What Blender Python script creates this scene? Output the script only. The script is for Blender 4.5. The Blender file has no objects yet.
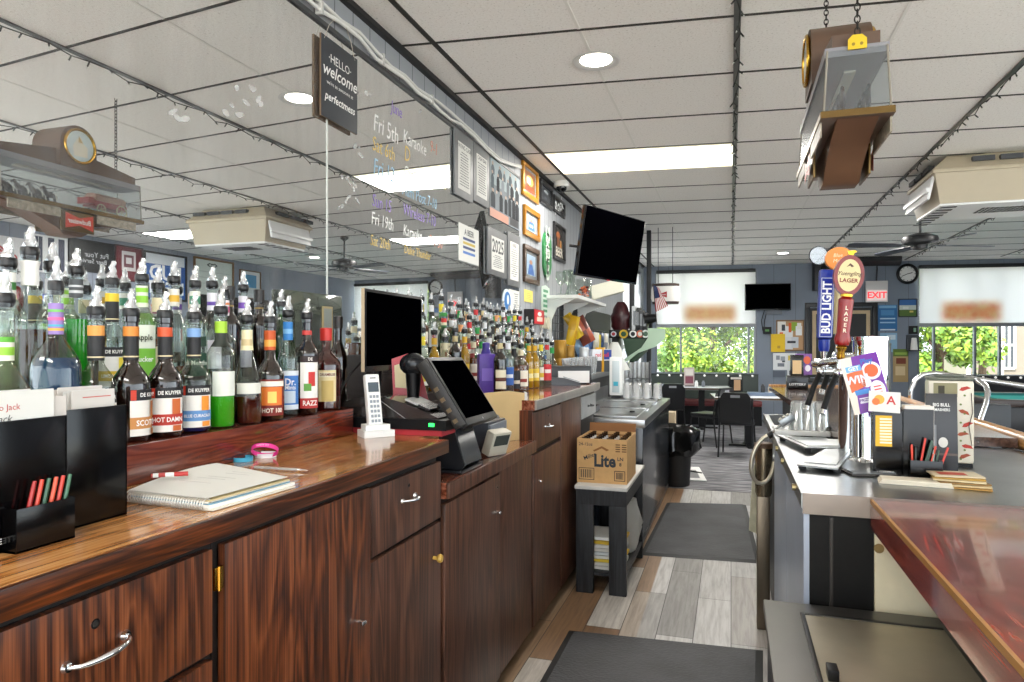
import bpy, bmesh, math, random
from mathutils import Vector, Matrix, Euler

random.seed(7)
sc = bpy.context.scene
COL = sc.collection
PI = math.pi

# ------------------------------------------------------------------ camera, sky, sun, big lights, exposure
YAW = math.atan(219 / 683)          # the bar runs along +Y; the lens looks a little to its left
cd = bpy.data.cameras.new('camera')
cam = bpy.data.objects.new('camera', cd)
COL.objects.link(cam)
cam.location = (0, 0, 1.5)
cam.rotation_euler = (PI / 2, 0, YAW)
cd.sensor_width = 36
cd.lens = 36 * 683 / 1024
cd.shift_y = 4 / 1024
cd.clip_start = 0.02
cd.clip_end = 200
sc.camera = cam

sc.view_settings.view_transform = 'Standard'
sc.view_settings.look = 'None'
sc.view_settings.exposure = 0.8
sc.view_settings.gamma = 1
sc.view_settings.use_curve_mapping = False
sc.cycles.transparent_max_bounces = 20
sc.cycles.max_bounces = 8
sc.cycles.sample_clamp_indirect = 6.0
sc.cycles.use_denoising = True

w = bpy.data.worlds.new('sky')
sc.world = w
w.use_nodes = True
bgn = w.node_tree.nodes['Background']
bgn.inputs[0].default_value = (0.86, 0.93, 1.0, 1)
bgn.inputs[1].default_value = 3.0

sd = bpy.data.lights.new('sun', 'SUN')
sd.energy = 11.0
sd.angle = 0.02
sd.color = (1, 0.95, 0.85)
so = bpy.data.objects.new('sun', sd)
COL.objects.link(so)
so.rotation_euler = (math.radians(38), 0, math.radians(-25))

def area(name, x, y, z, sx, sy, e, col=(1, 0.96, 0.9), rx=0.0):
    d = bpy.data.lights.new(name, 'AREA')
    d.shape = 'RECTANGLE'
    d.size = sx
    d.size_y = sy
    d.energy = e
    d.color = col
    o = bpy.data.objects.new(name, d)
    COL.objects.link(o)
    o.location = (x, y, z)
    o.rotation_euler = (rx, 0, 0)
    return o
# lamp of the ceiling troffer in view, then added fill lamps without fixtures
area('troffer_or_fill_lamp', -0.75, 6.05, 3.085, 1.4, 0.6, 40)
area('troffer_or_fill_lamp', -0.75, -0.9, 3.1, 1.4, 0.6, 30)
area('troffer_or_fill_lamp', 3.9, 8.0, 3.1, 1.4, 0.6, 55)
area('troffer_or_fill_lamp', 0.8, 9.6, 3.1, 1.4, 0.6, 70)

# ------------------------------------------------------------------ picture rays used to size the room
S_, C_ = math.sin(YAW), math.cos(YAW)
def ray(u, v):
    a = (u - 512) / 683
    return Vector((-S_ + a * C_, C_ + a * S_, (345 - v) / 683))
ORG = Vector((0, 0, 1.5))
def onX(u, v, x):
    d = ray(u, v)
    return ORG + d * (x / d.x)
def onY(u, v, y):
    d = ray(u, v)
    return ORG + d * (y / d.y)
def onZ(u, v, z):
    d = ray(u, v)
    return ORG + d * ((z - 1.5) / d.z)

# ------------------------------------------------------------------ materials
def lin(c):
    return c / 12.92 if c <= 0.04045 else ((c + 0.055) / 1.055) ** 2.4
def hx(h):
    h = h.lstrip('#')
    return tuple(lin(int(h[i:i + 2], 16) / 255) for i in (0, 2, 4)) + (1,)
_mc = {}
def P(h, r=0.5, metal=0.0, noise=0.0, scale=20.0, bump=0.0, emit=0.0, coat=0.0, spec=0.5):
    """plain principled material with a little procedural mottling"""
    key = (h, r, metal, noise, scale, bump, emit, coat, spec)
    if key in _mc:
        return _mc[key]
    m = bpy.data.materials.new('mat_' + h.lstrip('#') + '_%d' % len(_mc))
    m.use_nodes = True
    nt = m.node_tree
    b = nt.nodes['Principled BSDF']
    c = hx(h)
    b.inputs['Base Color'].default_value = c
    b.inputs['Roughness'].default_value = r
    b.inputs['Metallic'].default_value = metal
    b.inputs['Specular IOR Level'].default_value = spec
    b.inputs['Coat Weight'].default_value = coat
    b.inputs['Coat Roughness'].default_value = 0.08
    if emit:
        b.inputs['Emission Color'].default_value = c
        b.inputs['Emission Strength'].default_value = emit
    if noise or bump:
        tc = nt.nodes.new('ShaderNodeTexCoord')
        n = nt.nodes.new('ShaderNodeTexNoise')
        n.inputs['Scale'].default_value = scale
        n.inputs['Detail'].default_value = 6
        nt.links.new(tc.outputs['Object'], n.inputs['Vector'])
        if noise:
            cr = nt.nodes.new('ShaderNodeValToRGB')
            e = cr.color_ramp.elements
            e[0].position = 0.3
            e[1].position = 0.7
            e[0].color = tuple(x * (1 - noise) for x in c[:3]) + (1,)
            e[1].color = tuple(min(1, x * (1 + noise)) for x in c[:3]) + (1,)
            nt.links.new(n.outputs['Fac'], cr.inputs[0])
            nt.links.new(cr.outputs[0], b.inputs['Base Color'])
        if bump:
            bp = nt.nodes.new('ShaderNodeBump')
            bp.inputs['Strength'].default_value = bump
            bp.inputs['Distance'].default_value = 0.01
            nt.links.new(n.outputs['Fac'], bp.inputs['Height'])
            nt.links.new(bp.outputs[0], b.inputs['Normal'])
    _mc[key] = m
    return m

def new_mat(name):
    m = bpy.data.materials.new(name)
    m.use_nodes = True
    nt = m.node_tree
    return m, nt, nt.nodes['Principled BSDF'], nt.nodes['Material Output']
def nd(nt, t, **kw):
    n = nt.nodes.new('ShaderNode' + t)
    for k, v in kw.items():
        if k[0].islower():
            setattr(n, k, v)
        else:
            n.inputs[k].default_value = v
    return n
def ramp(nt, stops):
    n = nt.nodes.new('ShaderNodeValToRGB')
    el = n.color_ramp.elements
    while len(el) < len(stops):
        el.new(0.5)
    for e, (p, c) in zip(el, stops):
        e.position = p
        e.color = hx(c) if isinstance(c, str) else c
    return n

def wood(name, cols, axis='z', r=0.3, fine=60.0, long=1.6, coat=0.0, seed=0.0, ring=1.0, bump=0.05):
    """laminate or timber with the grain along one axis"""
    m, nt, b, out = new_mat(name)
    tc = nd(nt, 'TexCoord')
    mp = nd(nt, 'Mapping')
    s = {'x': (long, fine, fine), 'y': (fine, long, fine), 'z': (fine, fine, long)}[axis]
    mp.inputs['Scale'].default_value = s
    mp.inputs['Location'].default_value = (seed, seed * 1.7, seed * 0.6)
    nt.links.new(tc.outputs['Object'], mp.inputs['Vector'])
    n1 = nd(nt, 'TexNoise', Scale=1.0, Detail=5.0, Roughness=0.62, Distortion=0.25 * ring)
    nt.links.new(mp.outputs[0], n1.inputs['Vector'])
    mp2 = nd(nt, 'Mapping')
    s2 = {'x': (0.9, 9, 9), 'y': (9, 0.9, 9), 'z': (9, 9, 0.9)}[axis]
    mp2.inputs['Scale'].default_value = s2
    mp2.inputs['Location'].default_value = (seed * 3 + 5, seed, seed)
    nt.links.new(tc.outputs['Object'], mp2.inputs['Vector'])
    n2 = nd(nt, 'TexNoise', Scale=1.0, Detail=3.0, Roughness=0.5, Distortion=0.8 * ring)
    nt.links.new(mp2.outputs[0], n2.inputs['Vector'])
    wv = nd(nt, 'Math', operation='MULTIPLY')
    wv.inputs[1].default_value = 9.0
    nt.links.new(n2.outputs['Fac'], wv.inputs[0])
    fr = nd(nt, 'Math', operation='PINGPONG')
    fr.inputs[1].default_value = 0.5
    nt.links.new(wv.outputs[0], fr.inputs[0])
    ad = nd(nt, 'Math', operation='MULTIPLY_ADD')
    ad.inputs[1].default_value = 0.5
    nt.links.new(fr.outputs[0], ad.inputs[0])
    sb = nd(nt, 'Math', operation='MULTIPLY')
    sb.inputs[1].default_value = 0.85
    nt.links.new(n1.outputs['Fac'], sb.inputs[0])
    nt.links.new(sb.outputs[0], ad.inputs[2])
    k = len(cols) - 1
    cr = ramp(nt, [(0.27 + 0.5 * i / k, c) for i, c in enumerate(cols)])
    nt.links.new(ad.outputs[0], cr.inputs[0])
    nt.links.new(cr.outputs[0], b.inputs['Base Color'])
    b.inputs['Roughness'].default_value = r
    b.inputs['Coat Weight'].default_value = coat
    b.inputs['Coat Roughness'].default_value = 0.06
    if bump:
        bp = nd(nt, 'Bump', Strength=bump, Distance=0.003)
        nt.links.new(n1.outputs['Fac'], bp.inputs['Height'])
        nt.links.new(bp.outputs[0], b.inputs['Normal'])
    return m

ROSE = ['#1c0f09', '#341b10', '#552c19', '#764022', '#8a5030']
ROSE2 = ['#241812', '#3b261c', '#523528', '#654232', '#734f3d']
M_rose_v = wood('rosewood_laminate_upright', ROSE, 'z', 0.35, 230, 2.2, seed=1.3, ring=0.6)
M_rose_v2 = wood('rosewood_laminate_worn', ROSE2, 'z', 0.4, 230, 2.2, seed=4.3, ring=0.6)
M_rose_h = wood('rosewood_laminate_edge', ['#150a06', '#33190d', '#54290f', '#773b1a'], 'y', 0.3, 200, 4.0, seed=2.2)
M_rose_top = wood('rosewood_laminate_top', ['#54300f', '#7f4d22', '#a56c36', '#bf8850', '#cf9e66'], 'y', 0.16, 190, 2.5, coat=0.4, seed=0.4, bump=0)
M_rose_top2 = wood('rosewood_laminate_top_red', ['#4a2214', '#703a26', '#905540', '#a86f56'], 'y', 0.14, 60, 1.5, coat=0.7, seed=7.4, bump=0)
M_red_bar = wood('red_mahogany_bar', ['#4a120b', '#6e2015', '#8c3323', '#a84c36'], 'y', 0.2, 110, 1.8, coat=0.5, seed=3.1, bump=0)
M_mahog = wood('mahogany_board', ['#3f120a', '#5c2113', '#74301d', '#8e4429'], 'y', 0.2, 30, 1.6, coat=0.5, seed=9.1, ring=2.0, bump=0)
M_oak = wood('golden_oak', ['#7a4c20', '#9d6a33', '#b98549', '#cc9a5c'], 'y', 0.3, 60, 1.5, seed=5.0)
M_blackwood = wood('black_stained_wood', ['#0a0a0b', '#16171a', '#202226', '#2c2d30'], 'z', 0.55, 50, 1.5, seed=6.0, bump=0.2)

def glass(name, tint, gloss=0.5, opac=0.0, body='#ffffff', base=0.06, rough=0.03):
    """thin container glass: tinted see-through, fresnel gloss"""
    m, nt, b, out = new_mat(name)
    nt.nodes.remove(b)
    t = nd(nt, 'BsdfTransparent')
    t.inputs[0].default_value = hx(tint)
    g = nd(nt, 'BsdfGlossy', Roughness=rough)
    lw = nd(nt, 'LayerWeight', Blend=0.35)
    mr = nd(nt, 'MapRange')
    mr.inputs['To Min'].default_value = base
    mr.inputs['To Max'].default_value = gloss
    nt.links.new(lw.outputs['Facing'], mr.inputs[0])
    src = t
    if opac:
        d = nd(nt, 'BsdfPrincipled', Roughness=0.2)
        d.inputs['Base Color'].default_value = hx(body)
        d.inputs['Specular IOR Level'].default_value = 0.12
        mx0 = nd(nt, 'MixShader')
        mx0.inputs[0].default_value = opac
        nt.links.new(t.outputs[0], mx0.inputs[1])
        nt.links.new(d.outputs[0], mx0.inputs[2])
        src = mx0
    mx = nd(nt, 'MixShader')
    nt.links.new(mr.outputs[0], mx.inputs[0])
    nt.links.new(src.outputs[0], mx.inputs[1])
    nt.links.new(g.outputs[0], mx.inputs[2])
    nt.links.new(mx.outputs[0], out.inputs[0])
    return m
G_clear = glass('glass_clear', '#eaf0eb', 0.42, base=0.035)
G_green = glass('glass_green', '#4c8a4c', 0.5, 0.25, '#1e5a24')
G_brown = glass('glass_brown', '#3a1a0a', 0.45, 0.75, '#180a06')
G_red = glass('glass_ruby', '#7a2216', 0.45, 0.55, '#4a0e08')
G_film = glass('clear_film', '#f4f6f6', 0.7, 0.35, '#eef0f2', base=0.2)
G_acryl = glass('acrylic', '#e8ecee', 0.5, 0.12, '#d8dee2', base=0.1)
G_haze = glass('acrylic_dusty', '#dfe4e6', 0.2, 0.13, '#b2b8bc', base=0.03, rough=0.3)
G_pane = glass('window_pane', '#f2f6f6', 0.35, base=0.03)
_lq = {}
def liquid(h, opac=0.6):
    if h not in _lq:
        _lq[h] = glass('liquid_' + h.lstrip('#'), h, 0.2, opac, h, base=0.02)
    return _lq[h]

M_steel = P('#9fa1a2', 0.28, 1.0, 0.12, 6, 0.02)
M_steel_d = P('#8f9394', 0.33, 1.0, 0.3, 3)
M_chrome = P('#e4e6e8', 0.08, 1.0)
M_brass = P('#c79a3e', 0.25, 1.0)
M_black = P('#0b0b0d', 0.4, spec=0.25)
M_gloss = P('#08080a', 0.12, coat=0.3)
M_screen = P('#010102', 0.6, spec=0.0)
M_rubber = P('#1a1b1d', 0.7)
M_white = P('#e9e9e6', 0.5)
M_paper = P('#dcdcd7', 0.7)
M_ivory = P('#e7e1cf', 0.6)
M_card = P('#c9a06a', 0.75, noise=0.06, scale=30)
M_greyw = P('#8d9299', 0.6, noise=0.05, scale=3)
M_dgrey = P('#3a3c40', 0.5)

# ------------------------------------------------------------------ mesh builder
_font = {}
class MB:
    def __init__(s):
        s.bm = bmesh.new()
        s.mats = []
        s.M = Matrix()
    def mi(s, m):
        if m not in s.mats:
            s.mats.append(m)
        return s.mats.index(m)
    def face(s, vs, m, sm=False):
        try:
            f = s.bm.faces.new(vs)
        except ValueError:
            return None
        f.material_index = s.mi(m)
        f.smooth = sm
        return f
    def v(s, p):
        return s.bm.verts.new(s.M @ Vector(p))
    def box(s, x0, x1, y0, y1, z0, z1, m, bev=0.0, rot=None):
        """axis box, optionally turned about its centre and with rounded edges"""
        c = Vector(((x0 + x1) / 2, (y0 + y1) / 2, (z0 + z1) / 2))
        h = Vector((abs(x1 - x0) / 2, abs(y1 - y0) / 2, abs(z1 - z0) / 2))
        R = Euler(rot).to_matrix() if rot else None
        vs = []
        for k in range(8):
            q = Vector((h.x * (1 if k & 1 else -1), h.y * (1 if k & 2 else -1), h.z * (1 if k & 4 else -1)))
            if R:
                q = R @ q
            vs.append(s.v(c + q))
        fs = []
        for f in ((0, 2, 3, 1), (4, 5, 7, 6), (0, 1, 5, 4), (2, 6, 7, 3), (0, 4, 6, 2), (1, 3, 7, 5)):
            fs.append(s.face([vs[i] for i in f], m))
        if bev:
            es = list({e for f in fs for e in f.edges})
            bev = min(bev, min(h) * 0.9)
            r = bmesh.ops.bevel(s.bm, geom=es, offset=bev, segments=2, affect='EDGES', profile=0.6)
            mi = s.mi(m)
            for f in r['faces']:
                f.material_index = mi
                f.smooth = True
        return s
    def prism(s, poly, d0, d1, m, M=None, sm=False, mside=None):
        """polygon in local x-y pulled from z=d0 to z=d1"""
        K = s.M
        if M is not None:
            s.M = K @ M
        a = [s.v((x, y, d0)) for x, y in poly]
        b = [s.v((x, y, d1)) for x, y in poly]
        s.M = K
        n = len(poly)
        s.face(a[::-1], m)
        s.face(b, m)
        for i in range(n):
            s.face([a[i], a[(i + 1) % n], b[(i + 1) % n], b[i]], mside or m, sm)
        return s
    def quad(s, pts, m):
        s.face([s.v(p) for p in pts], m)
        return s
    def ring(s, c, ax, bx, r, n):
        return [s.v(c + (ax * math.cos(2 * PI * i / n) + bx * math.sin(2 * PI * i / n)) * r) for i in range(n)]
    def cyl(s, p0, p1, r0, m, r1=None, n=16, caps=True, sm=True):
        p0, p1 = Vector(p0), Vector(p1)
        r1 = r0 if r1 is None else r1
        d = (p1 - p0).normalized()
        ax = d.orthogonal().normalized()
        bx = d.cross(ax)
        a, b = s.ring(p0, ax, bx, r0, n), s.ring(p1, ax, bx, r1, n)
        for i in range(n):
            s.face([a[i], a[(i + 1) % n], b[(i + 1) % n], b[i]], m, sm)
        if caps:
            s.face(a[::-1], m)
            s.face(b, m)
        return s
    def lathe(s, prof, m, n=20, o=(0, 0, 0), caps=True, M=None, sm=True):
        """profile of (radius, z) turned about local z"""
        K = s.M
        if M is not None:
            s.M = K @ M
        o = Vector(o)
        X, Y = Vector((1, 0, 0)), Vector((0, 1, 0))
        rs = [s.ring(o + Vector((0, 0, z)), X, Y, max(r, 1e-5), n) for r, z in prof]
        s.M = K
        for a, b in zip(rs, rs[1:]):
            for i in range(n):
                s.face([a[i], a[(i + 1) % n], b[(i + 1) % n], b[i]], m, sm)
        if caps:
            s.face(rs[0][::-1], m)
            s.face(rs[-1], m)
        return s
    def tube(s, pts, r, m, n=8, closed=False, rs=None):
        """round bar through points, mitred"""
        pts = [Vector(p) for p in pts]
        k = len(pts)
        prev = None
        rings = []
        ax = None
        for i, p in enumerate(pts):
            if closed:
                t = pts[(i + 1) % k] - pts[i - 1]
            else:
                t = pts[min(i + 1, k - 1)] - pts[max(i - 1, 0)]
            t.normalize()
            if ax is None:
                ax = t.orthogonal().normalized()
            else:
                ax = (ax - t * ax.dot(t))
                ax = ax.normalized() if ax.length > 1e-6 else t.orthogonal().normalized()
            rings.append(s.ring(p, ax, t.cross(ax), rs[i] if rs else r, n))
        pairs = list(zip(rings, rings[1:])) + ([(rings[-1], rings[0])] if closed else [])
        for a, b in pairs:
            for i in range(n):
                s.face([a[i], a[(i + 1) % n], b[(i + 1) % n], b[i]], m, True)
        if not closed:
            s.face(rings[0][::-1], m)
            s.face(rings[-1], m)
        return s
    def ball(s, c, r, m, n=12, sc3=(1, 1, 1)):
        k = max(4, n // 2)
        c = Vector(c)
        prev = None
        rows = []
        for j in range(k + 1):
            t = PI * j / k
            rr = max(math.sin(t), 1e-4) * r
            rows.append([s.v(c + Vector((rr * math.cos(2 * PI * i / n) * sc3[0], rr * math.sin(2 * PI * i / n) * sc3[1], -r * math.cos(t) * sc3[2]))) for i in range(n)])
        for a, b in zip(rows, rows[1:]):
            for i in range(n):
                s.face([a[i], a[(i + 1) % n], b[(i + 1) % n], b[i]], m, True)
        return s
    def text(s, body, size, m, M=None, x=0.0, y=0.0, z=0.0006, align='CENTER', shear=0.0, bold=0.0, sx=1.0, bend=None, space=1.0):
        """flat lettering; local x right, y up. bend=r wraps it round a vertical cylinder (label lettering)"""
        key = (body, shear, round(bold, 4), align, space)
        if key not in _font:
            cu = bpy.data.curves.new('t', 'FONT')
            cu.body = body
            cu.size = 1.0
            cu.shear = shear
            cu.offset = bold
            cu.align_x = align
            cu.align_y = 'CENTER'
            cu.space_character = space
            cu.resolution_u = 2
            o = bpy.data.objects.new('t', cu)
            COL.objects.link(o)
            me = bpy.data.meshes.new_from_object(o.evaluated_get(bpy.context.evaluated_depsgraph_get()))
            _font[key] = ([tuple(q.co) for q in me.vertices], [tuple(p.vertices) for p in me.polygons])
            bpy.data.objects.remove(o)
            bpy.data.curves.remove(cu)
            bpy.data.meshes.remove(me)
        vs, fs = _font[key]
        K = s.M
        if M is not None:
            s.M = K @ M
        nv = []
        for a, b, c in vs:
            px, py = x + a * size * sx, y + b * size
            if bend:
                t = px / bend
                nv.append(s.v((bend * math.sin(t), -bend * math.cos(t), py)))
            else:
                nv.append(s.v((px, py, z)))
        s.M = K
        for f in fs:
            s.face([nv[i] for i in f], m)
        return s
    def patch(s, r, z0, z1, a, m, n=8, a0=0.0, r1=None):
        """label bent round a vertical cylinder, facing local -y, half width a (radians)"""
        r1 = r if r1 is None else r1
        lo, hi = [], []
        for i in range(n + 1):
            t = a0 - a + 2 * a * i / n
            lo.append(s.v((r * math.sin(t), -r * math.cos(t), z0)))
            hi.append(s.v((r1 * math.sin(t), -r1 * math.cos(t), z1)))
        for i in range(n):
            s.face([lo[i], lo[i + 1], hi[i + 1], hi[i]], m, True)
        return s
    def blob(s, poly, m, z=0.0005, M=None):
        """flat printed patch in local x-y"""
        K = s.M
        if M is not None:
            s.M = K @ M
        s.face([s.v((x, y, z)) for x, y in poly], m)
        s.M = K
        return s
    def rect(s, x0, y0, x1, y1, m, z=0.0005, M=None):
        return s.blob([(x0, y0), (x1, y0), (x1, y1), (x0, y1)], m, z, M)
    def disc(s, x, y, rx, m, z=0.0006, ry=None, n=20, M=None):
        ry = rx if ry is None else ry
        return s.blob([(x + rx * math.cos(2 * PI * i / n), y + ry * math.sin(2 * PI * i / n)) for i in range(n)], m, z, M)
    def mesh(s, name):
        bmesh.ops.recalc_face_normals(s.bm, faces=s.bm.faces[:])
        me = bpy.data.meshes.new(name)
        s.bm.to_mesh(me)
        s.bm.free()
        for m in s.mats:
            me.materials.append(m)
        me.set_sharp_from_angle(angle=math.radians(42))
        return me
    def obj(s, name, parent=None, loc=(0, 0, 0), rot=(0, 0, 0), label=None, cat=None, group=None, kind=None):
        o = bpy.data.objects.new(name, s.mesh(name))
        COL.objects.link(o)
        o.location = loc
        o.rotation_euler = rot
        if parent:
            o.parent = parent
        tag(o, label, cat, group, kind)
        return o

def tag(o, label=None, cat=None, group=None, kind=None):
    if label: o['label'] = label
    if cat: o['category'] = cat
    if group: o['group'] = group
    if kind: o['kind'] = kind
    return o
def thing(name, label, cat, loc=(0, 0, 0), rz=0.0, group=None, rot=None):
    o = bpy.data.objects.new(name, None)
    o.empty_display_size = 0.05
    COL.objects.link(o)
    o.location = loc
    o.rotation_euler = rot or (0, 0, rz)
    return tag(o, label, cat, group)
def kids(o, acc={}):
    return acc.get(o.name, [])
def copy_tree(src, loc, rz, label=None, group=None, sc1=None):
    """copy of a thing with its parts and sub-parts"""
    r = src.copy()
    COL.objects.link(r)
    r.location = loc
    r.rotation_euler = (0, 0, rz)
    if sc1: r.scale = sc1
    if label: r['label'] = label
    if group: r['group'] = group
    for ch in list(src.children):
        c = ch.copy()
        COL.objects.link(c)
        c.parent = r
        for g in list(ch.children):
            d = g.copy()
            COL.objects.link(d)
            d.parent = c
    return r
def facing(o, nrm, tilt=0.0):
    """local x right, y up, z out of a wall whose outward normal is nrm"""
    z = Vector(nrm).normalized()
    x = Vector((0, 0, 1)).cross(z).normalized()
    y = z.cross(x)
    M = Matrix((x, y, z)).transposed().to_4x4()
    M.translation = Vector(o)
    if tilt:
        M = M @ Matrix.Rotation(tilt, 4, 'X')
    return M
def place(o, M):
    o.location = M.to_translation()
    o.rotation_euler = M.to_euler()
    return o
def struct(mb, name, loc=(0, 0, 0)):
    return mb.obj(name, None, loc, kind='structure')
# ================================================================== THE SETTING
WX = -1.714        # face of the mirror on the left wall
CEIL = 3.12
SK = 0.114         # cross runners and the far wall stand a little askew to the bar
YB = 14.5
def back(x):
    return YB + SK * x
def onB(u, v, off=0.0):
    d = ray(u, v)
    return ORG + d * ((YB - off) / (d.y - SK * d.x))
BANG = math.atan(SK)
BN = (math.sin(BANG), -math.cos(BANG), 0)

def ceiling_material():
    m, nt, b, out = new_mat('mineral_fibre_tile')
    tc = nd(nt, 'TexCoord')
    n1 = nd(nt, 'TexNoise', Scale=75.0, Detail=3.0, Roughness=0.7)
    nt.links.new(tc.outputs['Object'], n1.inputs['Vector'])
    r1 = ramp(nt, [(0.28, '#b4b1ac'), (0.38, '#efece7'), (0.62, '#f6f4f0')])
    nt.links.new(n1.outputs['Fac'], r1.inputs[0])
    v = nd(nt, 'TexVoronoi', Scale=55.0)
    nt.links.new(tc.outputs['Object'], v.inputs['Vector'])
    r2 = ramp(nt, [(0.07, (0.45, 0.43, 0.40, 1)), (0.14, (1, 1, 1, 1))])
    nt.links.new(v.outputs['Distance'], r2.inputs[0])
    n3 = nd(nt, 'TexNoise', Scale=9.0, Detail=2.0)
    nt.links.new(tc.outputs['Object'], n3.inputs['Vector'])
    mul = nd(nt, 'Mix', data_type='RGBA', blend_type='MULTIPLY')
    mul.inputs[0].default_value = 0.8
    nt.links.new(r1.outputs[0], mul.inputs[6])
    nt.links.new(r2.outputs[0], mul.inputs[7])
    nt.links.new(mul.outputs[2], b.inputs['Base Color'])
    b.inputs['Roughness'].default_value = 0.9
    return m

def plank_material():
    m, nt, b, out = new_mat('vinyl_plank_floor')
    tc = nd(nt, 'TexCoord')
    mp = nd(nt, 'Mapping')
    mp.inputs['Rotation'].default_value = (0, 0, PI / 2)
    nt.links.new(tc.outputs['Object'], mp.inputs['Vector'])
    br = nd(nt, 'TexBrick', Scale=1.0)
    br.inputs['Color1'].default_value = (0, 0, 0, 1)
    br.inputs['Color2'].default_value = (1, 1, 1, 1)
    br.inputs['Mortar'].default_value = (0.5, 0.5, 0.5, 1)
    br.inputs['Brick Width'].default_value = 1.05
    br.inputs['Row Height'].default_value = 0.185
    br.inputs['Mortar Size'].default_value = 0.0022
    br.inputs['Mortar Smooth'].default_value = 0.1
    br.offset_frequency = 2
    br.offset = 0.43
    nt.links.new(mp.outputs[0], br.inputs['Vector'])
    cr = ramp(nt, [(0.0, '#8a8884'), (0.3, '#b3b2b0'), (0.6, '#d6d5d3'), (0.85, '#a5a3a0'), (1.0, '#8f857a')])
    nt.links.new(br.outputs['Color'], cr.inputs[0])
    # browner boards along the cabinets
    sx = nd(nt, 'SeparateXYZ')
    nt.links.new(tc.outputs['Object'], sx.inputs[0])
    mr = nd(nt, 'MapRange')
    mr.inputs['From Min'].default_value = -0.46
    mr.inputs['From Max'].default_value = -0.47
    nt.links.new(sx.outputs['X'], mr.inputs[0])
    br2 = ramp(nt, [(0.0, '#6b4d33'), (0.4, '#927458'), (0.75, '#a08c75'), (1.0, '#c9c6c0')])
    nt.links.new(br.outputs['Color'], br2.inputs[0])
    mx = nd(nt, 'Mix', data_type='RGBA')
    nt.links.new(mr.outputs[0], mx.inputs[0])
    nt.links.new(cr.outputs[0], mx.inputs[6])
    nt.links.new(br2.outputs[0], mx.inputs[7])
    g = nd(nt, 'TexNoise', Scale=1.0, Detail=6.0, Roughness=0.65, Distortion=0.4)
    mp2 = nd(nt, 'Mapping')
    mp2.inputs['Scale'].default_value = (45, 3.2, 1)
    nt.links.new(tc.outputs['Object'], mp2.inputs['Vector'])
    nt.links.new(mp2.outputs[0], g.inputs['Vector'])
    gr = ramp(nt, [(0.3, (0.55, 0.53, 0.52, 1)), (0.6, (1, 1, 1, 1))])
    nt.links.new(g.outputs['Fac'], gr.inputs[0])
    mul = nd(nt, 'Mix', data_type='RGBA', blend_type='MULTIPLY')
    mul.inputs[0].default_value = 0.9
    nt.links.new(mx.outputs[2], mul.inputs[6])
    nt.links.new(gr.outputs[0], mul.inputs[7])
    mo = nd(nt, 'Mix', data_type='RGBA')
    nt.links.new(br.outputs['Fac'], mo.inputs[0])
    nt.links.new(mul.outputs[2], mo.inputs[6])
    mo.inputs[7].default_value = hx('#2b2825')
    nt.links.new(mo.outputs[2], b.inputs['Base Color'])
    b.inputs['Roughness'].default_value = 0.38
    bp = nd(nt, 'Bump', Strength=0.12, Distance=0.004)
    nt.links.new(g.outputs['Fac'], bp.inputs['Height'])
    nt.links.new(bp.outputs[0], b.inputs['Normal'])
    return m

def carpet_material():
    m, nt, b, out = new_mat('loop_carpet')
    tc = nd(nt, 'TexCoord')
    mp = nd(nt, 'Mapping')
    mp.inputs['Scale'].default_value = (3.5, 26, 1)
    nt.links.new(tc.outputs['Object'], mp.inputs['Vector'])
    g = nd(nt, 'TexNoise', Scale=1.0, Detail=4.0)
    nt.links.new(mp.outputs[0], g.inputs['Vector'])
    cr = ramp(nt, [(0.32, '#3e3f44'), (0.5, '#6c6c6f'), (0.68, '#98979a')])
    nt.links.new(g.outputs['Fac'], cr.inputs[0])
    nt.links.new(cr.outputs[0], b.inputs['Base Color'])
    b.inputs['Roughness'].default_value = 0.95
    return m

def panel_material(name, col, groove, pitch, axis):
    """painted board wall with upright grooves"""
    m, nt, b, out = new_mat(name)
    tc = nd(nt, 'TexCoord')
    sx = nd(nt, 'SeparateXYZ')
    nt.links.new(tc.outputs['Object'], sx.inputs[0])
    md = nd(nt, 'Math', operation='PINGPONG')
    md.inputs[1].default_value = pitch / 2
    nt.links.new(sx.outputs[axis], md.inputs[0])
    lt = nd(nt, 'Math', operation='LESS_THAN')
    lt.inputs[1].default_value = 0.004
    nt.links.new(md.outputs[0], lt.inputs[0])
    n = nd(nt, 'TexNoise', Scale=2.5, Detail=4.0)
    nt.links.new(tc.outputs['Object'], n.inputs['Vector'])
    c = hx(col)
    cr = ramp(nt, [(0.3, tuple(x * 0.93 for x in c[:3]) + (1,)), (0.7, c)])
    nt.links.new(n.outputs['Fac'], cr.inputs[0])
    mx = nd(nt, 'Mix', data_type='RGBA')
    nt.links.new(lt.outputs[0], mx.inputs[0])
    nt.links.new(cr.outputs[0], mx.inputs[6])
    mx.inputs[7].default_value = hx(groove)
    nt.links.new(mx.outputs[2], b.inputs['Base Color'])
    b.inputs['Roughness'].default_value = 0.55
    return m

M_ceil = ceiling_material()
M_floor = plank_material()
M_carpet = carpet_material()
M_wl = panel_material('grey_board_wall', '#9a9ea3', '#5f6367', 0.16, 'Y')
M_wb = panel_material('blue_grey_board_wall', '#7e8896', '#5a626e', 0.41, 'X')
M_gridk = P('#26241f', 0.6)
M_gridw = P('#e8e6e0', 0.5)
M_gridm = P('#6c6c6a', 0.35, 0.7)

b = MB()
b.box(-1.9, 5.8, -4, 7.33, -0.1, 0.0, M_floor)
struct(b, 'floor')
b = MB()
b.box(-1.9, 5.8, 7.33, 15.5, -0.1, 0.004, M_carpet)
struct(b, 'floor_carpet')
b = MB()
b.box(-1.9, 5.9, -4, 15.4, CEIL, CEIL + 0.15, M_ceil)
struct(b, 'ceiling')

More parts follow.
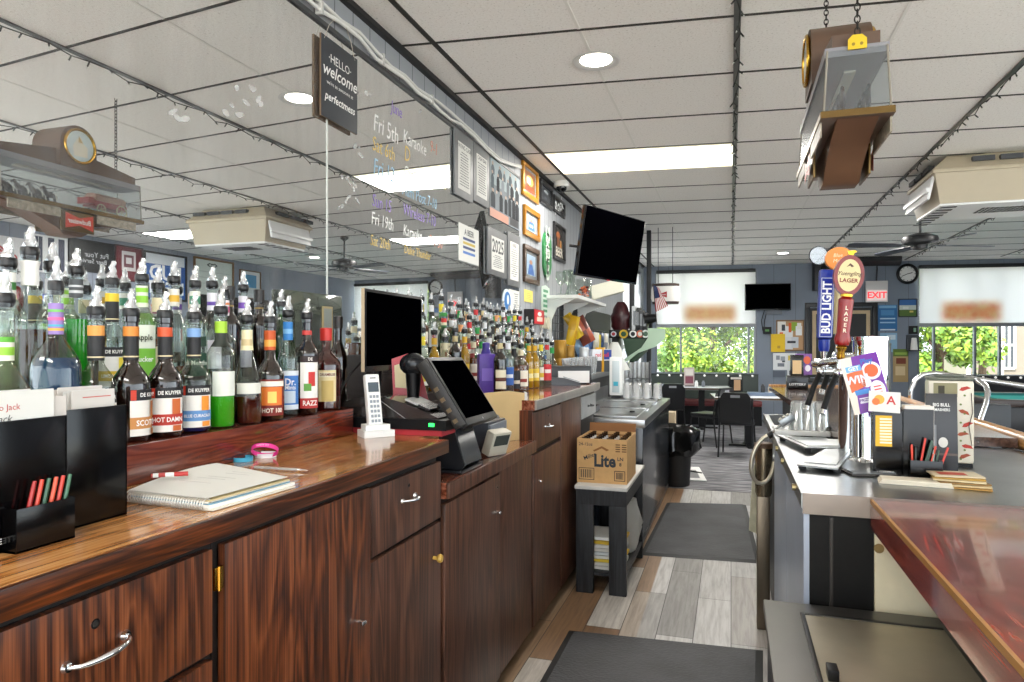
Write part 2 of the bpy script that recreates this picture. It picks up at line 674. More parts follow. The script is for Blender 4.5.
# black, white and metal runners of the tile grid; the cross runners lie askew
ROW0, ROWP = 3.53, 0.735
cols_x = [(-1.516, 0.026, M_gridk), (0.03, 0.034, M_gridm), (1.585, 0.03, M_gridm), (3.14, 0.026, M_gridk), (4.695, 0.026, M_gridk)]
mids_x = [-0.743, 0.807, 2.36, 3.92, 5.3]
b = MB()
for k in range(-9, 16):
    y0 = ROW0 + ROWP * k
    wd = 0.0085
    p = [(-1.70, y0 - SK * 1.70 - wd), (5.64, y0 + SK * 5.64 - wd), (5.64, y0 + SK * 5.64 + wd), (-1.70, y0 - SK * 1.70 + wd)]
    if p[1][1] > 15.2: continue
    b.prism(p, CEIL - 0.004, CEIL + 0.002, M_gridk)
for x, wd, m in cols_x:
    b.box(x - wd / 2, x + wd / 2, -3.9, 14.6, CEIL - 0.007, CEIL + 0.001, m)
for x in mids_x:
    b.box(x - 0.008, x + 0.008, -3.9, 14.6, CEIL - 0.0025, CEIL + 0.001, M_gridw)
struct(b, 'ceiling_grid')

b = MB()
b.box(-1.90, WX - 0.008, -4, 11.45, 0, CEIL, M_wl)
b.box(-1.90, WX - 0.008, 11.45, 13.85, 0, 0.9, M_wl)
b.box(-1.90, WX - 0.008, 11.45, 13.85, 2.95, CEIL, M_wl)
b.box(-1.90, WX - 0.008, 13.85, 14.4, 0, CEIL, M_wl)
struct(b, 'wall_left')
b = MB()
b.box(-1.722, -1.69, -3.9, 14.2, CEIL - 0.03, CEIL - 0.001, P('#161617', 0.5))
struct(b, 'trim_1')
b = MB()
M_wr = panel_material('blue_grey_board_side', '#8890a0', '#646c78', 0.41, 'Y')
b.box(5.64, 5.8, 5.5, 15.3, 0, CEIL, M_wr)
b.box(5.64, 5.8, -4, 5.5, 0, 0.7, M_wr)
b.box(5.64, 5.8, -4, 5.5, 2.95, CEIL, M_wr)
struct(b, 'wall_right')

# far wall: solid pier between two big windows; local x runs along the wall
def bx_(u):
    return onB(u, 300).x / math.cos(BANG)
W1a, W1b = bx_(655), bx_(757)
W2a, W2b = bx_(917), 5.62
W1L = bx_(631)
b = MB()
b.box(-1.85, W1a, 0, 0.15, 0, CEIL, M_wb)
b.box(W1b, W2a, 0, 0.15, 0, CEIL, M_wb)
for a, c in ((W1a, W1b), (W2a, W2b)):
    b.box(a, c, 0, 0.15, 0, 0.88, M_wb)
    b.box(a, c, 0, 0.15, 3.02, CEIL, M_wb)
b.obj('wall_back', None, (0, YB, 0), (0, 0, BANG), kind='structure')
M_mull = P('#7c8088', 0.4, 0.3)
for nm, a, c, ms in (('window_1', W1a, W1b, [bx_(681), bx_(749)]), ('window_2', W2a, W2b, [bx_(935), bx_(976), bx_(1001)])):
    t = MB()
    t.box(a, c, 0.03, 0.10, 0.88, 0.94, M_mull)
    t.box(a, c, 0.03, 0.10, 2.97, 3.02, M_mull)
    t.box(a, a + 0.05, 0.03, 0.10, 0.94, 2.97, M_mull)
    t.box(c - 0.05, c, 0.03, 0.10, 0.94, 2.97, M_mull)
    for x in ms:
        t.box(x - 0.018, x + 0.018, 0.03, 0.10, 0.94, 2.97, M_mull)
    wo = t.obj(nm, None, (0, YB, 0), (0, 0, BANG), kind='structure')
    g = MB()
    g.quad([(a, 0.065, 0.94), (c, 0.065, 0.94), (c, 0.065, 2.97), (a, 0.065, 2.97)], G_pane)
    g.obj('window_pane', wo)
t = MB()
for y0, y1 in ((11.45, 11.52), (12.6, 12.65), (13.78, 13.85)):
    t.box(-1.86, -1.80, y0, y1, 0.9, 2.95, M_mull)
t.box(-1.86, -1.80, 11.52, 13.78, 0.9, 0.96, M_mull)
t.box(-1.86, -1.80, 11.52, 13.78, 2.9, 2.95, M_mull)
wo = t.obj('window_3', kind='structure')
g = MB()
g.quad([(-1.83, 11.52, 0.96), (-1.83, 13.78, 0.96), (-1.83, 13.78, 2.9), (-1.83, 11.52, 2.9)], G_pane)
g.obj('window_pane', wo)

t = MB()
for y in (-4, -1.65, 0.7, 3.05, 5.44):
    t.box(5.68, 5.76, y, y + 0.06, 0.7, 2.95, M_mull)
wo = t.obj('unseen_light_window', kind='structure')  # window added out of view to let fill light in
g = MB()
g.quad([(5.72, -3.94, 0.7), (5.72, 5.44, 0.7), (5.72, 5.44, 2.95), (5.72, -3.94, 2.95)], G_pane)
g.obj('window_pane', wo)  # pane of the added unseen window

# ------------------------------------------------------------------ roller shades
def shade_material(name, px0, px1, pz0, pz1, soft, col, tint):
    """woven white sunscreen, tan patch painted as an outdoor sign showing through"""
    m, nt, b, out = new_mat(name)
    tc = nd(nt, 'TexCoord')
    sx = nd(nt, 'SeparateXYZ')
    nt.links.new(tc.outputs['Object'], sx.inputs[0])
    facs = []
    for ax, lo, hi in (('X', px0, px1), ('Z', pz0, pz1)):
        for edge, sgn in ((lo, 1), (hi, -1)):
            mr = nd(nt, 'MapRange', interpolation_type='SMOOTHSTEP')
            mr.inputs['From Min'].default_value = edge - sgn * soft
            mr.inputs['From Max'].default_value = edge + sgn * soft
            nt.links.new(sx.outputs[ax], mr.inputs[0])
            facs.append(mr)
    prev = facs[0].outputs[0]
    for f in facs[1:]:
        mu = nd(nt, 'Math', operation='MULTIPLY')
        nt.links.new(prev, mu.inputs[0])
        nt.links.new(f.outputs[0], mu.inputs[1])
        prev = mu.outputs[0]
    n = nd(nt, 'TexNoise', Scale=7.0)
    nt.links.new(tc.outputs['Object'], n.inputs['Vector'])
    cr = ramp(nt, [(0.35, tint), (0.65, '#dcc4a0')])  # tan of the sign behind the shade, painted into the fabric
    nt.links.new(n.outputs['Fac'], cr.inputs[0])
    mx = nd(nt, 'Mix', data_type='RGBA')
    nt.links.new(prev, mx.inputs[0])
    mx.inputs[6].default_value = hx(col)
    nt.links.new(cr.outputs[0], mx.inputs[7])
    nt.nodes.remove(b)
    d = nd(nt, 'BsdfDiffuse')
    tl = nd(nt, 'BsdfTranslucent')
    for q in (d, tl):
        nt.links.new(mx.outputs[2], q.inputs[0])
    ms = nd(nt, 'MixShader')
    ms.inputs[0].default_value = 0.5
    nt.links.new(d.outputs[0], ms.inputs[1])
    nt.links.new(tl.outputs[0], ms.inputs[2])
    nt.links.new(ms.outputs[0], out.inputs[0])
    return m

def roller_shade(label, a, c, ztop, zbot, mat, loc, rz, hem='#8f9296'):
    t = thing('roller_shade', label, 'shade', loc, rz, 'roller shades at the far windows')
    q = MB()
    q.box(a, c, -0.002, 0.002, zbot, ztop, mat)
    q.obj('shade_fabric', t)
    q = MB()
    q.box(a, c, -0.03, 0.03, ztop - 0.02, ztop + 0.05, P('#1b1c1e', 0.4), 0.01)
    q.obj('head_rail', t)
    q = MB()
    q.box(a, c, -0.012, 0.012, zbot - 0.07, zbot, P(hem, 0.4), 0.006)
    q.obj('hem_bar', t)
    return t
zb1 = onB(700, 324).z
s1 = bx_(684), bx_(738)
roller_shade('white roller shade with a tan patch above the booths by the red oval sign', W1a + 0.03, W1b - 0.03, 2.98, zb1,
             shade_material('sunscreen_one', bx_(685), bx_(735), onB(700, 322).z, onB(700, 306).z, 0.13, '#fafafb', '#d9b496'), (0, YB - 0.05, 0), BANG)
zb2 = onB(970, 323).z
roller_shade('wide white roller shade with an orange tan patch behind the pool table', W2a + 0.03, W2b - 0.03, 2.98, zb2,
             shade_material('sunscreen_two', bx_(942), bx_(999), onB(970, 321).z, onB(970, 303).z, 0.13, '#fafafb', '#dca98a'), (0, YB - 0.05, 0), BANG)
roller_shade('narrow looking white shade on the left side wall beyond the big television', 11.5, 13.8, 2.93, 1.5,
             shade_material('sunscreen_three', 50, 51, 0, 1, 0.05, '#f1f1f3', '#cd8150'), (-1.76, 0, 0), PI / 2)

# ------------------------------------------------------------------ outdoors
M_leaf = [P('#6a861a', 0.6, noise=0.35, scale=3), P('#7f9426', 0.6, noise=0.3, scale=3), P('#4e6e1a', 0.6, noise=0.35, scale=3)]
M_leaf2 = [P('#527829', 0.6, noise=0.3, scale=3), P('#6a8a35', 0.6, noise=0.3, scale=3), P('#3f6022', 0.6, noise=0.3, scale=3)]
def tree(label, x, y, h, r, mats, n=2600, seed=1, z0=0.4, ls=0.075):
    rnd = random.Random(seed)
    t = thing('leafy_tree', label, 'tree', (x, y, 0.0), 0, 'trees outside the windows')
    q = MB()
    q.tube([(0, 0, -0.3), (0.04, 0, h * 0.3), (-0.05, 0.05, h * 0.7)], 0.1, P('#4a3a2a', 0.9, noise=0.3), 8, rs=[0.14, 0.1, 0.04])
    for k in range(7):
        a = k * 2.4
        q.tube([(0, 0, h * (0.25 + 0.06 * k)), (math.cos(a) * r * 0.35, math.sin(a) * r * 0.35, h * (0.4 + 0.06 * k)), (math.cos(a) * r * 0.75, math.sin(a) * r * 0.7, h * (0.48 + 0.06 * k))], 0.03, P('#4a3a2a', 0.9, noise=0.3), 6, rs=[0.05, 0.035, 0.012])
    q.obj('trunk', t)
    q = MB()
    clumps = []
    for k in range(34):
        a, e = rnd.uniform(0, 2 * PI), rnd.uniform(-1, 1)
        rr = r * rnd.uniform(0.35, 0.95)
        clumps.append((math.cos(a) * rr * math.sqrt(1 - e * e), math.sin(a) * rr * math.sqrt(1 - e * e), z0 + (h - z0) * (0.5 + 0.46 * e), r * rnd.uniform(0.22, 0.42)))
    for i in range(n):
        cx, cy, cz, cr = clumps[i % len(clumps)]
        d = Vector((rnd.gauss(0, 1), rnd.gauss(0, 1), rnd.gauss(0, 1))).normalized() * cr * rnd.uniform(0.6, 1.0)
        p = Vector((cx, cy, cz)) + d
        nn = (d.normalized() + Vector((rnd.uniform(-.7, .7), rnd.uniform(-.7, .7), rnd.uniform(-.2, .9)))).normalized()
        ax = nn.orthogonal().normalized()
        ax = Matrix.Rotation(rnd.uniform(0, 6.28), 3, nn) @ ax
        bx2 = nn.cross(ax)
        l = ls * rnd.uniform(0.6, 1.3)
        q.face([q.v(p - ax * l), q.v(p + bx2 * l * 0.5), q.v(p + ax * l), q.v(p - bx2 * l * 0.5)], mats[rnd.randrange(len(mats))])
    q.obj('foliage', t)
    return t
b = MB()
b.box(-40, 40, 28, 70, -0.35, -0.15, P('#8fa35a', 0.9, noise=0.2, scale=1.5))
struct(b, 'ground')
b = MB()
b.box(-40, 40, -30, 28, -0.35, -0.15, P('#cfccc4', 0.9, noise=0.06, scale=0.8))
struct(b, 'bounce_paving')  # pale paving added to bounce sunlight up to the ceiling
tree('bright yellow green tree filling the left booth window', onY(712, 345, 19.5).x, 19.5, 4.6, 2.0, M_leaf, 15000, 3)
tree('darker green tree at the left edge of the booth window', onY(668, 345, 23).x, 23, 4.4, 1.3, M_leaf2, 7000, 4)
tree('slim yellow green tree at the right edge of the booth window', onY(752, 345, 24).x + 0.3, 24, 4.6, 1.5, M_leaf, 8000, 5)
tree('mid green tree behind the pool table window', onY(938, 345, 21.0).x, 21.0, 4.2, 1.3, M_leaf2[:2] + M_leaf[:2], 14000, 6, ls=0.085)
tree('sparse young tree in front of the beige building', onY(981, 345, 23.4).x, 23.4, 3.0, 0.6, M_leaf2, 420, 8, ls=0.08)
t = thing('building', 'beige clapboard building with a narrow window seen past the pool table', 'building', (0, 26, 0))
xa, xb_ = onY(968, 345, 26).x, onY(1024, 345, 26).x + 7
q = MB()
q.box(xa, xb_, 0, 4, -0.3, 4.2, panel_material('clapboard', '#6a6156', '#5c544a', 0.5, 'X'))
q.obj('building_wall', t)
q = MB()
x0, x1 = onY(1003, 345, 26).x, onY(1014, 345, 26).x
q.box(x0, x1, -0.05, 0.02, 0.75, 2.2, P('#2c3036', 0.3))
for x in (x0, (x0 + x1) / 2, x1):
    q.box(x - 0.03, x + 0.03, -0.07, -0.03, 0.75, 2.2, M_white)
for z in (0.75, 1.5, 2.2):
    q.box(x0, x1, -0.07, -0.03, z - 0.03, z + 0.03, M_white)
q.obj('building_window', t)
q = MB()
for x in (xa, onY(1001, 345, 26).x):
    q.box(x - 0.05, x + 0.05, -0.08, 0, -0.3, 4.2, M_white)
q.box(xa - 0.2, xb_, -0.25, 0.1, 4.2, 4.4, M_white)
q.obj('building_trim', t)
# parked van far outside
t = thing('parked_car', 'grey parked car low in the left corner of the booth window', 'car', (onY(672, 345, 27).x, 27, -0.15), 0)
q = MB()
q.prism([(-1.9, 0.25), (-1.85, 0.75), (-1.2, 0.85), (-0.7, 1.3), (0.7, 1.32), (1.2, 0.9), (1.9, 0.8), (1.95, 0.25)], -0.8, 0.8, P('#9ba1a8', 0.25, 0.3), Matrix.Rotation(PI / 2, 4, 'X'))
q.obj('car_body', t)
q = MB()
q.prism([(-1.05, 0.88), (-0.65, 1.24), (0.62, 1.25), (1.05, 0.92)], -0.805, 0.805, P('#1b2026', 0.1), Matrix.Rotation(PI / 2, 4, 'X'))
q.obj('car_windows', t)
for x in (-1.2, 1.2):
    for y in (-0.78, 0.6):
        q = MB()
        q.cyl((x, y, 0.3), (x, y + 0.18, 0.3), 0.3, M_rubber, n=20)
        q.cyl((x, y - 0.005, 0.3), (x, y + 0.185, 0.3), 0.16, M_steel, n=14)
        q.obj('wheel', t)
# ================================================================== BACK BAR: CABINETS AND WORKTOPS
XF = -0.952           # cabinet fronts
XE = -0.93            # worktop edges
ZW1, ZW2, ZW3 = 1.172, 1.02, 1.22

def door_slab(name, y0, y1, z0, z1, parent, mat=M_rose_v, x=XF, th=0.018):
    q = MB()
    q.box(x - th, x, y0, y1, z0, z1, mat, 0.002)
    return q.obj(name, parent)
def bow_pull(parent, y, z, ln=0.095, m=M_chrome, x=XF, rise=0.0):
    q = MB()
    h = ln / 2
    pts = []
    for i in range(13):
        t = -1 + i / 6
        pts.append((x + 0.004 + 0.026 * (1 - t * t) ** 0.5, y + t * h, z + rise * t))
    q.tube(pts, 0.0045, m, 10, rs=[0.0042 + 0.0022 * (1 - abs(-1 + i / 6)) for i in range(13)])
    for sgn in (-1, 1):
        q.cyl((x, y + sgn * h, z + rise * sgn), (x + 0.006, y + sgn * h, z + rise * sgn), 0.0095, m, 0.007, 14)
        q.cyl((x + 0.005, y + sgn * h, z + rise * sgn), (x + 0.0075, y + sgn * h, z + rise * sgn), 0.0035, M_dgrey, n=8)
    return q.obj('handle', parent)
def keyhole(parent, y, z, r=0.009, x=XF):
    q = MB()
    q.cyl((x - 0.002, y, z), (x + 0.0015, y, z), r, M_chrome, n=14)
    q.cyl((x + 0.001, y, z), (x + 0.002, y, z), r * 0.7, P('#1a120c', 0.8), n=12)
    return q.obj('lock', parent)
def knob(parent, y, z, m, r=0.014, x=XF):
    q = MB()
    q.lathe([(r * 0.45, 0), (r * 0.4, r * 0.9), (r * 0.8, r * 1.1), (r, r * 1.6), (r * 0.8, r * 2.1), (0.001, r * 2.25)], m, 14, M=Matrix.Translation((x, y, z)) @ Matrix.Rotation(PI / 2, 4, 'Y'))
    return q.obj('knob', parent)
def latch(parent, y, z, x=XF):
    q = MB()
    q.cyl((x, y, z), (x + 0.016, y, z), 0.004, M_chrome, n=10)
    q.box(x + 0.013, x + 0.018, y - 0.018, y + 0.004, z - 0.005, z + 0.005, M_chrome, 0.002)
    return q.obj('latch', parent)
def hinge(parent, y, z, x=XF):
    q = MB()
    q.box(x - 0.004, x + 0.002, y - 0.011, y + 0.011, z - 0.022, z + 0.022, M_brass, 0.001)
    q.cyl((x + 0.003, y, z - 0.024), (x + 0.003, y, z + 0.024), 0.004, M_brass, n=8)
    return q.obj('hinge', parent)
def carcass(parent, y0, y1, ztop, zbot=0.07):
    q = MB()
    q.box(-1.69, XF - 0.021, y0, y1, zbot, ztop, P('#140c08', 0.6))
    q.box(-1.69, XF - 0.09, y0, y1, 0.0, zbot, P('#0d0b0a', 0.7))
    return q.obj('cabinet_body', parent)

t = thing('base_cabinet', 'rosewood drawer cabinet nearest the camera, big silver bow handle on its top drawer', 'cabinet', (0, 0, 0))
carcass(t, -0.6, 1.096, 1.125)
d = door_slab('drawer', 0.42, 1.078, 0.907, 1.106, t)
bow_pull(d, 0.826, 1.018, 0.105, rise=0.003)
keyhole(d, 0.822, 1.062, 0.008)
d = door_slab('drawer', 0.42, 1.078, 0.60, 0.893, t)
d = door_slab('drawer', 0.42, 1.078, 0.07, 0.585, t)
d = door_slab('drawer', -0.3, 0.41, 0.60, 1.106, t)
hinge(t, 1.094, 1.045)
t = thing('base_cabinet', 'rosewood cabinet with one full height door hinged on its left below the notebook', 'cabinet', (0, 0, 0))
carcass(t, 1.098, 1.688, 1.125)
d = door_slab('door', 1.112, 1.684, 0.07, 1.106, t)
latch(d, 1.628, 0.755)
t = thing('base_cabinet', 'rosewood cabinet with a top drawer and a yellow wooden knob on the door below', 'cabinet', (0, 0, 0))
carcass(t, 1.69, 2.172, 1.125)
d = door_slab('drawer', 1.69, 2.166, 0.907, 1.100, t, M_rose_v2)
bow_pull(d, 1.92, 1.025, 0.085)
keyhole(d, 1.92, 1.065, 0.006)
d = door_slab('door', 1.69, 2.166, 0.07, 0.893, t, M_rose_v2)
knob(d, 2.105, 0.785, P('#c9a24a', 0.3), 0.015)

t = thing('base_cabinet', 'low dark laminate cabinet with two plain doors under the till screen', 'cabinet', (0, 0, 0))
carcass(t, 2.178, 3.295, 0.955)
d = door_slab('door', 2.19, 2.785, 0.07, 0.945, t, M_rose_v2, XF + 0.006)
latch(d, 2.745, 0.79, XF + 0.006)
keyhole(d, 2.745, 0.895, 0.006, XF + 0.006)
door_slab('fixed_panel', 2.79, 3.29, 0.07, 0.962, t, M_rose_v2)
t = thing('base_cabinet', 'tall dark laminate cabinet with drawer, door and side panels behind the beer case', 'cabinet', (0, 0, 0))
carcass(t, 3.30, 5.03, 1.17)
d = door_slab('drawer', 3.325, 3.90, 0.965, 1.155, t, M_rose_v2)
bow_pull(d, 3.6, 1.06, 0.085)
keyhole(d, 3.62, 1.115, 0.006)
d = door_slab('door', 3.325, 3.90, 0.07, 0.94, t, M_rose_v2)
latch(d, 3.42, 0.795)
door_slab('fixed_panel', 3.92, 4.47, 0.07, 1.16, t, M_rose_v2)
d = door_slab('drawer', 4.50, 5.0, 1.0, 1.15, t, P('#a2a3a2', 0.4, noise=0.1, scale=8))
bow_pull(d, 4.75, 1.075, 0.09, M_dgrey)

def worktop(label, y0, y1, z, th, mtop, medge, extra=None, end=None):
    t = thing('worktop', label, 'worktop', (0, 0, 0))
    q = MB()
    q.box(-1.69, XE - 0.012, y0, y1, z - th, z, mtop)
    if extra:
        q.box(*extra, z - th, z, mtop)
    q.obj('top_board', t)
    q = MB()
    q.box(XE - 0.012, XE, y0, y1, z - th, z, medge, 0.003)
    q.obj('front_edging', t)
    return t
worktop('long rosewood laminate worktop nearest the camera, shiny and orange brown', -1.2, 2.186, ZW1, 0.045, M_rose_top, M_rose_h, (-1.69, -1.05, 2.186, 2.44))
worktop('lower reddish worktop in the well under the till screen', 2.19, 3.305, ZW2, 0.056, M_rose_top2, M_rose_v2)
wt = worktop('raised reddish worktop with a worn pale edge under the far bottles', 3.31, 5.05, ZW3, 0.05, M_rose_top2, P('#8f8a84', 0.4, noise=0.15, scale=9))
q = MB()
q.box(-1.69, XE - 0.02, 3.297, 3.312, ZW2 + 0.001, ZW3 - 0.05, M_rose_v)
q.obj('end_board', wt)

# stepped bottle shelf in front of the mirror
t = thing('bottle_shelf', 'stepped bottle shelf with a mahogany front board along the mirror', 'shelf', (0, 0, 0))
q = MB()
q.box(-1.345, -1.325, -0.8, 2.22, ZW1 + 0.0005, 1.267, M_mahog, 0.004)
q.obj('front_board', t)
q = MB()
q.box(-1.70, -1.3455, -0.8, 2.22, 1.243, 1.2665, M_mahog)
q.obj('lower_step', t)
q = MB()
q.box(-1.70, -1.47, -0.8, 2.2, 1.2667, 1.375, P('#1d0f0a', 0.4))
q.obj('upper_step', t)
# shelf unit behind the till and the raised worktop
t = thing('bottle_shelf', 'dark three step bottle stand behind the till and raised worktop', 'shelf', (0, 0, 0))
q = MB()
q.box(-1.70, -1.42, 3.0, 5.45, ZW3 + 0.001, 1.26, P('#241712', 0.5))
q.obj('lower_step', t)
q = MB()
q.box(-1.70, -1.51, 3.0, 5.45, 1.2605, 1.36, P('#241712', 0.5))
q.obj('middle_step', t)
q = MB()
q.box(-1.70, -1.60, 3.0, 5.45, 1.3605, 1.45, P('#241712', 0.5))
q.obj('upper_step', t)
q = MB()
q.box(-1.70, -1.40, 2.36, 3.296, 1.15, ZW3, P('#241712', 0.5))
q.box(-1.70, -1.41, 3.0, 3.296, ZW2 + 0.001, 1.15, P('#241712', 0.5))
q.box(-1.70, -1.41, 2.36, 2.42, ZW2 + 0.001, 1.15, P('#241712', 0.5))
q.obj('bracket', t)

# ================================================================== THE MIRROR
def mirror_material():
    m, nt, b, out = new_mat('mirror_glass')
    nt.nodes.remove(b)
    g = nd(nt, 'BsdfGlossy', Roughness=0.0)
    g.inputs[0].default_value = (0.86, 0.88, 0.88, 1)
    d = nd(nt, 'BsdfDiffuse')
    d.inputs[0].default_value = (0.85, 0.86, 0.86, 1)
    tc = nd(nt, 'TexCoord')
    mp = nd(nt, 'Mapping')
    mp.inputs['Scale'].default_value = (1, 3.5, 0.8)
    n = nd(nt, 'TexNoise', Scale=1.6, Detail=6.0, Roughness=0.65)
    nt.links.new(tc.outputs['Object'], mp.inputs[0])
    nt.links.new(mp.outputs[0], n.inputs['Vector'])
    mr = nd(nt, 'MapRange')
    mr.inputs['From Min'].default_value = 0.45
    mr.inputs['From Max'].default_value = 0.8
    mr.inputs['To Min'].default_value = 0.015
    mr.inputs['To Max'].default_value = 0.16
    nt.links.new(n.outputs['Fac'], mr.inputs[0])
    mx = nd(nt, 'MixShader')
    nt.links.new(mr.outputs[0], mx.inputs[0])
    nt.links.new(g.outputs[0], mx.inputs[1])
    nt.links.new(d.outputs[0], mx.inputs[2])
    nt.links.new(mx.outputs[0], out.inputs[0])
    return m
M_mirror = mirror_material()
ZMT = onX(290, 0, WX).z
mir = thing('bar_mirror', 'huge mirror on the left wall with marker writing above the bottles', 'mirror', (WX, 0, 0))
YSEAM = onX(327, 220, WX).y
YMR = onX(519, 250, WX).y
for y0, y1 in ((-2.5, YSEAM - 0.001), (YSEAM + 0.001, YMR)):
    q = MB()
    q.box(-0.006, 0, y0, y1, 1.0, ZMT, M_mirror)
    q.obj('mirror_pane', mir)
q = MB()
q.box(0.0, 0.003, YSEAM - 0.004, YSEAM + 0.004, 1.25, onX(327, 118, WX).z + 0.3, P('#cfd0cc', 0.5))
q.obj('joint_strip', mir)
q = MB()
q.box(0.0, 0.012, -2.5, YMR, ZMT - 0.004, ZMT + 0.018, P('#3a3c3e', 0.4), 0.003)
q.obj('top_channel', mir)
# soap smears: irregular dried daubs
q = MB()
rs = random.Random(5)
for u, v, n in ((418, 108, 3), (365, 100, 3), (352, 150, 3), (350, 180, 4), (352, 196, 4), (345, 205, 3), (245, 88, 4), (232, 108, 4), (180, 115, 3), (255, 102, 3)):
    for k in range(n):
        c = onX(u + rs.uniform(-9, 9), v + rs.uniform(-7, 7), WX)
        a, w2, h2 = rs.uniform(-0.6, 0.9), rs.uniform(0.012, 0.026), rs.uniform(0.006, 0.012)
        q.blob([(w2 * math.cos(i * 0.7) * math.cos(a) - h2 * math.sin(i * 0.7) * math.sin(a), w2 * math.cos(i * 0.7) * math.sin(a) + h2 * math.sin(i * 0.7) * math.cos(a)) for i in range(9)],
               glass('smear', '#ffffff', 0.1, 0.3, '#f4f4f2', 0.0) if 'smear' not in bpy.data.materials else bpy.data.materials['smear'],
               0.0008, facing((0.0, c.y, c.z), (1, 0, 0)))
q.obj('soap_smear', mir, kind='stuff')
# marker writing
MK = {'w': P('#f2f2ef', 0.6), 'p': P('#9a86c9', 0.6), 'y': P('#dcc27a', 0.6), 'b': P('#9cc3dc', 0.6), 'o': P('#d99a72', 0.6), 'r': P('#d9a18f', 0.6)}
def mline(u, v, s, px, c, sh=0.12):
    """writing whose left end stands at the given spot; px letter height"""
    p = onX(u, v, WX)
    q = MB()
    dp = -p.x * S_ + p.y * C_
    size = px / 683 * dp * 1.3
    q.text(s, size, MK[c], facing((0, p.y, p.z), (1, 0, 0)), align='LEFT', shear=sh, sx=0.82, z=0.0012, bold=0.0)
    q.obj('marker_writing', mir)
mline(391, 106, 'June', 13, 'p')
mline(373, 122, 'Fri 5th', 19, 'w')
mline(403, 136, 'Karaoke', 15, 'w')
mline(430, 146, '9-1', 13, 'r')
mline(372, 143, 'Sat 6th', 16, 'y')
mline(404, 153, 'D', 17, 'y')
mline(373, 166, 'Fri 12', 18, 'b')
mline(404, 170, 'Charlie', 10, 'w')
mline(437, 181, '7-10', 12, 'y')
mline(402, 189, 'Ham Post 7-10', 13, 'b')
mline(372, 200, 'Sun 15', 14, 'p')
mline(403, 209, 'Wireless 7-10', 13, 'p')
mline(371, 218, 'Fri 19th', 14, 'w')
mline(403, 230, 'Karaoke', 12, 'w')
mline(429, 240, '9-1 30', 12, 'r')
mline(370, 240, 'Sat 20th', 12, 'y')
mline(404, 249, 'Duke Thunder', 10, 'y')

# ================================================================== THINGS ON THE NEAR WORKTOP
def cup_pens(t, x0, x1, y0, y1, z0, cols, ln=0.085, seed=1, n=8, lean=(0.0, 0.25)):
    pass
def pencil(label, p, d, ln, col, group):
    d = Vector(d).normalized()
    q = MB()
    p = Vector(p)
    q.cyl(p, p + d * (ln - 0.012), 0.0035, P(col, 0.35), n=6, sm=False)
    q.cyl(p + d * (ln - 0.012), p + d * ln, 0.0035, P(col, 0.35), 0.003, 6)
    q.cyl(p - d * 0.008, p, 0.001, P('#d9b98a', 0.7), 0.0035, 6)
    return q.obj('pencil', None, label=label, cat='pencil', group=group)

lot = thing('slip_holder', 'black lottery slip holder at the left end of the worktop by the notebook', 'holder', (-1.115, 0.965, ZW1))
A = P('#050506', 0.16, spec=0.35)
zt = onX(100, 407, -1.115).z - ZW1
q = MB()
q.box(-0.075, 0.0, -0.070, 0.068, 0.0005, 0.004, A)
q.box(-0.003, 0.0, -0.070, 0.068, 0.0005, zt, A, 0.001)
q.box(-0.075, -0.072, -0.062, 0.068, 0.0005, zt - 0.01, A)
q.box(-0.075, 0.0, 0.065, 0.068, 0.0005, zt - 0.002, A)
q.box(-0.075, 0.0, -0.062, -0.059, 0.0005, zt - 0.002, A)
q.obj('right_compartment', lot)
q = MB()
q.box(-0.07, 0.02, -0.30, -0.074, 0.0005, 0.004, A)
q.box(0.017, 0.02, -0.30, -0.074, 0.0005, zt - 0.006, A, 0.001)
q.box(-0.07, -0.067, -0.30, -0.074, 0.0005, zt - 0.01, A)
q.box(-0.07, 0.02, -0.077, -0.074, 0.0005, zt - 0.008, A)
q.text('LOTTERY', 0.013, M_white, facing((0.0202, -0.197, 0.018), (1, 0, 0)), bold=0.01)
q.obj('left_compartment', lot)
q = MB()
q.box(0.0205, 0.052, -0.185, -0.085, 0.0005, 0.004, A)
q.box(0.049, 0.052, -0.185, -0.085, 0.0005, 0.07, A, 0.001)
q.box(0.0205, 0.0485, -0.185, -0.182, 0.0005, 0.07, A)
q.box(0.0205, 0.0485, -0.088, -0.085, 0.0005, 0.07, A)
q.obj('pencil_cup', lot)
rs = random.Random(2)
for i, c in enumerate(['#a3201c', '#d8442f', '#2f5a41', '#e2573a', '#c93a2a', '#3f6d52']):
    yy = 0.975 - 0.174 + 0.0125 * i
    pencil('%s golf pencil, %s in the black cup of the lottery holder by the notebook' % (['dark red', 'bright red', 'green', 'orange red', 'red', 'pale green'][i], ['leftmost', 'second', 'third', 'fourth', 'fifth', 'rightmost'][i]),
           (-1.115 + 0.034, yy, ZW1 + 0.014), (0.02, 0.22, 1), 0.095, c, 'golf pencils in the left slip holder')
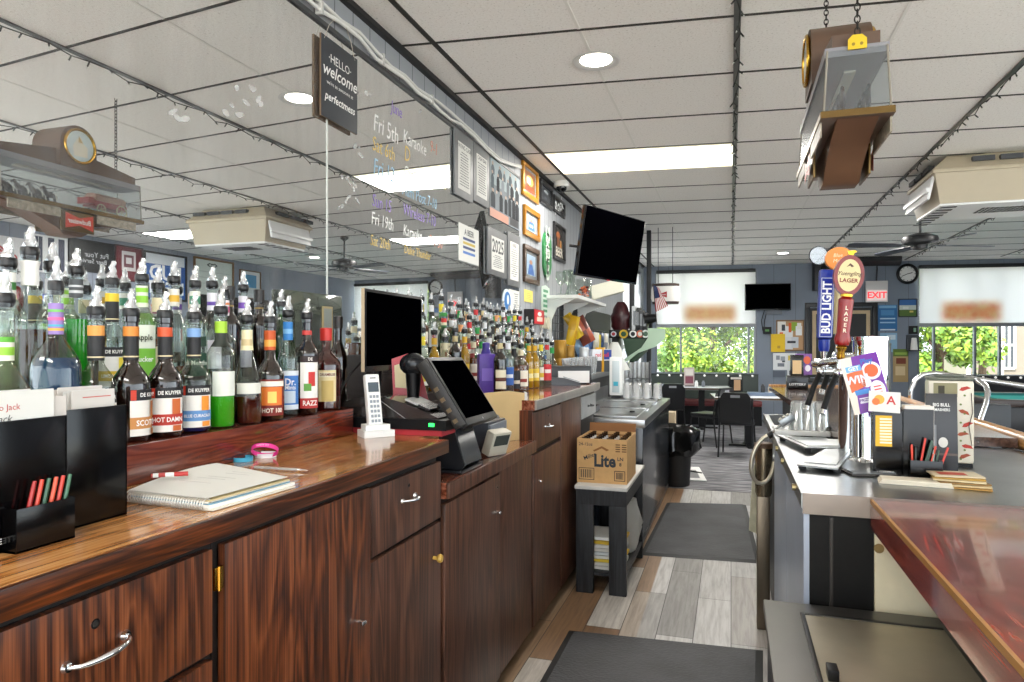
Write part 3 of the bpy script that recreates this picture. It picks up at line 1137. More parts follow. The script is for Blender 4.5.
# slips standing in the holder
def slips(n, x0, x1, y0, y1, z0, h0, h1, seed, where):
    r = random.Random(seed)
    for i in range(n):
        f = i / max(1, n - 1)
        q = MB()
        c = r.choice(['#dcdad4', '#d4cec8', '#e0dfdc', '#cbc5bf'])
        h = r.uniform(h0, h1)
        q.box(0, 0.0012, -0.5 * (y1 - y0) + r.uniform(0, 0.02), 0.5 * (y1 - y0) - r.uniform(0, 0.02), 0, h, P(c, 0.7))
        q.rect(-0.03, h - 0.014, 0.03, h - 0.012, P('#c86b62', 0.7), 0.0008, facing((0.0008, 0, 0), (1, 0, 0)))
        ln = r.uniform(-0.13, -0.01)
        q.obj('betting_slip', None, (x0 + (x1 - x0) * f, (y0 + y1) / 2, z0), (0, ln, 0),
              'white paper slip, %s from the front in the %s' % (['first', 'second', 'third', 'fourth', 'fifth', 'sixth', 'seventh', 'eighth', 'ninth', 'tenth'][n - 1 - i], where), 'slip', 'paper slips in the ' + where)
slips(7, -1.115 - 0.064, -1.115 - 0.012, 0.925, 1.04, ZW1 + 0.0045, 0.235, 0.255, 4, 'right part of the lottery holder')
slips(8, -1.115 - 0.058, -1.115 + 0.008, 0.70, 0.905, ZW1 + 0.0045, 0.232, 0.25, 5, 'left part of the lottery holder')
q = MB()
M = facing((0, 0, 0), (1, 0, 0))
q.box(0, 0.0015, -0.085, 0.085, 0, 0.062, M_paper)
q.disc(-0.05, 0.026, 0.018, P('#7b9a3e', 0.6), 0.002, 0.012, M=M)
q.blob([(-0.075, 0.028), (-0.03, 0.034), (-0.024, 0.026), (-0.07, 0.018)], P('#d8a33c', 0.6), 0.0022, M)
q.text('Lotto Jack', 0.014, P('#b8342c', 0.6), M, -0.002, 0.036, 0.002)
q.text('Jack', 0.016, P('#26262a', 0.6), M, 0.0, 0.018, 0.002, shear=0.3)
q.obj('playslip_card', None, (-1.115 + 0.0145, 0.785, ZW1 + 0.192), (0, 0, 0), 'white game card with a green round badge behind the black left panel', 'card')
q = MB()
q.box(0, 0.001, -0.06, 0.06, 0, 0.105, P('#eadfc6', 0.7))
for i in range(9):
    q.rect(-0.055, 0.008 + i * 0.0105, 0.055, 0.012 + i * 0.0105, P('#e3b65a', 0.7), 0.0013, M)
q.obj('playslip', None, (-1.115 + 0.0205, 0.705, ZW1 + 0.115), (0, 0, 0), 'yellow striped play slip hanging over the front of the black holder', 'slip')

# notebook
nb = thing('spiral_notebook', 'dog eared white spiral notebook stacked with papers on the near worktop', 'notebook', (-1.09, 1.1, ZW1), math.radians(-4))
rs = random.Random(11)
zz = 0.001
q = MB()
for i, (c, h, dx, dy) in enumerate([('#d9d3c4', 0.004, 0.012, 0.006), ('#efece4', 0.006, 0.006, 0.012), ('#7fa9bf', 0.0025, 0.0, 0.004), ('#e8e4da', 0.004, -0.004, 0.006), ('#cbb98c', 0.0025, 0.004, -0.004)]):
    q.box(-0.108 + dx, 0.108 + dx, 0.008, 0.245 + dy, zz, zz + h, P(c, 0.75), 0.0006, rot=(0, 0, rs.uniform(-0.02, 0.02)))
    zz += h + 0.0002
q.obj('lower_pages', nb)
q = MB()
n = 14
top = []
for j in range(n + 1):
    f = j / n
    top.append([q.v((-0.110 + 0.215 * i / 8, 0.006 + 0.24 * f, zz + 0.004 + 0.012 * math.sin(f * 2.4) * (0.5 + 0.5 * math.cos(i / 8 * 3.0)) + 0.010 * (1 - i / 8) * f)) for i in range(9)])
for a, c in zip(top, top[1:]):
    for i in range(8):
        q.face([a[i], a[i + 1], c[i + 1], c[i]], P('#d6d5cf', 0.7), True)
for k in range(7):
    yy = 0.08 + 0.02 * k
    if k % 3 != 1:
        q.box(-0.05, 0.04 + 0.01 * (k % 2), yy, yy + 0.001, zz + 0.0155, zz + 0.0158, P('#b9b7b4', 0.8))
q.obj('top_page', nb)
q = MB()
for i in range(30):
    x = -0.105 + 0.21 * i / 29
    q.tube([(x, 0.006 + 0.011 * math.cos(a * PI / 4), 0.013 + 0.012 * math.sin(a * PI / 4)) for a in range(8)], 0.0017, P('#c2c0ba', 0.35, 0.6), 5, True)
q.obj('spiral_wire', nb)
mk = thing('marker_pen', 'white and red dry erase marker lying on the spiral notebook', 'marker', (-1.155, 1.18, ZW1 + 0.048), math.radians(38))
mk.scale = (0.72, 0.72, 0.72)
q = MB()
q.cyl((-0.045, 0, 0), (0.012, 0, 0), 0.0065, M_white, n=12)
q.cyl((-0.03, 0, 0), (-0.012, 0, 0), 0.0067, P('#b33a34', 0.4), n=12)
q.obj('barrel', mk)
q = MB()
q.cyl((0.012, 0, 0), (0.05, 0, 0), 0.007, P('#b5302c', 0.35), n=12)
q.cyl((-0.05, 0, 0), (-0.045, 0, 0), 0.006, P('#b5302c', 0.35), n=12)
q.obj('cap', mk)
def band(label, p, r, col, tilt, txt=None):
    q = MB()
    M = Matrix.Rotation(tilt, 4, 'X')
    q.M = M
    pr = [(r, -0.006), (r + 0.0012, -0.006), (r + 0.0012, 0.006), (r, 0.006), (r, -0.006)]
    q.lathe(pr, P(col, 0.45), 32, caps=False)
    if txt:
        q.text(txt, 0.007, P('#f7c9e6', 0.5), bend=r + 0.0016, bold=0.01)
    return q.obj('wristband', None, p, (0, 0, math.radians(25)), label, 'wristband', 'rubber wristbands on the near worktop')
p = onZ(243, 461, ZW1)
band('blue rubber wristband lying flat beside the pink one', (p.x, p.y, ZW1 + 0.0065), 0.026, '#3fa0c4', 0)
p = onZ(249, 460, ZW1)
band('white rubber wristband under the pink one', (p.x + 0.01, p.y + 0.06, ZW1 + 0.0065), 0.029, '#ebebee', 0)
p = onZ(258, 461, ZW1)
band('hot pink rubber wristband leaning on the white and blue ones', (p.x, p.y + 0.03, ZW1 + 0.026), 0.036, '#e0328f', math.radians(-32), 'SAFETY 1ST')
pn = thing('pen', 'clear plastic ballpoint pen lying in front of the wristbands', 'pen', onZ(281, 469, ZW1 + 0.005), math.radians(0))
a, c = onZ(252, 467, ZW1 + 0.005), onZ(305, 470, ZW1 + 0.005)
d = (c - a)
q = MB()
q.cyl(d * -0.5, d * 0.32, 0.0048, G_film, n=10)
q.obj('barrel', pn)
q = MB()
q.cyl(d * 0.32, d * 0.5, 0.0045, M_chrome, 0.001, 10)
q.cyl(d * -0.45, d * 0.3, 0.0015, P('#30384a', 0.4), n=6)
q.obj('tip', pn)

# cordless phone
p = onZ(377, 436, ZW1)
ph = thing('cordless_phone', 'white cordless phone standing in its charger at the end of the worktop', 'phone', (p.x, p.y - 0.01, ZW1), math.radians(52))
ph.scale = (1.1, 1.1, 1.1)
q = MB()
q.prism([(-0.052, -0.035), (0.052, -0.035), (0.045, 0.045), (-0.045, 0.045)], 0.0005, 0.022, M_white)
q.prism([(-0.042, -0.020), (0.042, -0.020), (0.036, 0.035), (-0.036, 0.035)], 0.022, 0.040, M_white)
q.obj('charger', ph)
hs = MB()
hs.M = Matrix.Translation((0, 0.004, 0.026)) @ Matrix.Rotation(math.radians(-12), 4, 'X')
hs.box(-0.0245, 0.0245, -0.013, 0.013, 0, 0.178, M_white, 0.007)
hs.obj('handset', ph)
hs = MB()
hs.M = Matrix.Translation((0, 0.004, 0.026)) @ Matrix.Rotation(math.radians(-12), 4, 'X')
hs.box(-0.018, 0.018, -0.0145, -0.0125, 0.118, 0.15, P('#4a5660', 0.2))
hs.box(-0.010, 0.010, -0.0142, -0.0125, 0.163, 0.166, M_dgrey)
for r_ in range(6):
    for c_ in range(3):
        hs.box(-0.016 + 0.0115 * c_, -0.016 + 0.0115 * c_ + 0.0085, -0.0148, -0.0125, 0.018 + 0.016 * r_, 0.018 + 0.016 * r_ + 0.0095, P('#8d959d', 0.4), 0.001)
hs.obj('keypad', ph)

# receipt terminal with a humped smoked cover
tr = thing('ticket_terminal', 'black humped ticket terminal with a green light at the end of the worktop', 'terminal', (0, 0, 0))
M = Matrix.Translation((0, 2.145, ZW1)) @ Matrix.Rotation(PI / 2, 4, 'X')
def side(poly, y0, y1, m, name, parent, z=ZW1):
    q = MB()
    q.prism(poly, -y1, -y0, m, Matrix.Translation((0, 0, z)) @ Matrix.Rotation(PI / 2, 4, 'X'))
    return q.obj(name, parent)
side([(-1.40, 0.0005), (-0.985, 0.0005), (-0.985, 0.022), (-1.40, 0.022)], 2.25, 2.42, P('#b03038', 0.4), 'red_base', tr)
side([(-1.42, 0.022), (-0.965, 0.022), (-0.965, 0.058), (-1.03, 0.06), (-1.42, 0.06)], 2.24, 2.425, M_black, 'housing', tr)
hump = [(-1.42, 0.06)] + [(-1.42 + 0.015, 0.09), (-1.39, 0.112), (-1.34, 0.13), (-1.27, 0.137), (-1.20, 0.132), (-1.13, 0.115), (-1.06, 0.09), (-1.0, 0.066), (-1.0, 0.06)]
side(hump, 2.25, 2.415, P('#2b2725', 0.15, coat=0.5), 'smoked_cover', tr)
q = MB()
q.M = Matrix.Translation((-1.095, 2.33, ZW1 + 0.1105)) @ Matrix.Rotation(math.radians(21), 4, 'Y')
q.box(-0.05, 0.005, -0.06, 0.06, -0.003, 0.004, P('#b9b9b6', 0.4))
q.box(0.008, 0.055, -0.06, 0.06, -0.003, 0.004, P('#26262a', 0.2))
q.obj('display_panel', tr)
q = MB()
q.box(-1.03, -1.01, 2.235, 2.24, 0.036 + ZW1, 0.048 + ZW1, P('#30ff60', 0.3, emit=1.5))
q.obj('green_lamp', tr)
q = MB()
q.tube([(-1.13, 2.249, ZW1 + 0.06), (-1.17, 2.249, ZW1 + 0.085), (-1.21, 2.249, ZW1 + 0.11), (-1.25, 2.249, ZW1 + 0.135)], 0.0015, P('#8d8d8f', 0.3), 6)
q.obj('cover_seam', tr)

# monitor over the terminal
mo = thing('monitor', 'flat black monitor standing over the ticket terminal in front of the mirror', 'monitor', (0, 0, 0))
P0, P1 = onX(366, 288, -1.30), onX(423, 294, -1.30)
y0, y1 = P0.y, P1.y
z0 = onX(366, 372, -1.30).z
zt2 = P0.z
q = MB()
q.box(-1.32, -1.305, y0, y1, z0, zt2, M_black, 0.003)
q.box(-1.365, -1.32, y0 + 0.10, y1 - 0.08, z0 + 0.04, zt2 - 0.05, M_black, 0.01)
q.box(-1.319, -1.306, y0 - 0.002, y0 + 0.004, z0, zt2, P('#b9a68a', 0.5))
q.obj('casing', mo)
q = MB()
q.box(-1.306, -1.303, y0 + 0.014, y1 - 0.012, z0 + 0.022, zt2 - 0.012, M_screen)
q.obj('screen', mo)
q = MB()
q.box(-1.304, -1.302, (y0 + y1) / 2 + 0.12, (y0 + y1) / 2 + 0.15, z0 + 0.006, z0 + 0.014, P('#9a9a9c', 0.3))
q.box(-1.306, -1.3025, y0, y1, z0, z0 + 0.02, P('#2a2b2e', 0.25))
q.obj('lower_bezel', mo)
q = MB()
ym = (y0 + y1) / 2
q.tube([(-1.36, ym, z0 + 0.1), (-1.385, ym, z0 + 0.02), (-1.40, ym, ZW3 + 0.02)], 0.018, M_black, 10)
q.obj('stand_neck', mo)
q = MB()
q.lathe([(0.12, 0.0005), (0.12, 0.010), (0.05, 0.02), (0.02, 0.03)], P('#202124', 0.2), 24, (-1.50, ym, ZW3))
q.obj('stand_foot', mo)
q = MB()
q.tube([(-1.36, y0 + 0.1, z0 + 0.05), (-1.37, y0, z0 - 0.01), (-1.39, y0 - 0.02, z0 - 0.06), (-1.41, y0 - 0.03, z0 - 0.12), (-1.45, y0 + 0.05, ZW1 + 0.06)], 0.004, M_black, 8)
q.obj('cable', mo)

# till screen
A0, A1 = onX(466.5, 426, -0.90), onX(498, 416.5, -0.92)
B0, B1 = onX(431.7, 359.4, -1.06), onX(469, 358, -1.08)
pos = thing('till_screen', 'black touch screen till leaning back on a folded stand in the register well', 'till', (0, 0, 0))
xd = (A1 - A0)
up = ((B0 + B1) / 2 - (A0 + A1) / 2)
wd_, ht_ = xd.length, up.length
xh = xd.normalized()
zh = xh.cross(up).normalized()
yh = zh.cross(xh)
Mp = Matrix((xh, yh, zh)).transposed().to_4x4()
Mp.translation = (A0 + A1) / 2
wd_ = (wd_ + (B1 - B0).length) / 2 * 0.93
Mp.translation += xh * 0.012
hw = wd_ / 2
q = MB()
q.M = Mp
q.box(-hw, hw, 0, ht_, -0.035, 0, M_black, 0.005)
q.obj('casing', pos)
q = MB()
q.M = Mp
q.box(-hw + 0.02, hw - 0.018, 0.028, ht_ - 0.018, -0.001, 0.002, M_screen)
q.disc(0.0, 0.013, 0.004, P('#8a8c90', 0.3), 0.0012)
q.obj('screen', pos)
q = MB()
q.M = Mp
q.box(-hw - 0.008, -hw, 0.01, ht_ - 0.005, -0.05, -0.004, P('#1d1a18', 0.4), 0.003)
for i in range(4):
    q.box(-hw - 0.010, -hw - 0.007, 0.03 + 0.045 * i, 0.045 + 0.045 * i, -0.04, -0.022, P('#6b5a42', 0.35, 0.5))
q.obj('card_reader', pos)
ym = (A0.y + A1.y) / 2
q = MB()
q.M = Matrix.Translation((0, 0, ZW2))
Msd = Matrix.Rotation(PI / 2, 4, 'X')
for yy in (ym - 0.10, ym + 0.07):
    q.prism([(-1.16, 0.0005), (-0.97, 0.0005), (-0.945, 0.03), (-1.0, 0.2), (-1.05, 0.26), (-1.09, 0.2), (-1.16, 0.02)], -yy - 0.008, -yy + 0.008, P('#1b1c1f', 0.3), Msd)
q.prism([(-1.0, 0.03), (-0.945, 0.03), (-0.99, 0.18), (-1.05, 0.22)], -ym - 0.07, -ym + 0.1, P('#2b2d31', 0.25), Msd)
q.box(-1.18, -0.95, ym - 0.13, ym + 0.11, 0.0005, 0.014, P('#1b1c1f', 0.3), 0.004)
q.obj('folded_stand', pos)
q = MB()
q.M = Matrix.Translation((B0.x - 0.09, B0.y + 0.03, B0.z - 0.02))
q.ball((0, 0, 0), 0.055, P('#24262a', 0.25, 0.4), 16, (1, 0.8, 0.8))
q.lathe([(0.02, -0.16), (0.03, -0.03)], M_black, 12)
q.obj('rear_display', pos)
# red pouch with a sticky note behind the till
rp = thing('red_folder', 'red folder with a yellow note wedged behind the till screen', 'folder', (-1.215, 2.49, ZW3 + 0.0005), math.radians(-14))
rp.scale = (0.75, 0.75, 0.68)
q = MB()
q.M = Matrix.Rotation(math.radians(-10), 4, 'Y')
q.prism([(-0.10, 0), (0.10, 0), (0.07, 0.30), (0.02, 0.36), (-0.07, 0.34)], -0.01, 0.01, P('#b32634', 0.35), facing((0, 0, 0.002), (0.6, -0.8, 0)))
q.obj('folder_cover', rp)
q = MB()
q.M = Matrix.Rotation(math.radians(-10), 4, 'Y')
q.prism([(-0.072, 0.17), (0.01, 0.15), (0.028, 0.27), (0.0, 0.31), (-0.06, 0.30)], 0.0105, 0.0125, P('#dfd2ab', 0.8), facing((0, 0, 0.002), (0.6, -0.8, 0)))
q.obj('note', rp)
# cash drawer / printer beside the till
pr = thing('receipt_printer', 'grey receipt printer with a front slot beside the till screen', 'printer', (0, 0, ZW2))
yp0, yp1 = 2.84, 3.08
q = MB()
q.box(-1.24, -1.02, yp0, yp1, 0.0, 0.135, P('#3c4048', 0.35), 0.006)
q.obj('housing', pr)
q = MB()
q.box(-1.022, -1.012, yp0 + 0.005, yp1 - 0.005, 0.03, 0.125, P('#7f858d', 0.35), 0.003)
q.box(-1.013, -1.010, yp0 + 0.03, yp1 - 0.03, 0.085, 0.095, M_black)
q.obj('front_panel', pr)
q = MB()
q.prism([(-0.09, 0.135), (0.09, 0.135), (0.08, 0.15), (-0.02, 0.165), (-0.09, 0.158)], -0.10, 0.10, M_black, Matrix.Translation((-1.13, (yp0 + yp1) / 2, 0)) @ Matrix.Rotation(PI / 2, 4, 'X'))
q.obj('paper_cover', pr)
cr_ = thing('card_terminal', 'small pale card terminal leaning under the till screen', 'card terminal', (-0.985, 2.80, ZW2), math.radians(-25))
cr_.scale = (1.25, 1.25, 1.2)
q = MB()
q.M = Matrix.Rotation(math.radians(20), 4, 'Y')
q.box(-0.02, 0.02, -0.045, 0.045, 0.008, 0.10, P('#b9b3a2', 0.5), 0.008)
q.obj('case', cr_)
q = MB()
q.M = Matrix.Rotation(math.radians(20), 4, 'Y')
q.box(0.019, 0.0215, -0.034, 0.034, 0.05, 0.09, P('#3b3f3a', 0.2))
q.obj('display', cr_)
ev = thing('manila_envelope', 'tan manila envelope standing on edge behind the receipt printer', 'envelope', (-1.08, 3.20, ZW2), math.radians(6))
q = MB()
q.prism([(-0.16, 0.0), (0.14, 0.0), (0.15, 0.235), (0.05, 0.25), (-0.16, 0.245)], -0.004, 0.0, P('#d2b27c', 0.7, noise=0.05, scale=8), facing((0, 0, 0.001), (0.75, -0.6, 0)))
q.obj('envelope', ev)
q = MB()
q.prism([(0.10, 0.0), (0.165, 0.0), (0.172, 0.235), (0.155, 0.243), (0.15, 0.1)], -0.012, -0.005, M_paper, facing((0, 0, 0.001), (0.75, -0.6, 0)))
q.obj('loose_paper', ev)
# ================================================================== BOTTLES
def shoulder(r, rn, z0, z1, n=7, k=1.6):
    out = []
    for i in range(n + 1):
        t = i / n
        s = (math.cos(t * PI) + 1) / 2
        out.append((rn + (r - rn) * s ** (1 / k if k else 1), z0 + (z1 - z0) * t))
    return out
SHAPES = {   # body radius, body top, shoulder top, neck radius, glass height, shoulder power
    'cordial': (0.041, 0.127, 0.180, 0.0155, 0.285, 1.6),
    'tall': (0.036, 0.19, 0.235, 0.0145, 0.305, 1.4),
    'round': (0.056, 0.105, 0.185, 0.0155, 0.30, 1.7),
    'bell': (0.058, 0.155, 0.222, 0.0160, 0.31, 1.7),
    'cone': (0.040, 0.085, 0.235, 0.0140, 0.285, 0.95),
    'squat': (0.050, 0.15, 0.20, 0.0160, 0.265, 1.8),
    'slim': (0.033, 0.17, 0.24, 0.0140, 0.31, 1.1),
}
_spout = {}
def bottle_parts(t, shape, glass_m, liq=None, level=0.6, label=None, neck=None, txts=(), cap=None, collar='#121214', spout=True, n=20, arcs=()):
    """label=(z0,z1,half angle,colour[,more patches]); neck=[(z0,z1,colour)]; txts=[(string,size,z,colour)]"""
    r, hb, hs, rn, H, k = SHAPES[shape]
    prof = [(r * 0.86, 0.0), (r, 0.007), (r, hb)] + shoulder(r, rn, hb, hs, 7, k)[1:] + [(rn, H - 0.014), (rn * 1.16, H - 0.012), (rn * 1.16, H)]
    q = MB()
    q.lathe(prof, glass_m, n)
    q.obj('glass', t)
    if liq:
        top = level * H
        lp = [(r * 0.84, 0.004), (r - 0.0022, 0.010)]
        for a, z in prof[2:]:
            if z < top: lp.append((a - 0.0022, z))
        ro = rn
        for (a0, z0), (a1, z1) in zip(prof, prof[1:]):
            if z0 <= top <= z1 and z1 > z0:
                ro = a0 + (a1 - a0) * (top - z0) / (z1 - z0)
        lp.append((ro - 0.0022, top))
        q = MB()
        q.lathe(lp, liq, n)
        q.obj('liquid', t)
    if label:
        q = MB()
        for i, (z0, z1, a, c) in enumerate(label):
            q.patch(r + 0.0008 + 0.0004 * i, z0, z1, a, P(c, 0.55), 10)
        for i, (z0, z1, a, c, a0) in enumerate(arcs):
            q.patch(r + 0.003 + 0.0003 * i, z0, z1, a, P(c, 0.55), 5, a0)
        for s, size, z, c in txts:
            K = q.M
            q.M = Matrix.Translation((0, 0, z))
            q.text(s, size, P(c, 0.55), bend=r + 0.0052, bold=0.02, sx=0.85)
            q.M = K
        q.obj('label', t)
    if neck:
        q = MB()
        def rad(z):
            for (a0, z0), (a1, z1) in zip(prof, prof[1:]):
                if z0 <= z <= z1 and z1 > z0:
                    return a0 + (a1 - a0) * (z - z0) / (z1 - z0)
            return rn
        for i, (z0, z1, c) in enumerate(neck):
            pr = [(rad(z0 + (z1 - z0) * j / 4) + 0.0009 + 0.0003 * i, z0 + (z1 - z0) * j / 4) for j in range(5)]
            q.lathe(pr, P(c, 0.5), n, caps=False)
        q.obj('neck_label', t)
    if cap:
        q = MB()
        q.lathe([(rn * 1.25, H - 0.03), (rn * 1.28, H + 0.012), (rn * 0.9, H + 0.014)], P(cap, 0.4), n)
        q.obj('cap', t)
    if spout:
        q = MB()
        q.lathe([(rn * 0.9, H - 0.008), (0.0175, H - 0.002), (0.0185, H + 0.004), (0.0185, H + 0.015), (0.0165, H + 0.019), (0.012, H + 0.0195)], P(collar, 0.35), n)
        co = q.obj('pourer_collar', t)
        key = (round(H, 3), n)
        if key not in _spout:
            q = MB()
            rr = random.Random(int(H * 1000))
            rings = []
            for z, rad_, dx in ((0.0196, 0.0130, 0), (0.028, 0.0125, 0.0), (0.038, 0.0085, 0.002), (0.048, 0.0075, 0.0), (0.057, 0.0068, 0.004), (0.064, 0.0048, 0.003)):
                rings.append([q.v((dx + math.cos(2 * PI * i / 10) * rad_ * rr.uniform(0.7, 1.3), math.sin(2 * PI * i / 10) * rad_ * rr.uniform(0.7, 1.3), H + z)) for i in range(10)])
            for a, c in zip(rings, rings[1:]):
                for i in range(10):
                    q.face([a[i], a[(i + 1) % 10], c[(i + 1) % 10], c[i]], G_film, False)
            q.face(rings[-1], G_film)
            q.cyl((0, 0, H + 0.018), (0.003, 0, H + 0.055), 0.0032, P('#d9dadb', 0.3), n=8)
            _spout[key] = q.mesh('spout_cover')
        so_ = bpy.data.objects.new('spout_cover', _spout[key])
        COL.objects.link(so_)
        so_.parent = co
    return t
def aim(p):
    return math.atan2(-p[0], p[1])
def bottle(desc, u, x, z, shape, glass_m, turn=0.0, group=None, **kw):
    y = onX(u, 345, x).y
    t = thing('liquor_bottle', desc, 'bottle', (x, y, z), aim((x, y)) + turn, group)
    if group == GF: t.scale = (1.05, 1.05, 1.06) if shape != 'bell' else (0.86, 0.86, 1.14)
    bottle_parts(t, shape, glass_m, **kw)
    return t
L = liquid
GF, GR = 'liqueur bottles in the front row by the mirror', 'liquor bottles in the back row by the mirror'
Z1, Z2 = 1.267, 1.3755
dk = lambda band, body, strip, name: dict(neck=[(0.186, 0.262, '#151417'), (0.240, 0.262, band), (0.192, 0.195, '#d9c8a0')],
    label=[(0.014, 0.119, 0.95, '#e9e6e0'), (0.094, 0.119, 0.95, '#17161a'), (0.03, 0.056, 0.95, strip)],
    arcs=[(0.095, 0.118, 0.13, '#c93a24', -0.78), (0.056, 0.092, 0.24, body, 0.45), (0.016, 0.029, 0.25, body, 0.5)],
    txts=[('   DE KUYPER', 0.0125, 0.1065, '#f2f0ec'), (name, min(0.018, 0.125 / len(name)), 0.043, '#f5f2ee')])
# front row, left to right
bottle('clear round bottle with green neck bands and a yellow base label at the left edge', 4, -1.40, Z1, 'round', G_clear, 0.2, GF, liq=L('#d8e2c8', 0.15), level=0.18, label=[(0.015, 0.06, 1.2, '#e3c02c')], neck=[(0.19, 0.235, '#e9ead9'), (0.20, 0.216, '#8fc63a'), (0.225, 0.235, '#5aa832')], txts=[('RESERVE', 0.02, 0.04, '#3a2c10')])
bottle('round clear bottle of deep blue liquid with a rainbow swirl neck', 56, -1.42, Z1, 'bell', G_clear, 0.1, GF, liq=L('#0c3a66', 0.8), level=0.58, neck=[(0.225, 0.285, '#9a7fc0'), (0.232, 0.237, '#e9b04a'), (0.24, 0.244, '#4fb0c8'), (0.252, 0.258, '#e76aa0'), (0.268, 0.273, '#7ac26a')], label=[(0.03, 0.031, 0.2, '#ffffff')], txts=[('V      P', 0.05, 0.10, '#f4f6f8')])
bottle('clear cordial bottle with orange band and black neck label beside the blue bottle', 96, -1.40, Z1, 'cordial', G_clear, 0.25, GF, liq=L('#d9cfa8', 0.12), level=0.4, **dk('#e39a4a', '#e0a33c', '#d8a648', 'AMARETTO'))
bottle('dark brown cordial bottle with a plain orange neck band above the slip holder', 131, -1.39, Z1, 'cordial', G_brown, 0.9, GF, liq=L('#1d0d06', 0.9), level=0.72, **dk('#e08a35', '#b06a2a', '#c98a4a', 'SCOTCH'))
bottle('dark cordial bottle with the red HOT DAMN label', 165, -1.38, Z1, 'cordial', G_brown, 0.15, GF, liq=L('#1d0d06', 0.9), level=0.75, **dk('#d7552c', '#c7642a', '#b5301f', 'HOT DAMN'))
bottle('clear cordial bottle with the BLUE CURACAO label and orange fruit', 194, -1.38, Z1, 'cordial', G_clear, 0.2, GF, liq=L('#10206a', 0.8), level=0.06, **dk('#7fa6d6', '#e8912c', '#5f8fc6', 'BLUE CURACAO'))
bottle('clear bottle with lime neck band, white label and bright green liquid', 221, -1.38, Z1, 'tall', G_clear, 0.3, GF, liq=L('#46c81e', 0.7), level=0.28, neck=[(0.215, 0.283, '#232a22'), (0.252, 0.283, '#a6d23a')], label=[(0.085, 0.15, 0.9, '#dfe3da')])
bottle('cone shaped clear bottle with cream neck label and brown liquid at the bottom', 247, -1.37, Z1, 'cone', G_clear, 0.2, GF, liq=L('#4a1810', 0.85), level=0.27, neck=[(0.205, 0.262, '#e6dcb4'), (0.218, 0.236, '#cdb98a')], label=[(0.085, 0.115, 0.9, '#dcdcd2')])
bottle('dark bottle with a flaming orange HOT 100 label', 270, -1.37, Z1, 'cordial', G_brown, 0.15, GF, liq=L('#1d0d06', 0.9), level=0.8, neck=[(0.205, 0.262, '#c9541c'), (0.215, 0.235, '#eda94a')], label=[(0.015, 0.12, 0.95, '#7c1d12'), (0.045, 0.098, 0.75, '#e2772a'), (0.052, 0.085, 0.3, '#f5cf6a'), (0.1, 0.115, 0.9, '#f0e6da')], txts=[('HOT 100', 0.018, 0.03, '#f3e6d6')])
bottle('clear bottle with a blue wrap on its neck and a blue peppermint label', 288, -1.40, Z1, 'slim', G_clear, 0.2, GF, liq=L('#dfe8ea', 0.1), level=0.6, neck=[(0.235, 0.292, '#2f7fc9'), (0.255, 0.27, '#7fb6e2')], label=[(0.02, 0.14, 0.95, '#3a78c4'), (0.02, 0.035, 0.95, '#dfe6ee'), (0.125, 0.14, 0.95, '#dfe6ee'), (0.04, 0.078, 0.5, '#c8d6e4')], txts=[('Dr.', 0.03, 0.105, '#eef2f8'), ('Mints', 0.018, 0.088, '#eef2f8')])
bottle('dark red bottle with a strawberry on a white label and red neck ring', 307, -1.37, Z1, 'tall', G_brown, 0.25, GF, liq=L('#2a0a08', 0.9), level=0.8, neck=[(0.252, 0.266, '#c9403a')], label=[(0.02, 0.165, 0.85, '#eceae4'), (0.02, 0.052, 0.85, '#b62a28'), (0.165, 0.185, 0.85, '#2a1a1a')], arcs=[(0.09, 0.135, 0.28, '#c62f2a', 0.15), (0.075, 0.098, 0.3, '#5c9a3c', -0.2)], txts=[('RAZZ', 0.022, 0.036, '#f4ece6'), ('DE', 0.014, 0.175, '#f4ece6')])
bottle('ruby brown bottle with red cap and cream DRAMBUIE label at the row end', 326, -1.40, Z1, 'squat', G_red, 0.1, GF, liq=L('#3a100a', 0.85), level=0.72, cap='#c8281e', spout=False, label=[(0.03, 0.135, 0.6, '#e2d3a0'), (0.03, 0.1, 0.4, '#cdb26a'), (0.112, 0.128, 0.55, '#efe6c8')], txts=[('DRAMBUIE', 0.013, 0.12, '#6a1d14')])
bottle('small dark amber bottle standing behind the red capped one', 338, -1.43, Z1, 'slim', G_brown, 0.1, GF, liq=L('#1d0d06', 0.9), level=0.6, spout=False, cap='#1b1410')
# back row
def back_row(desc, u, shape, glass_m, **kw):
    return bottle(desc, u, -1.575, Z2, shape, glass_m, 0.15, GR, **kw)
back_row('tall clear bottle of brown liquor with a plain white wrapped neck', 30, 'bell', G_clear, liq=L('#3a1d0c', 0.85), level=0.48, neck=[(0.245, 0.298, '#ecebe6')]).scale = (1.08, 1.08, 1.08)
back_row('clear bottle of vivid green liquor with a silver and black neck', 76, 'tall', G_clear, liq=L('#2cb52a', 0.65), level=0.62, neck=[(0.245, 0.29, '#4a4e50'), (0.255, 0.262, '#c9ccce'), (0.27, 0.275, '#c9ccce')])
back_row('clear bottle with yellow neck band and lemon label in the back row', 112, 'cordial', G_clear, **dk('#ecc832', '#e9cf3a', '#d7b52c', 'LIMONCELLO'))
back_row('apple green pucker bottle with lime bands in the back row', 142, 'tall', G_clear, liq=L('#b5dc8a', 0.3), level=0.7, neck=[(0.23, 0.29, '#dfe8cf'), (0.238, 0.262, '#8fce3a'), (0.272, 0.284, '#8fce3a')], label=[(0.03, 0.18, 0.95, '#e9efe0'), (0.03, 0.115, 0.95, '#7cc23c')], txts=[('Apple', 0.022, 0.145, '#2c3a22'), ('Pucker', 0.02, 0.085, '#f4f8ee')])
back_row('clear bottle with white and gold neck band and little brown liquor', 174, 'slim', G_clear, liq=L('#6a3414', 0.8), level=0.2, neck=[(0.24, 0.29, '#e9e6da'), (0.252, 0.272, '#e0b23a')])
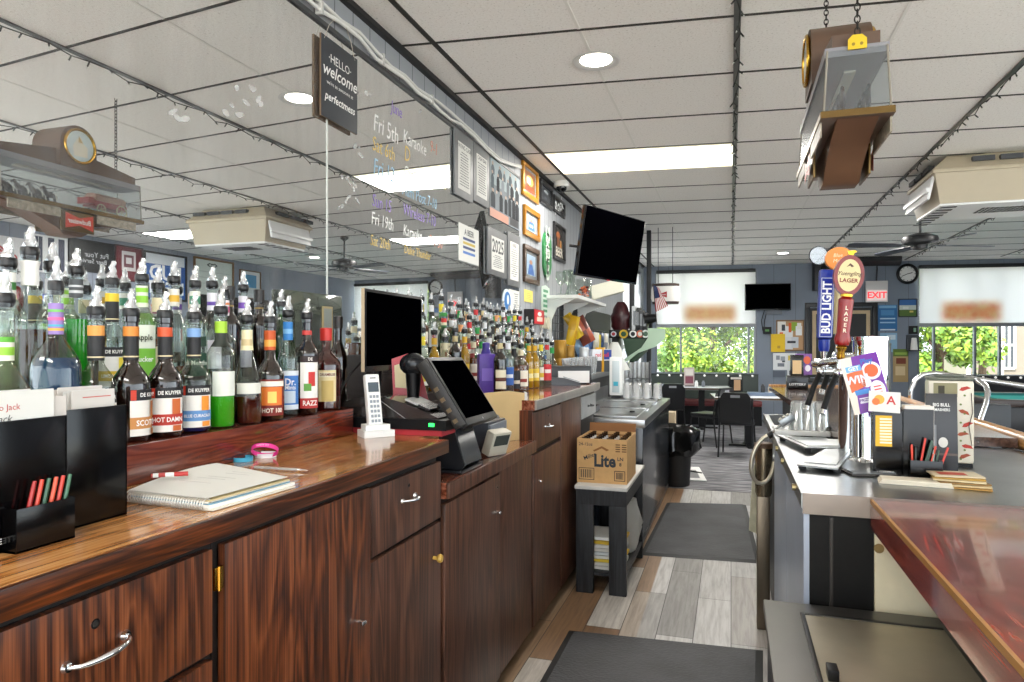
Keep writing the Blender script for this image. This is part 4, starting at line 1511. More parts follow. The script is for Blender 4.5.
back_row('clear bottle with a teal green neck label in the back row', 195, 'tall', G_clear, neck=[(0.24, 0.29, '#e4e6da'), (0.25, 0.275, '#3f8a68')], label=[(0.03, 0.10, 0.9, '#1f4a38'), (0.12, 0.15, 0.9, '#20402f')], txts=[('di Menthe', 0.02, 0.07, '#d9e2d4')])
back_row('clear bottle with white neck and purple stripe, first of two alike', 212, 'slim', G_clear, neck=[(0.235, 0.29, '#e9e6ee'), (0.25, 0.262, '#6a4aa8')], label=[(0.05, 0.14, 0.8, '#dcd8e4')])
back_row('clear bottle with pink and orange neck label in the back row', 224, 'cordial', G_clear, neck=[(0.22, 0.27, '#eadfe4'), (0.23, 0.25, '#d24f86'), (0.255, 0.262, '#e2894a')])
back_row('clear bottle with a violet neck label nearest the brown bottles', 243, 'slim', G_clear, neck=[(0.235, 0.29, '#e9e6ee'), (0.248, 0.268, '#7a4fb4')], label=[(0.05, 0.14, 0.8, '#cfc8dc')])
back_row('dark brown capped bottle with gold neck ring, left of the pair', 229, 'tall', G_brown, spout=False, cap='#1d1612', neck=[(0.25, 0.256, '#8a7440')], liq=L('#150a05', 0.9), level=0.8)
back_row('dark brown capped bottle with gold neck ring, right of the pair', 259, 'tall', G_brown, spout=False, cap='#1d1612', neck=[(0.25, 0.256, '#8a7440')], liq=L('#150a05', 0.9), level=0.8)
back_row('emerald green bottle at the right end of the back row', 281, 'squat', G_green, liq=L('#2f8f2c', 0.6), level=0.7)
back_row('clear bottle with black and silver neck at the left of the back row', 8, 'tall', G_clear, neck=[(0.24, 0.29, '#e8e6df'), (0.25, 0.268, '#3b7b38')], liq=L('#cfd8b0', 0.2), level=0.5)
back_row('clear bottle half hidden behind the rainbow swirl bottle', 52, 'slim', G_clear, neck=[(0.25, 0.285, '#c9ccd0')], liq=L('#d7dfe2', 0.1), level=0.5)
back_row('amber bottle with a cream label half hidden behind the HOT DAMN bottle', 158, 'cordial', G_clear, liq=L('#8a4a1a', 0.8), level=0.5, label=[(0.03, 0.12, 0.8, '#e4d8b8')], neck=[(0.22, 0.26, '#e2d4b0')])

# far bottles: a few kinds, then copies in rows
kinds = [
    ('clear bottle with yellow neck', dict(shape='slim', glass_m=G_clear, neck=[(0.24, 0.285, '#e6cf2e')], label=[(0.04, 0.13, 0.9, '#e9e6da'), (0.06, 0.09, 0.9, '#d8b83a')], liq=L('#e8e4c8', 0.15), level=0.6)),
    ('clear bottle with red shield label', dict(shape='tall', glass_m=G_clear, neck=[(0.25, 0.288, '#d8d8da')], label=[(0.04, 0.15, 0.9, '#efece6'), (0.07, 0.12, 0.4, '#b8242c')], liq=L('#e4e4e0', 0.12), level=0.6)),
    ('clear bottle with green and white label', dict(shape='cordial', glass_m=G_clear, neck=[(0.22, 0.262, '#2f9a4c')], label=[(0.03, 0.12, 0.9, '#e6ece4'), (0.05, 0.08, 0.9, '#35864a')], liq=L('#dfe6dc', 0.12), level=0.5)),
    ('dark brown bottle with cream label', dict(shape='tall', glass_m=G_brown, neck=[(0.25, 0.28, '#c9b98a')], label=[(0.04, 0.14, 0.9, '#e2d9be'), (0.08, 0.1, 0.9, '#5a2a1a')], liq=L('#2a120a', 0.9), level=0.7)),
    ('clear bottle with blue label', dict(shape='tall', glass_m=G_clear, neck=[(0.25, 0.285, '#e4e6ea')], label=[(0.05, 0.15, 0.9, '#2f5fae'), (0.09, 0.11, 0.7, '#dfe4ec')], liq=L('#dfe6ec', 0.12), level=0.7)),
    ('amber whiskey bottle with white label', dict(shape='squat', glass_m=G_clear, neck=[(0.215, 0.25, '#d9cfae')], label=[(0.03, 0.125, 0.8, '#ebe5d4'), (0.055, 0.075, 0.6, '#8a2a1e')], liq=L('#7a3a10', 0.75), level=0.6)),
    ('clear bottle with red label', dict(shape='slim', glass_m=G_clear, neck=[(0.25, 0.285, '#c42a2e')], label=[(0.04, 0.15, 0.9, '#c93238'), (0.09, 0.115, 0.7, '#f0e6e2')], liq=L('#e6dcd8', 0.12), level=0.6)),
    ('clear bottle with black label', dict(shape='cordial', glass_m=G_clear, neck=[(0.21, 0.262, '#17171a')], label=[(0.02, 0.13, 0.9, '#1a1a1e'), (0.05, 0.07, 0.8, '#d0c8b8')], liq=L('#8a4a22', 0.6), level=0.5)),
    ('golden yellow bottle with pale label', dict(shape='slim', glass_m=G_clear, neck=[(0.25, 0.285, '#d8a928')], label=[(0.05, 0.13, 0.8, '#e6c23a'), (0.07, 0.10, 0.7, '#f2e6b0')], liq=L('#d9a01e', 0.75), level=0.78)),
    ('peach orange bottle with white label', dict(shape='cordial', glass_m=G_clear, neck=[(0.22, 0.262, '#e09a62')], label=[(0.03, 0.13, 0.9, '#efe6dc'), (0.05, 0.095, 0.6, '#dd8a4a')], liq=L('#d99a6a', 0.4), level=0.6)),
]
protos = []
for i, (kname, kw) in enumerate(kinds):
    kw = dict(kw)
    protos.append((kname, kw))
made = {}
ordw = ['first', 'second', 'third', 'fourth', 'fifth', 'sixth', 'seventh', 'eighth', 'ninth', 'tenth', 'eleventh', 'twelfth', 'thirteenth', 'fourteenth', 'fifteenth', 'sixteenth', 'seventeenth', 'eighteenth', 'nineteenth', 'twentieth']
def far_bottle(i, x, y, z, label, group, turn=0.0, sc1=None):
    kname, kw = protos[i]
    if i not in made:
        t = thing('liquor_bottle', label, 'bottle', (x, y, z), aim((x, y)) + turn, group)
        bottle_parts(t, n=12, **kw)
        made[i] = t
        if sc1: t.scale = sc1
        return t
    return copy_tree(made[i], (x, y, z), aim((x, y)) + turn, label, group, sc1)
rb = random.Random(21)
for rname, x, z, y0, y1, n in (('lowest step', -1.462, 1.2602, 3.10, 5.36, 17), ('middle step', -1.556, 1.3602, 3.14, 5.38, 17), ('top step', -1.65, 1.4502, 3.18, 5.36, 16)):
    for k in range(n):
        i = (k * 7 + (3 if 'mid' in rname else 0) + rb.randrange(3)) % len(protos)
        y = y0 + (y1 - y0) * k / (n - 1)
        if rname == 'middle step' and 2 <= k <= 3:      # two special bottles stand here
            continue
        far_bottle(i, x, y, z, '%s, %s from till, %s of far stand' % (protos[i][0], ordw[k], rname), 'bottles on the %s of the far stand' % rname, 0.2 + rb.uniform(-0.3, 0.3), (1, 1, rb.uniform(0.94, 1.06)))
p = onX(444, 345, -1.53)
for dy, lab in ((0.0, 'green whiskey bottle with cream label and green pourer on the far stand, nearer the till'),):
    bottle(lab, 444, -1.556, 1.3602, 'tall', G_green, 0.3, 'green whiskey bottles on the far stand', liq=L('#3a4a1a', 0.7), level=0.7, collar='#2f8a34', neck=[(0.24, 0.29, '#d9cfae'), (0.268, 0.29, '#c8281e'), (0.24, 0.252, '#2f6a34')],
           label=[(0.03, 0.15, 0.9, '#e6dcb8'), (0.075, 0.10, 0.16, '#b06a2a')], txts=[('JAMESON', 0.016, 0.13, '#2a3a1c')])
bottle('green whiskey bottle with red neck just right of the other green one', 454, -1.56, 1.3602, 'tall', G_green, 0.3, 'green whiskey bottles on the far stand', liq=L('#3a4a1a', 0.7), level=0.6, neck=[(0.24, 0.29, '#d9cfae'), (0.268, 0.29, '#c8281e')], label=[(0.03, 0.15, 0.9, '#e6dcb8')])
# front row on the raised worktop
fr = [(500, -1.20, 3, 'dark brown square shouldered bottle with cream label, nearest the till on the raised worktop'), (508, -1.22, 4, 'clear bottle with blue label, second on the raised worktop'), (514, -1.24, 7, 'black labelled bottle, third on the raised worktop'),
      (521, -1.22, 5, 'amber bottle with white label, fourth on the raised worktop'), (529, -1.24, 8, 'golden yellow bottle, fifth on the raised worktop'), (535, -1.22, 8, 'golden yellow bottle, sixth on the raised worktop beside its twin'),
      (541, -1.24, 0, 'clear bottle with yellow neck, seventh on the raised worktop'), (547, -1.20, 6, 'red labelled bottle, eighth on the raised worktop'), (552, -1.24, 2, 'green labelled bottle, farthest on the raised worktop')]
for u, x, i, lab in fr:
    y = onX(u, 345, x).y
    far_bottle(i, x, y, ZW3 + 0.0005, lab, 'bottles in a row on the raised worktop', 0.2)
# purple gift bag bottle and the big clear jug below the stand
t = thing('boxed_bottle', 'purple boxed whisky bottle behind the till screen', 'bottle box', (-1.31, onX(486, 345, -1.31).y, ZW3 + 0.0005), 0.5)
q = MB()
q.box(-0.045, 0.045, -0.045, 0.045, 0, 0.23, P('#55379c', 0.45, noise=0.1, scale=30), 0.006)
q.obj('box', t)
q = MB()
q.lathe([(0.03, 0.2305), (0.02, 0.26), (0.022, 0.29), (0.012, 0.295)], P('#3c2a86', 0.4), 14)
q.obj('cap', t)
q = MB()
q.rect(-0.03, 0.08, 0.03, 0.15, P('#7a5fc0', 0.5), 0.0006, facing((0, -0.045, 0), (0, -1, 0)))
q.obj('label', t)
t = thing('boxed_bottle', 'squat clear whiskey bottle with a big red 7 on its white label', 'bottle', (-1.32, onX(499, 345, -1.32).y, ZW3 + 0.0005), aim((-1.32, 3.9)) + 0.1)
bottle_parts(t, 'squat', G_clear, liq=L('#7a3a10', 0.7), level=0.3, cap='#c9c4b8', spout=False, n=14, label=[(0.02, 0.15, 0.9, '#efece6')], txts=[('7', 0.13, 0.085, '#c8241e')])
t = thing('glass_jug', 'large clear ribbed glass jug among the bottles on the raised worktop', 'jug', (-1.33, onX(513, 345, -1.33).y, ZW3 + 0.0005))
q = MB()
q.lathe([(0.06, 0), (0.075, 0.02), (0.08, 0.06), (0.075, 0.09), (0.08, 0.11), (0.074, 0.15), (0.05, 0.19), (0.045, 0.22), (0.05, 0.225)], G_clear, 20, caps=False)
q.lathe([(0.06, 0.001), (0.07, 0.02), (0.074, 0.06)], G_film, 20)
q.obj('jug_glass', t)
# ================================================================== LEFT WALL: SIGNS AND PICTURES
WALLX = WX - 0.008
def wall_thing(name, label, cat, u0, v0, u1, v1, x, group=None):
    a, c = onX(u0, v0, x), onX(u1, v1, x)
    cy, cz = (a.y + c.y) / 2, (a.z + c.z) / 2
    t = thing(name, label, cat, (0, 0, 0), 0, group)
    place(t, facing((x, cy, cz), (1, 0, 0)))
    return t, abs(c.y - a.y) / 2, abs(a.z - c.z) / 2
def frame_part(t, hw, hh, fw, mat, d=0.02, name='frame'):
    q = MB()
    q.box(-hw, hw, hh - fw, hh, 0.001, d, mat, 0.003)
    q.box(-hw, hw, -hh, -hh + fw, 0.001, d, mat, 0.003)
    q.box(-hw, -hw + fw, -hh + fw, hh - fw, 0.001, d, mat, 0.003)
    q.box(hw - fw, hw, -hh + fw, hh - fw, 0.001, d, mat, 0.003)
    return q.obj(name, t)
def text_lines(q, x0, x1, y0, y1, n, col, seed=1, z=0.001, hgt=0.35):
    r = random.Random(seed)
    st = (y1 - y0) / n
    for i in range(n):
        y = y1 - st * (i + 0.6)
        e = r.uniform(0.55, 1.0)
        mid, half = (x0 + x1) / 2, (x1 - x0) / 2
        k = 0
        x = mid - half * e
        while x < mid + half * e:
            wl = (x1 - x0) * r.uniform(0.05, 0.16)
            q.rect(x, y - st * hgt / 2, min(x + wl, mid + half * e), y + st * hgt / 2, col, z)
            x += wl + (x1 - x0) * 0.03
INK = P('#55565a', 0.7)
M_board = P('#6b6d6f', 0.5, noise=0.08, scale=10)
def clip_board(label, u0, v0, u1, v1, head, seed):
    t, hw, hh = wall_thing('notice_board', label, 'notice board', u0, v0, u1, v1, WX + 0.006, 'grey notice boards hung over the mirror')
    q = MB()
    q.box(-hw, hw, -hh, hh, 0.0, 0.012, M_board, 0.002)
    q.obj('backing', t)
    q = MB()
    pw, ph = hw * 0.66, hh * 0.72
    q.box(-pw, pw, -ph - hh * 0.05, ph - hh * 0.05, 0.0125, 0.0135, M_paper)
    yt = ph - hh * 0.05
    if head == '2025':
        q.text('2025', hw * 0.62, INK, None, 0, yt - hh * 0.42, 0.0142, bold=0.02)
        text_lines(q, -pw * 0.8, pw * 0.8, -ph * 0.9, yt - hh * 0.75, 7, INK, seed, 0.0142)
    else:
        q.text(head, hw * 0.24, INK, None, 0, yt - hh * 0.12, 0.0142, bold=0.01)
        text_lines(q, -pw * 0.8, pw * 0.8, -ph * 0.9, yt - hh * 0.24, 13, INK, seed, 0.0142)
    q.obj('notice_sheet', t)
clip_board('grey board with a typed white sheet, upper left of the four over the mirror', 453, 127, 471.5, 203.6, 'PAYING CASH', 1)
clip_board('grey board with a typed white sheet, upper right beside the photo poster', 472, 141, 488, 209, 'CASH BAR', 2)
clip_board('grey board whose white sheet reads 2025, lower row over the mirror', 486.5, 226, 505.5, 279, '2025', 3)
clip_board('grey board with a long narrow sheet right of the 2025 board', 506.5, 231, 519, 288, 'RULES', 4)
# photo poster
t, hw, hh = wall_thing('photo_poster', 'large collage poster of black and white pictures hung over the mirror edge', 'poster', 489.5, 154, 519, 231, WX + 0.004)
q = MB()
q.box(-hw, hw, -hh, hh, 0.0, 0.003, P('#858d92', 0.8, spec=0.2))
q.obj('poster_sheet', t)
q = MB()
rs = random.Random(8)
q.rect(-hw * .96, hh * .1, hw * .96, hh * .96, P('#a9b6ba', 0.8, spec=0.2), 0.0032)
for j, (yb, ht) in enumerate(((-.68, .75), (-.05, .62), (.42, .4))):
    for i in range(7 - j):
        x, w = -hw * .95 + 1.9 * hw * (i + rs.uniform(0, .25)) / (7 - j), hw * rs.uniform(.16, .26)
        g = P(rs.choice(['#2b2e33', '#43484e', '#6b7278', '#33383d', '#8b9298', '#545f66']), 0.8, spec=0.2)
        y0, y1 = hh * yb, hh * (yb + ht * rs.uniform(.65, .9))
        q.blob([(x, y0), (min(x + w, hw * .97), y0), (min(x + w * 1.05, hw * .97), y1 - hh * .12), (x + w * .7, y1), (x + w * .2, y1), (x - w * .05, y1 - hh * .12)], g, 0.0034 + .0002 * (3 - j) + .00002 * i)
        q.disc(x + w * .45, y1 + hh * .05, w * .28, P(rs.choice(['#b9a698', '#a8998f', '#c9b8aa']), 0.8, spec=0.2), 0.0042, hh * .06, 10)
q.rect(-hw, -hh, hw * 0.2, -hh * 0.72, P('#c98f7a', 0.4), 0.0034)
q.rect(hw * 0.3, -hh * 0.95, hw * 0.95, -hh * 0.66, P('#2a2c30', 0.4), 0.0034)
q.obj('poster_print', t)
# hand made paper sheet on the mirror
t, hw, hh = wall_thing('paper_notice', 'white sheet with yellow and blue bottle drawings taped to the mirror', 'paper', 458.5, 222, 478.5, 266, WX + 0.001)
q = MB()
q.box(-hw, hw, -hh, hh, 0.0, 0.002, M_paper)
q.text('A BEER', hw * 0.3, INK, None, 0, hh * 0.6, 0.0026, bold=0.02)
for y, c in ((0.25, '#3a4a7a'), (0.02, '#c9b04a'), (-0.22, '#3a4a7a'), (-0.5, '#4f7ac0')):
    q.rect(-hw * 0.6, hh * (y - 0.07), hw * 0.6, hh * (y + 0.07), P(c, 0.6), 0.0026)
q.obj('sheet', t)
t, hw, hh = wall_thing('window_sticker', 'blue and white oval emblem on a white card stuck to the mirror end', 'sticker', 501.5, 287, 519, 315, WX + 0.001)
q = MB()
q.box(-hw * 0.2, hw, -hh, hh, 0.0, 0.002, M_paper)
text_lines(q, hw * 0.3, hw * 0.95, -hh * 0.8, hh * 0.8, 9, INK, 5, 0.0026)
q.disc(-hw * 0.45, 0, hw * 0.5, P('#dfe8ee', 0.4), 0.003, hh * 0.95)
q.disc(-hw * 0.38, 0, hw * 0.36, P('#2a72b8', 0.4), 0.0034, hh * 0.75)
q.disc(-hw * 0.34, hh * 0.1, hw * 0.12, P('#e4eef4', 0.4), 0.0038, hh * 0.4)
q.obj('card', t)
def picture(label, u0, v0, u1, v1, fcol, paint, fw=0.18, bg='#7d7f80', mat=None, group='framed pictures on the grey wall'):
    t, hw, hh = wall_thing('framed_picture', label, 'picture', u0, v0, u1, v1, WALLX, group)
    f = hw * fw
    frame_part(t, hw, hh, f, mat or P(fcol, 0.3, 0.4 if fcol in ('#c78a2a', '#b57a22') else 0.0), 0.025)
    q = MB()
    q.box(-hw + f, hw - f, -hh + f, hh - f, 0.001, 0.008, P(bg, 0.25))
    paint(q, hw - f, hh - f)
    q.obj('picture', t)
    return t
def paint_glow(q, a, b):
    q.rect(-a * .8, -b * .8, a * .8, b * .8, P('#7a4a22', 0.3), 0.0085)
    q.disc(0, b * .1, a * .55, P('#e8b25a', 0.3), 0.009, b * .4)
    q.rect(-a * .6, -b * .8, a * .6, -b * .45, P('#b8482a', 0.3), 0.009)
    q.rect(-a * .5, -b * .2, a * .1, b * .3, P('#efe2c2', 0.3), 0.0095)
def paint_blue(q, a, b):
    q.rect(-a * .75, -b * .8, a * .75, b * .8, P('#a9bac8', 0.3), 0.0085)
    q.blob([(-a * .5, -b * .7), (a * .55, -b * .7), (a * .4, b * .1), (0, b * .45), (-a * .4, b * .05)], P('#3f6fae', 0.3), 0.009)
    q.disc(0, b * .3, a * .22, P('#b98a6a', 0.3), 0.0094, b * .14)
    q.rect(-a * .3, -b * .4, a * .25, -b * .15, P('#dfe6ea', 0.3), 0.0094)
def paint_port(q, a, b):
    q.rect(-a * .7, -b * .75, a * .7, b * .75, P('#93a9bd', 0.3), 0.0085)
    q.blob([(-a * .55, -b * .7), (a * .55, -b * .7), (a * .2, b * .05), (-a * .3, b * .05)], P('#3b62a0', 0.3), 0.009)
    q.disc(-a * .05, b * .22, a * .24, P('#a87a62', 0.3), 0.0094, b * .17)
def paint_dark(q, a, b):
    q.rect(-a * .8, -b * .8, a * .8, b * .8, P('#2e3136', 0.3), 0.0085)
    q.blob([(-a * .5, b * .3), (a * .3, b * .1), (a * .5, b * .4), (-a * .2, b * .55)], P('#8e959a', 0.3), 0.009)
    q.rect(-a * .3, -b * .6, a * .2, -b * .3, P('#55595e', 0.3), 0.009)
def paint_neon(q, a, b):
    q.text('Rock', a * 0.85, P('#f4f6f6', 0.3), Matrix.Rotation(0.35, 4, 'Z'), 0, b * .1, 0.009, shear=0.2, bold=0.02)
    q.text('bar', a * 0.6, P('#c9ccce', 0.3), Matrix.Rotation(0.35, 4, 'Z'), 0, -b * .4, 0.009, shear=0.2)
def paint_beer(q, a, b):
    q.disc(-a * .2, b * .45, a * .35, P('#b5652a', 0.3), 0.0085, b * .25)
    q.blob([(-a * .4, -b * .3), (0, -b * .3), (a * .05, b * .35), (-a * .45, b * .35)], P('#7a4320', 0.3), 0.009)
    q.blob([(a * .1, -b * .3), (a * .45, -b * .3), (a * .4, b * .2), (a * .15, b * .2)], P('#c98a3a', 0.3), 0.009)
    q.text('BEER', a * 0.6, P('#d9d3c4', 0.3), None, 0, -b * .6, 0.009, bold=0.03)
picture('gold framed bright portrait, topmost picture beside the poster', 521, 158, 536.4, 205, '#c78a2a', paint_glow)
picture('gold framed picture of a figure in blue, below the bright portrait', 522.5, 204, 538, 242.6, '#b57a22', paint_blue)
picture('brown wooden framed blue portrait, lowest of the three stacked pictures', 522.5, 243.5, 537.5, 286, '#4d3a2c', paint_port)
picture('black framed dark photograph, top of the right hand group', 539, 178, 551, 211, '#1b1c1e', paint_dark, 0.16, '#3a3d42')
picture('black framed sign with slanted white lettering under the dome camera', 552.3, 194, 563.5, 219, '#1b1c1e', paint_neon, 0.1, '#101113')
picture('tall black framed poster with glowing beer glasses, left of the television', 552.5, 221, 564, 264, '#202123', paint_beer, 0.1, '#15110d')
t, hw, hh = wall_thing('bottle_sign', 'green upright rounded metal sign with white letters stacked on it', 'sign', 541.7, 229, 549.8, 279, WALLX)
q = MB()
poly = [(hw * math.cos(a) * 0.98, (hh - hw) * (1 if math.sin(a) > 0 else -1) + hw * math.sin(a)) for a in [2 * PI * i / 24 for i in range(24)]]
q.prism(poly, 0.001, 0.02, P('#2d7d46', 0.3, noise=0.1))
q.obj('sign_board', t)
q = MB()
for i, ch in enumerate('HEIDELB'):
    q.text(ch, hw * 1.35, P('#e6f0e6', 0.4), None, 0, hh * 0.82 - i * hh * 0.275, 0.0206, bold=0.03)
q.obj('lettering', t)
t, hw, hh = wall_thing('paper_scroll', 'pale green paper list hanging below the green sign', 'paper', 541, 284, 549, 316, WALLX)
q = MB()
q.prism([(-hw, -hh), (hw, -hh), (hw, hh * .85), (0, hh), (-hw, hh * .85)], 0.001, 0.006, P('#cfe0d2', 0.6))
for i in range(5):
    q.rect(-hw * .6, -hh * .8 + i * hh * .33, hw * .6, -hh * .62 + i * hh * .33, P('#5a9a74', 0.6), 0.0066)
q.obj('sheet', t)
t, hw, hh = wall_thing('sticky_note', 'yellow sticky note on the wall below the brown framed portrait', 'note', 524, 289, 532.5, 303, WALLX)
q = MB()
q.box(-hw, hw, -hh, hh, 0.001, 0.003, P('#e6d36a', 0.7))
text_lines(q, -hw * .7, hw * .7, -hh * .6, hh * .6, 4, INK, 3, 0.0036, 0.2)
q.obj('note', t)
t, hw, hh = wall_thing('red_box', 'black and red box fixed to the wall under the sticky note', 'box', 524, 309, 534.5, 325, WALLX)
q = MB()
q.box(-hw, hw, -hh, hh, 0.001, 0.09, P('#1c0e10', 0.4))
q.obj('box_body', t)
q = MB()
q.box(-hw * .95, hw * .95, -hh * .95, hh * .95, 0.0905, 0.094, P('#c3222c', 0.35))
q.rect(-hw * .5, -hh * .6, hw * .6, 0, P('#e8c9b8', 0.4), 0.0945)
q.disc(hw * .05, hh * .4, hw * .4, P('#f0e4dc', 0.4), 0.0945, hh * .3)
q.obj('box_face', t)
t, hw, hh = wall_thing('thermostat', 'cream wall thermostat below the paper list', 'thermostat', 539.5, 317, 548, 329, WALLX)
q = MB()
q.box(-hw, hw, -hh, hh, 0.001, 0.03, P('#cfc8ae', 0.5), 0.004)
q.obj('case', t)
q = MB()
q.cyl((hw * .3, 0, 0.03), (hw * .3, 0, 0.036), hw * .4, P('#e2dcc4', 0.4), n=16)
q.obj('dial', t)

# blackboard sign on strings
c4 = [onX(u, v, -1.692) for u, v in ((321, 34), (357, 58), (358, 134), (324, 118))]
t = thing('hanging_sign', 'small black chalk sign reading hello welcome hung by string before the mirror', 'sign', (0, 0, 0))
y0, y1 = c4[0].y, c4[1].y
zt_, zb_ = (c4[0].z + c4[1].z) / 2, (c4[2].z + c4[3].z) / 2
cy, cz = (y0 + y1) / 2, (zt_ + zb_) / 2
place(t, facing((-1.692, cy, cz), (1, 0, 0)))
hw, hh = (y1 - y0) / 2, (zt_ - zb_) / 2
q = MB()
q.box(-hw, hw, -hh, hh, -0.008, 0.0, P('#6f5640', 0.6, noise=0.1), 0.001)
q.box(-hw, hw, -hh, hh, 0.0, 0.002, P('#33373d', 0.55, noise=0.08, scale=12), 0.001)
q.obj('board', t)
q = MB()
CH = P('#f0f0ee', 0.7)
q.text('·HELLO·', hw * 0.36, CH, None, 0, hh * 0.52, 0.0026)
q.text('welcome', hw * 0.52, CH, None, 0, hh * 0.2, 0.0026, shear=0.25, bold=0.012)
q.text('we\'re so awesome at', hw * 0.17, CH, None, 0, -hh * 0.1, 0.0026)
q.text('perfectmess', hw * 0.34, CH, None, 0, -hh * 0.45, 0.0026, shear=0.25, bold=0.014)
q.obj('lettering', t)
q = MB()
for sgn in (-1, 1):
    q.tube([(sgn * hw * .85, hh - 0.015, 0.001), (sgn * hw * .6, hh + 0.06, 0.003), (sgn * hw * 0.25, hh + 0.115, 0.006)], 0.0016, P('#c9c2b4', 0.7), 5)
q.obj('string', t)

# white cables along the mirror top
t = thing('cable_run', 'bundle of white cables clipped along the top edge of the mirror', 'cable', (0, 0, 0))
for k, (dz, col) in enumerate(((0.055, '#d6d6d2'), (0.03, '#e4e4e0'))):
    q = MB()
    pts = []
    r = random.Random(k + 3)
    y = 1.6
    while y < 4.3:
        pts.append((WX + 0.024 + r.uniform(-.004, .004), y, ZMT + dz + r.uniform(-0.012, 0.012) + (0.02 if 2.3 < y < 2.9 else 0)))
        y += 0.16
    for u, v in ((474, 133 + k * 3), (487, 147 + k * 3), (500, 159 + k * 2), (512, 164 + k), (521, 166 + 2 * k)):
        p = onX(u, v, WX + 0.03)
        pts.append((p.x, p.y, p.z))
    q.tube(pts, 0.009, P(col, 0.5), 8)
    q.obj('cable', t)
q = MB()
for yy in (1.9, 2.55, 3.1, 3.7):
    q.box(WX + 0.002, WX + 0.036, yy, yy + 0.02, ZMT + 0.02, ZMT + 0.075, P('#c2c2be', 0.5), 0.004)
q.obj('cable_clip', t)
# dome camera
p = onZ(562, 187, CEIL)
t = thing('dome_camera', 'white dome security camera on the ceiling at the left wall', 'camera', (-1.60, 6.6, CEIL))
q = MB()
q.lathe([(0.075, -0.001), (0.078, -0.05), (0.07, -0.055)], M_white, 20)
q.obj('base', t)
q = MB()
q.ball((0, 0, -0.055), 0.055, P('#1d1f22', 0.15), 16)
q.cyl((0.02, -0.03, -0.08), (0.028, -0.045, -0.092), 0.016, M_gloss, n=12)
q.obj('lens_dome', t)

# big television
TL, TR = Vector((-1.26, 5.95, 0)), Vector((-0.85, 6.84, 0))
t = thing('television', 'large black television tilted out from the left wall over the glass shelf', 'television', (0, 0, 0))
xh = (TR - TL).normalized()
nrm = xh.cross(Vector((0, 0, 1))).normalized()
tc_ = (TL + TR) / 2
place(t, facing((tc_.x, tc_.y, 2.42), nrm, math.radians(9)) @ Matrix.Rotation(math.radians(-1.2), 4, 'Z'))
hw, hh = (TR - TL).length / 2, 0.315
q = MB()
q.box(-hw, hw, -hh, hh, -0.045, 0.0, M_gloss, 0.006)
q.box(-hw * .7, hw * .7, -hh * .7, hh * .7, -0.08, -0.045, M_black, 0.015)
q.obj('casing', t)
q = MB()
q.box(-hw + 0.008, hw - 0.008, -hh + 0.02, hh - 0.008, -0.001, 0.002, M_screen)
q.obj('screen', t)
q = MB()
q.box(-0.02, 0.02, -hh - 0.004, -hh + 0.004, -0.006, 0.003, P('#c22a34', 0.4))
q.obj('badge', t)
q = MB()
q.box(-0.12, 0.12, -0.12, 0.12, -0.10, -0.08, M_dgrey)
q.tube([(0.1, 0, -0.09), (0.36, 0.0, -0.25), (0.36, 0.0, -0.5), (0.2, 0.0, -0.68)], 0.014, M_black, 8)
q.obj('wall_arm', t)

# ================================================================== SHELF UNIT AND CLUTTER BEYOND THE BOTTLES
t = thing('open_shelf', 'white topped wall shelf with curved brackets under the television', 'shelf', (0, 0, 0))
sz = 1.985
q = MB()
q.box(WALLX + 0.001, -1.40, 6.45, 8.0, sz - 0.035, sz, M_white, 0.004)
q.obj('shelf_board', t)
for yy in (6.5, 7.2, 7.9):
    q = MB()
    q.prism([(0, 0), (0.28, 0), (0.22, -0.03), (0.10, -0.08), (0.045, -0.2), (0.04, -0.75), (0, -0.75)], -0.014, 0.014, M_white, Matrix.Translation((WALLX + 0.002, yy, sz - 0.036)) @ Matrix.Rotation(PI / 2, 4, 'X'))
    q.obj('bracket', t)
q = MB()
for i in range(14):
    q.box(WALLX + 0.003, WALLX + 0.008, 6.6 + 0.1 * i, 6.606 + 0.1 * i, 1.3, sz - 0.04, M_dgrey)
for i in range(8):
    q.box(WALLX + 0.004, WALLX + 0.009, 6.55, 7.95, 1.32 + 0.08 * i, 1.326 + 0.08 * i, M_dgrey)
q.obj('wire_grid', t)
t = thing('back_ledge', 'grey ledge carrying cups and clutter beyond the far bottles', 'ledge', (0, 0, 0))
q = MB()
LZ = 1.215
q.box(-1.70, -1.28, 5.47, 8.4, LZ - 0.05, LZ, P('#6d6f70', 0.4), 0.004)
q.obj('ledge_board', t)
q = MB()
q.box(-1.70, -1.31, 5.49, 8.38, 0.0, LZ - 0.051, P('#2a2b2d', 0.5))
q.obj('ledge_front', t)

def goblet(label, u, x, h, r, group):
    y = onX(u, 345, x).y
    q = MB()
    q.lathe([(r * .8, 0.0005), (r * .8, 0.004), (0.006, 0.012), (0.006, h * .35), (r * .7, h * .5), (r, h * .7), (r * .85, h)], G_clear, 16, caps=False)
    return q.obj('goblet', None, (x, y, sz), (0, 0, 0), label, 'glass', group)
goblet('stemmed glass, left one on the white shelf under the television', 561, -1.55, 0.22, 0.055, 'stemmed glasses on the white shelf')
goblet('stemmed glass, right one on the white shelf under the television', 568, -1.5, 0.24, 0.055, 'stemmed glasses on the white shelf')
t = thing('vase', 'wide mouthed clear glass vase on the white shelf', 'vase', (-1.47, onX(572, 345, -1.47).y, sz))
q = MB()
q.lathe([(0.06, 0.0005), (0.065, 0.02), (0.04, 0.1), (0.032, 0.17), (0.06, 0.235), (0.075, 0.24)], G_clear, 18, caps=False)
q.obj('vase_glass', t)
t = thing('snack_jar', 'clear jar of orange and dark red wrapped sweets on the white shelf end', 'jar', (-1.46, onX(584, 345, -1.46).y, sz))
q = MB()
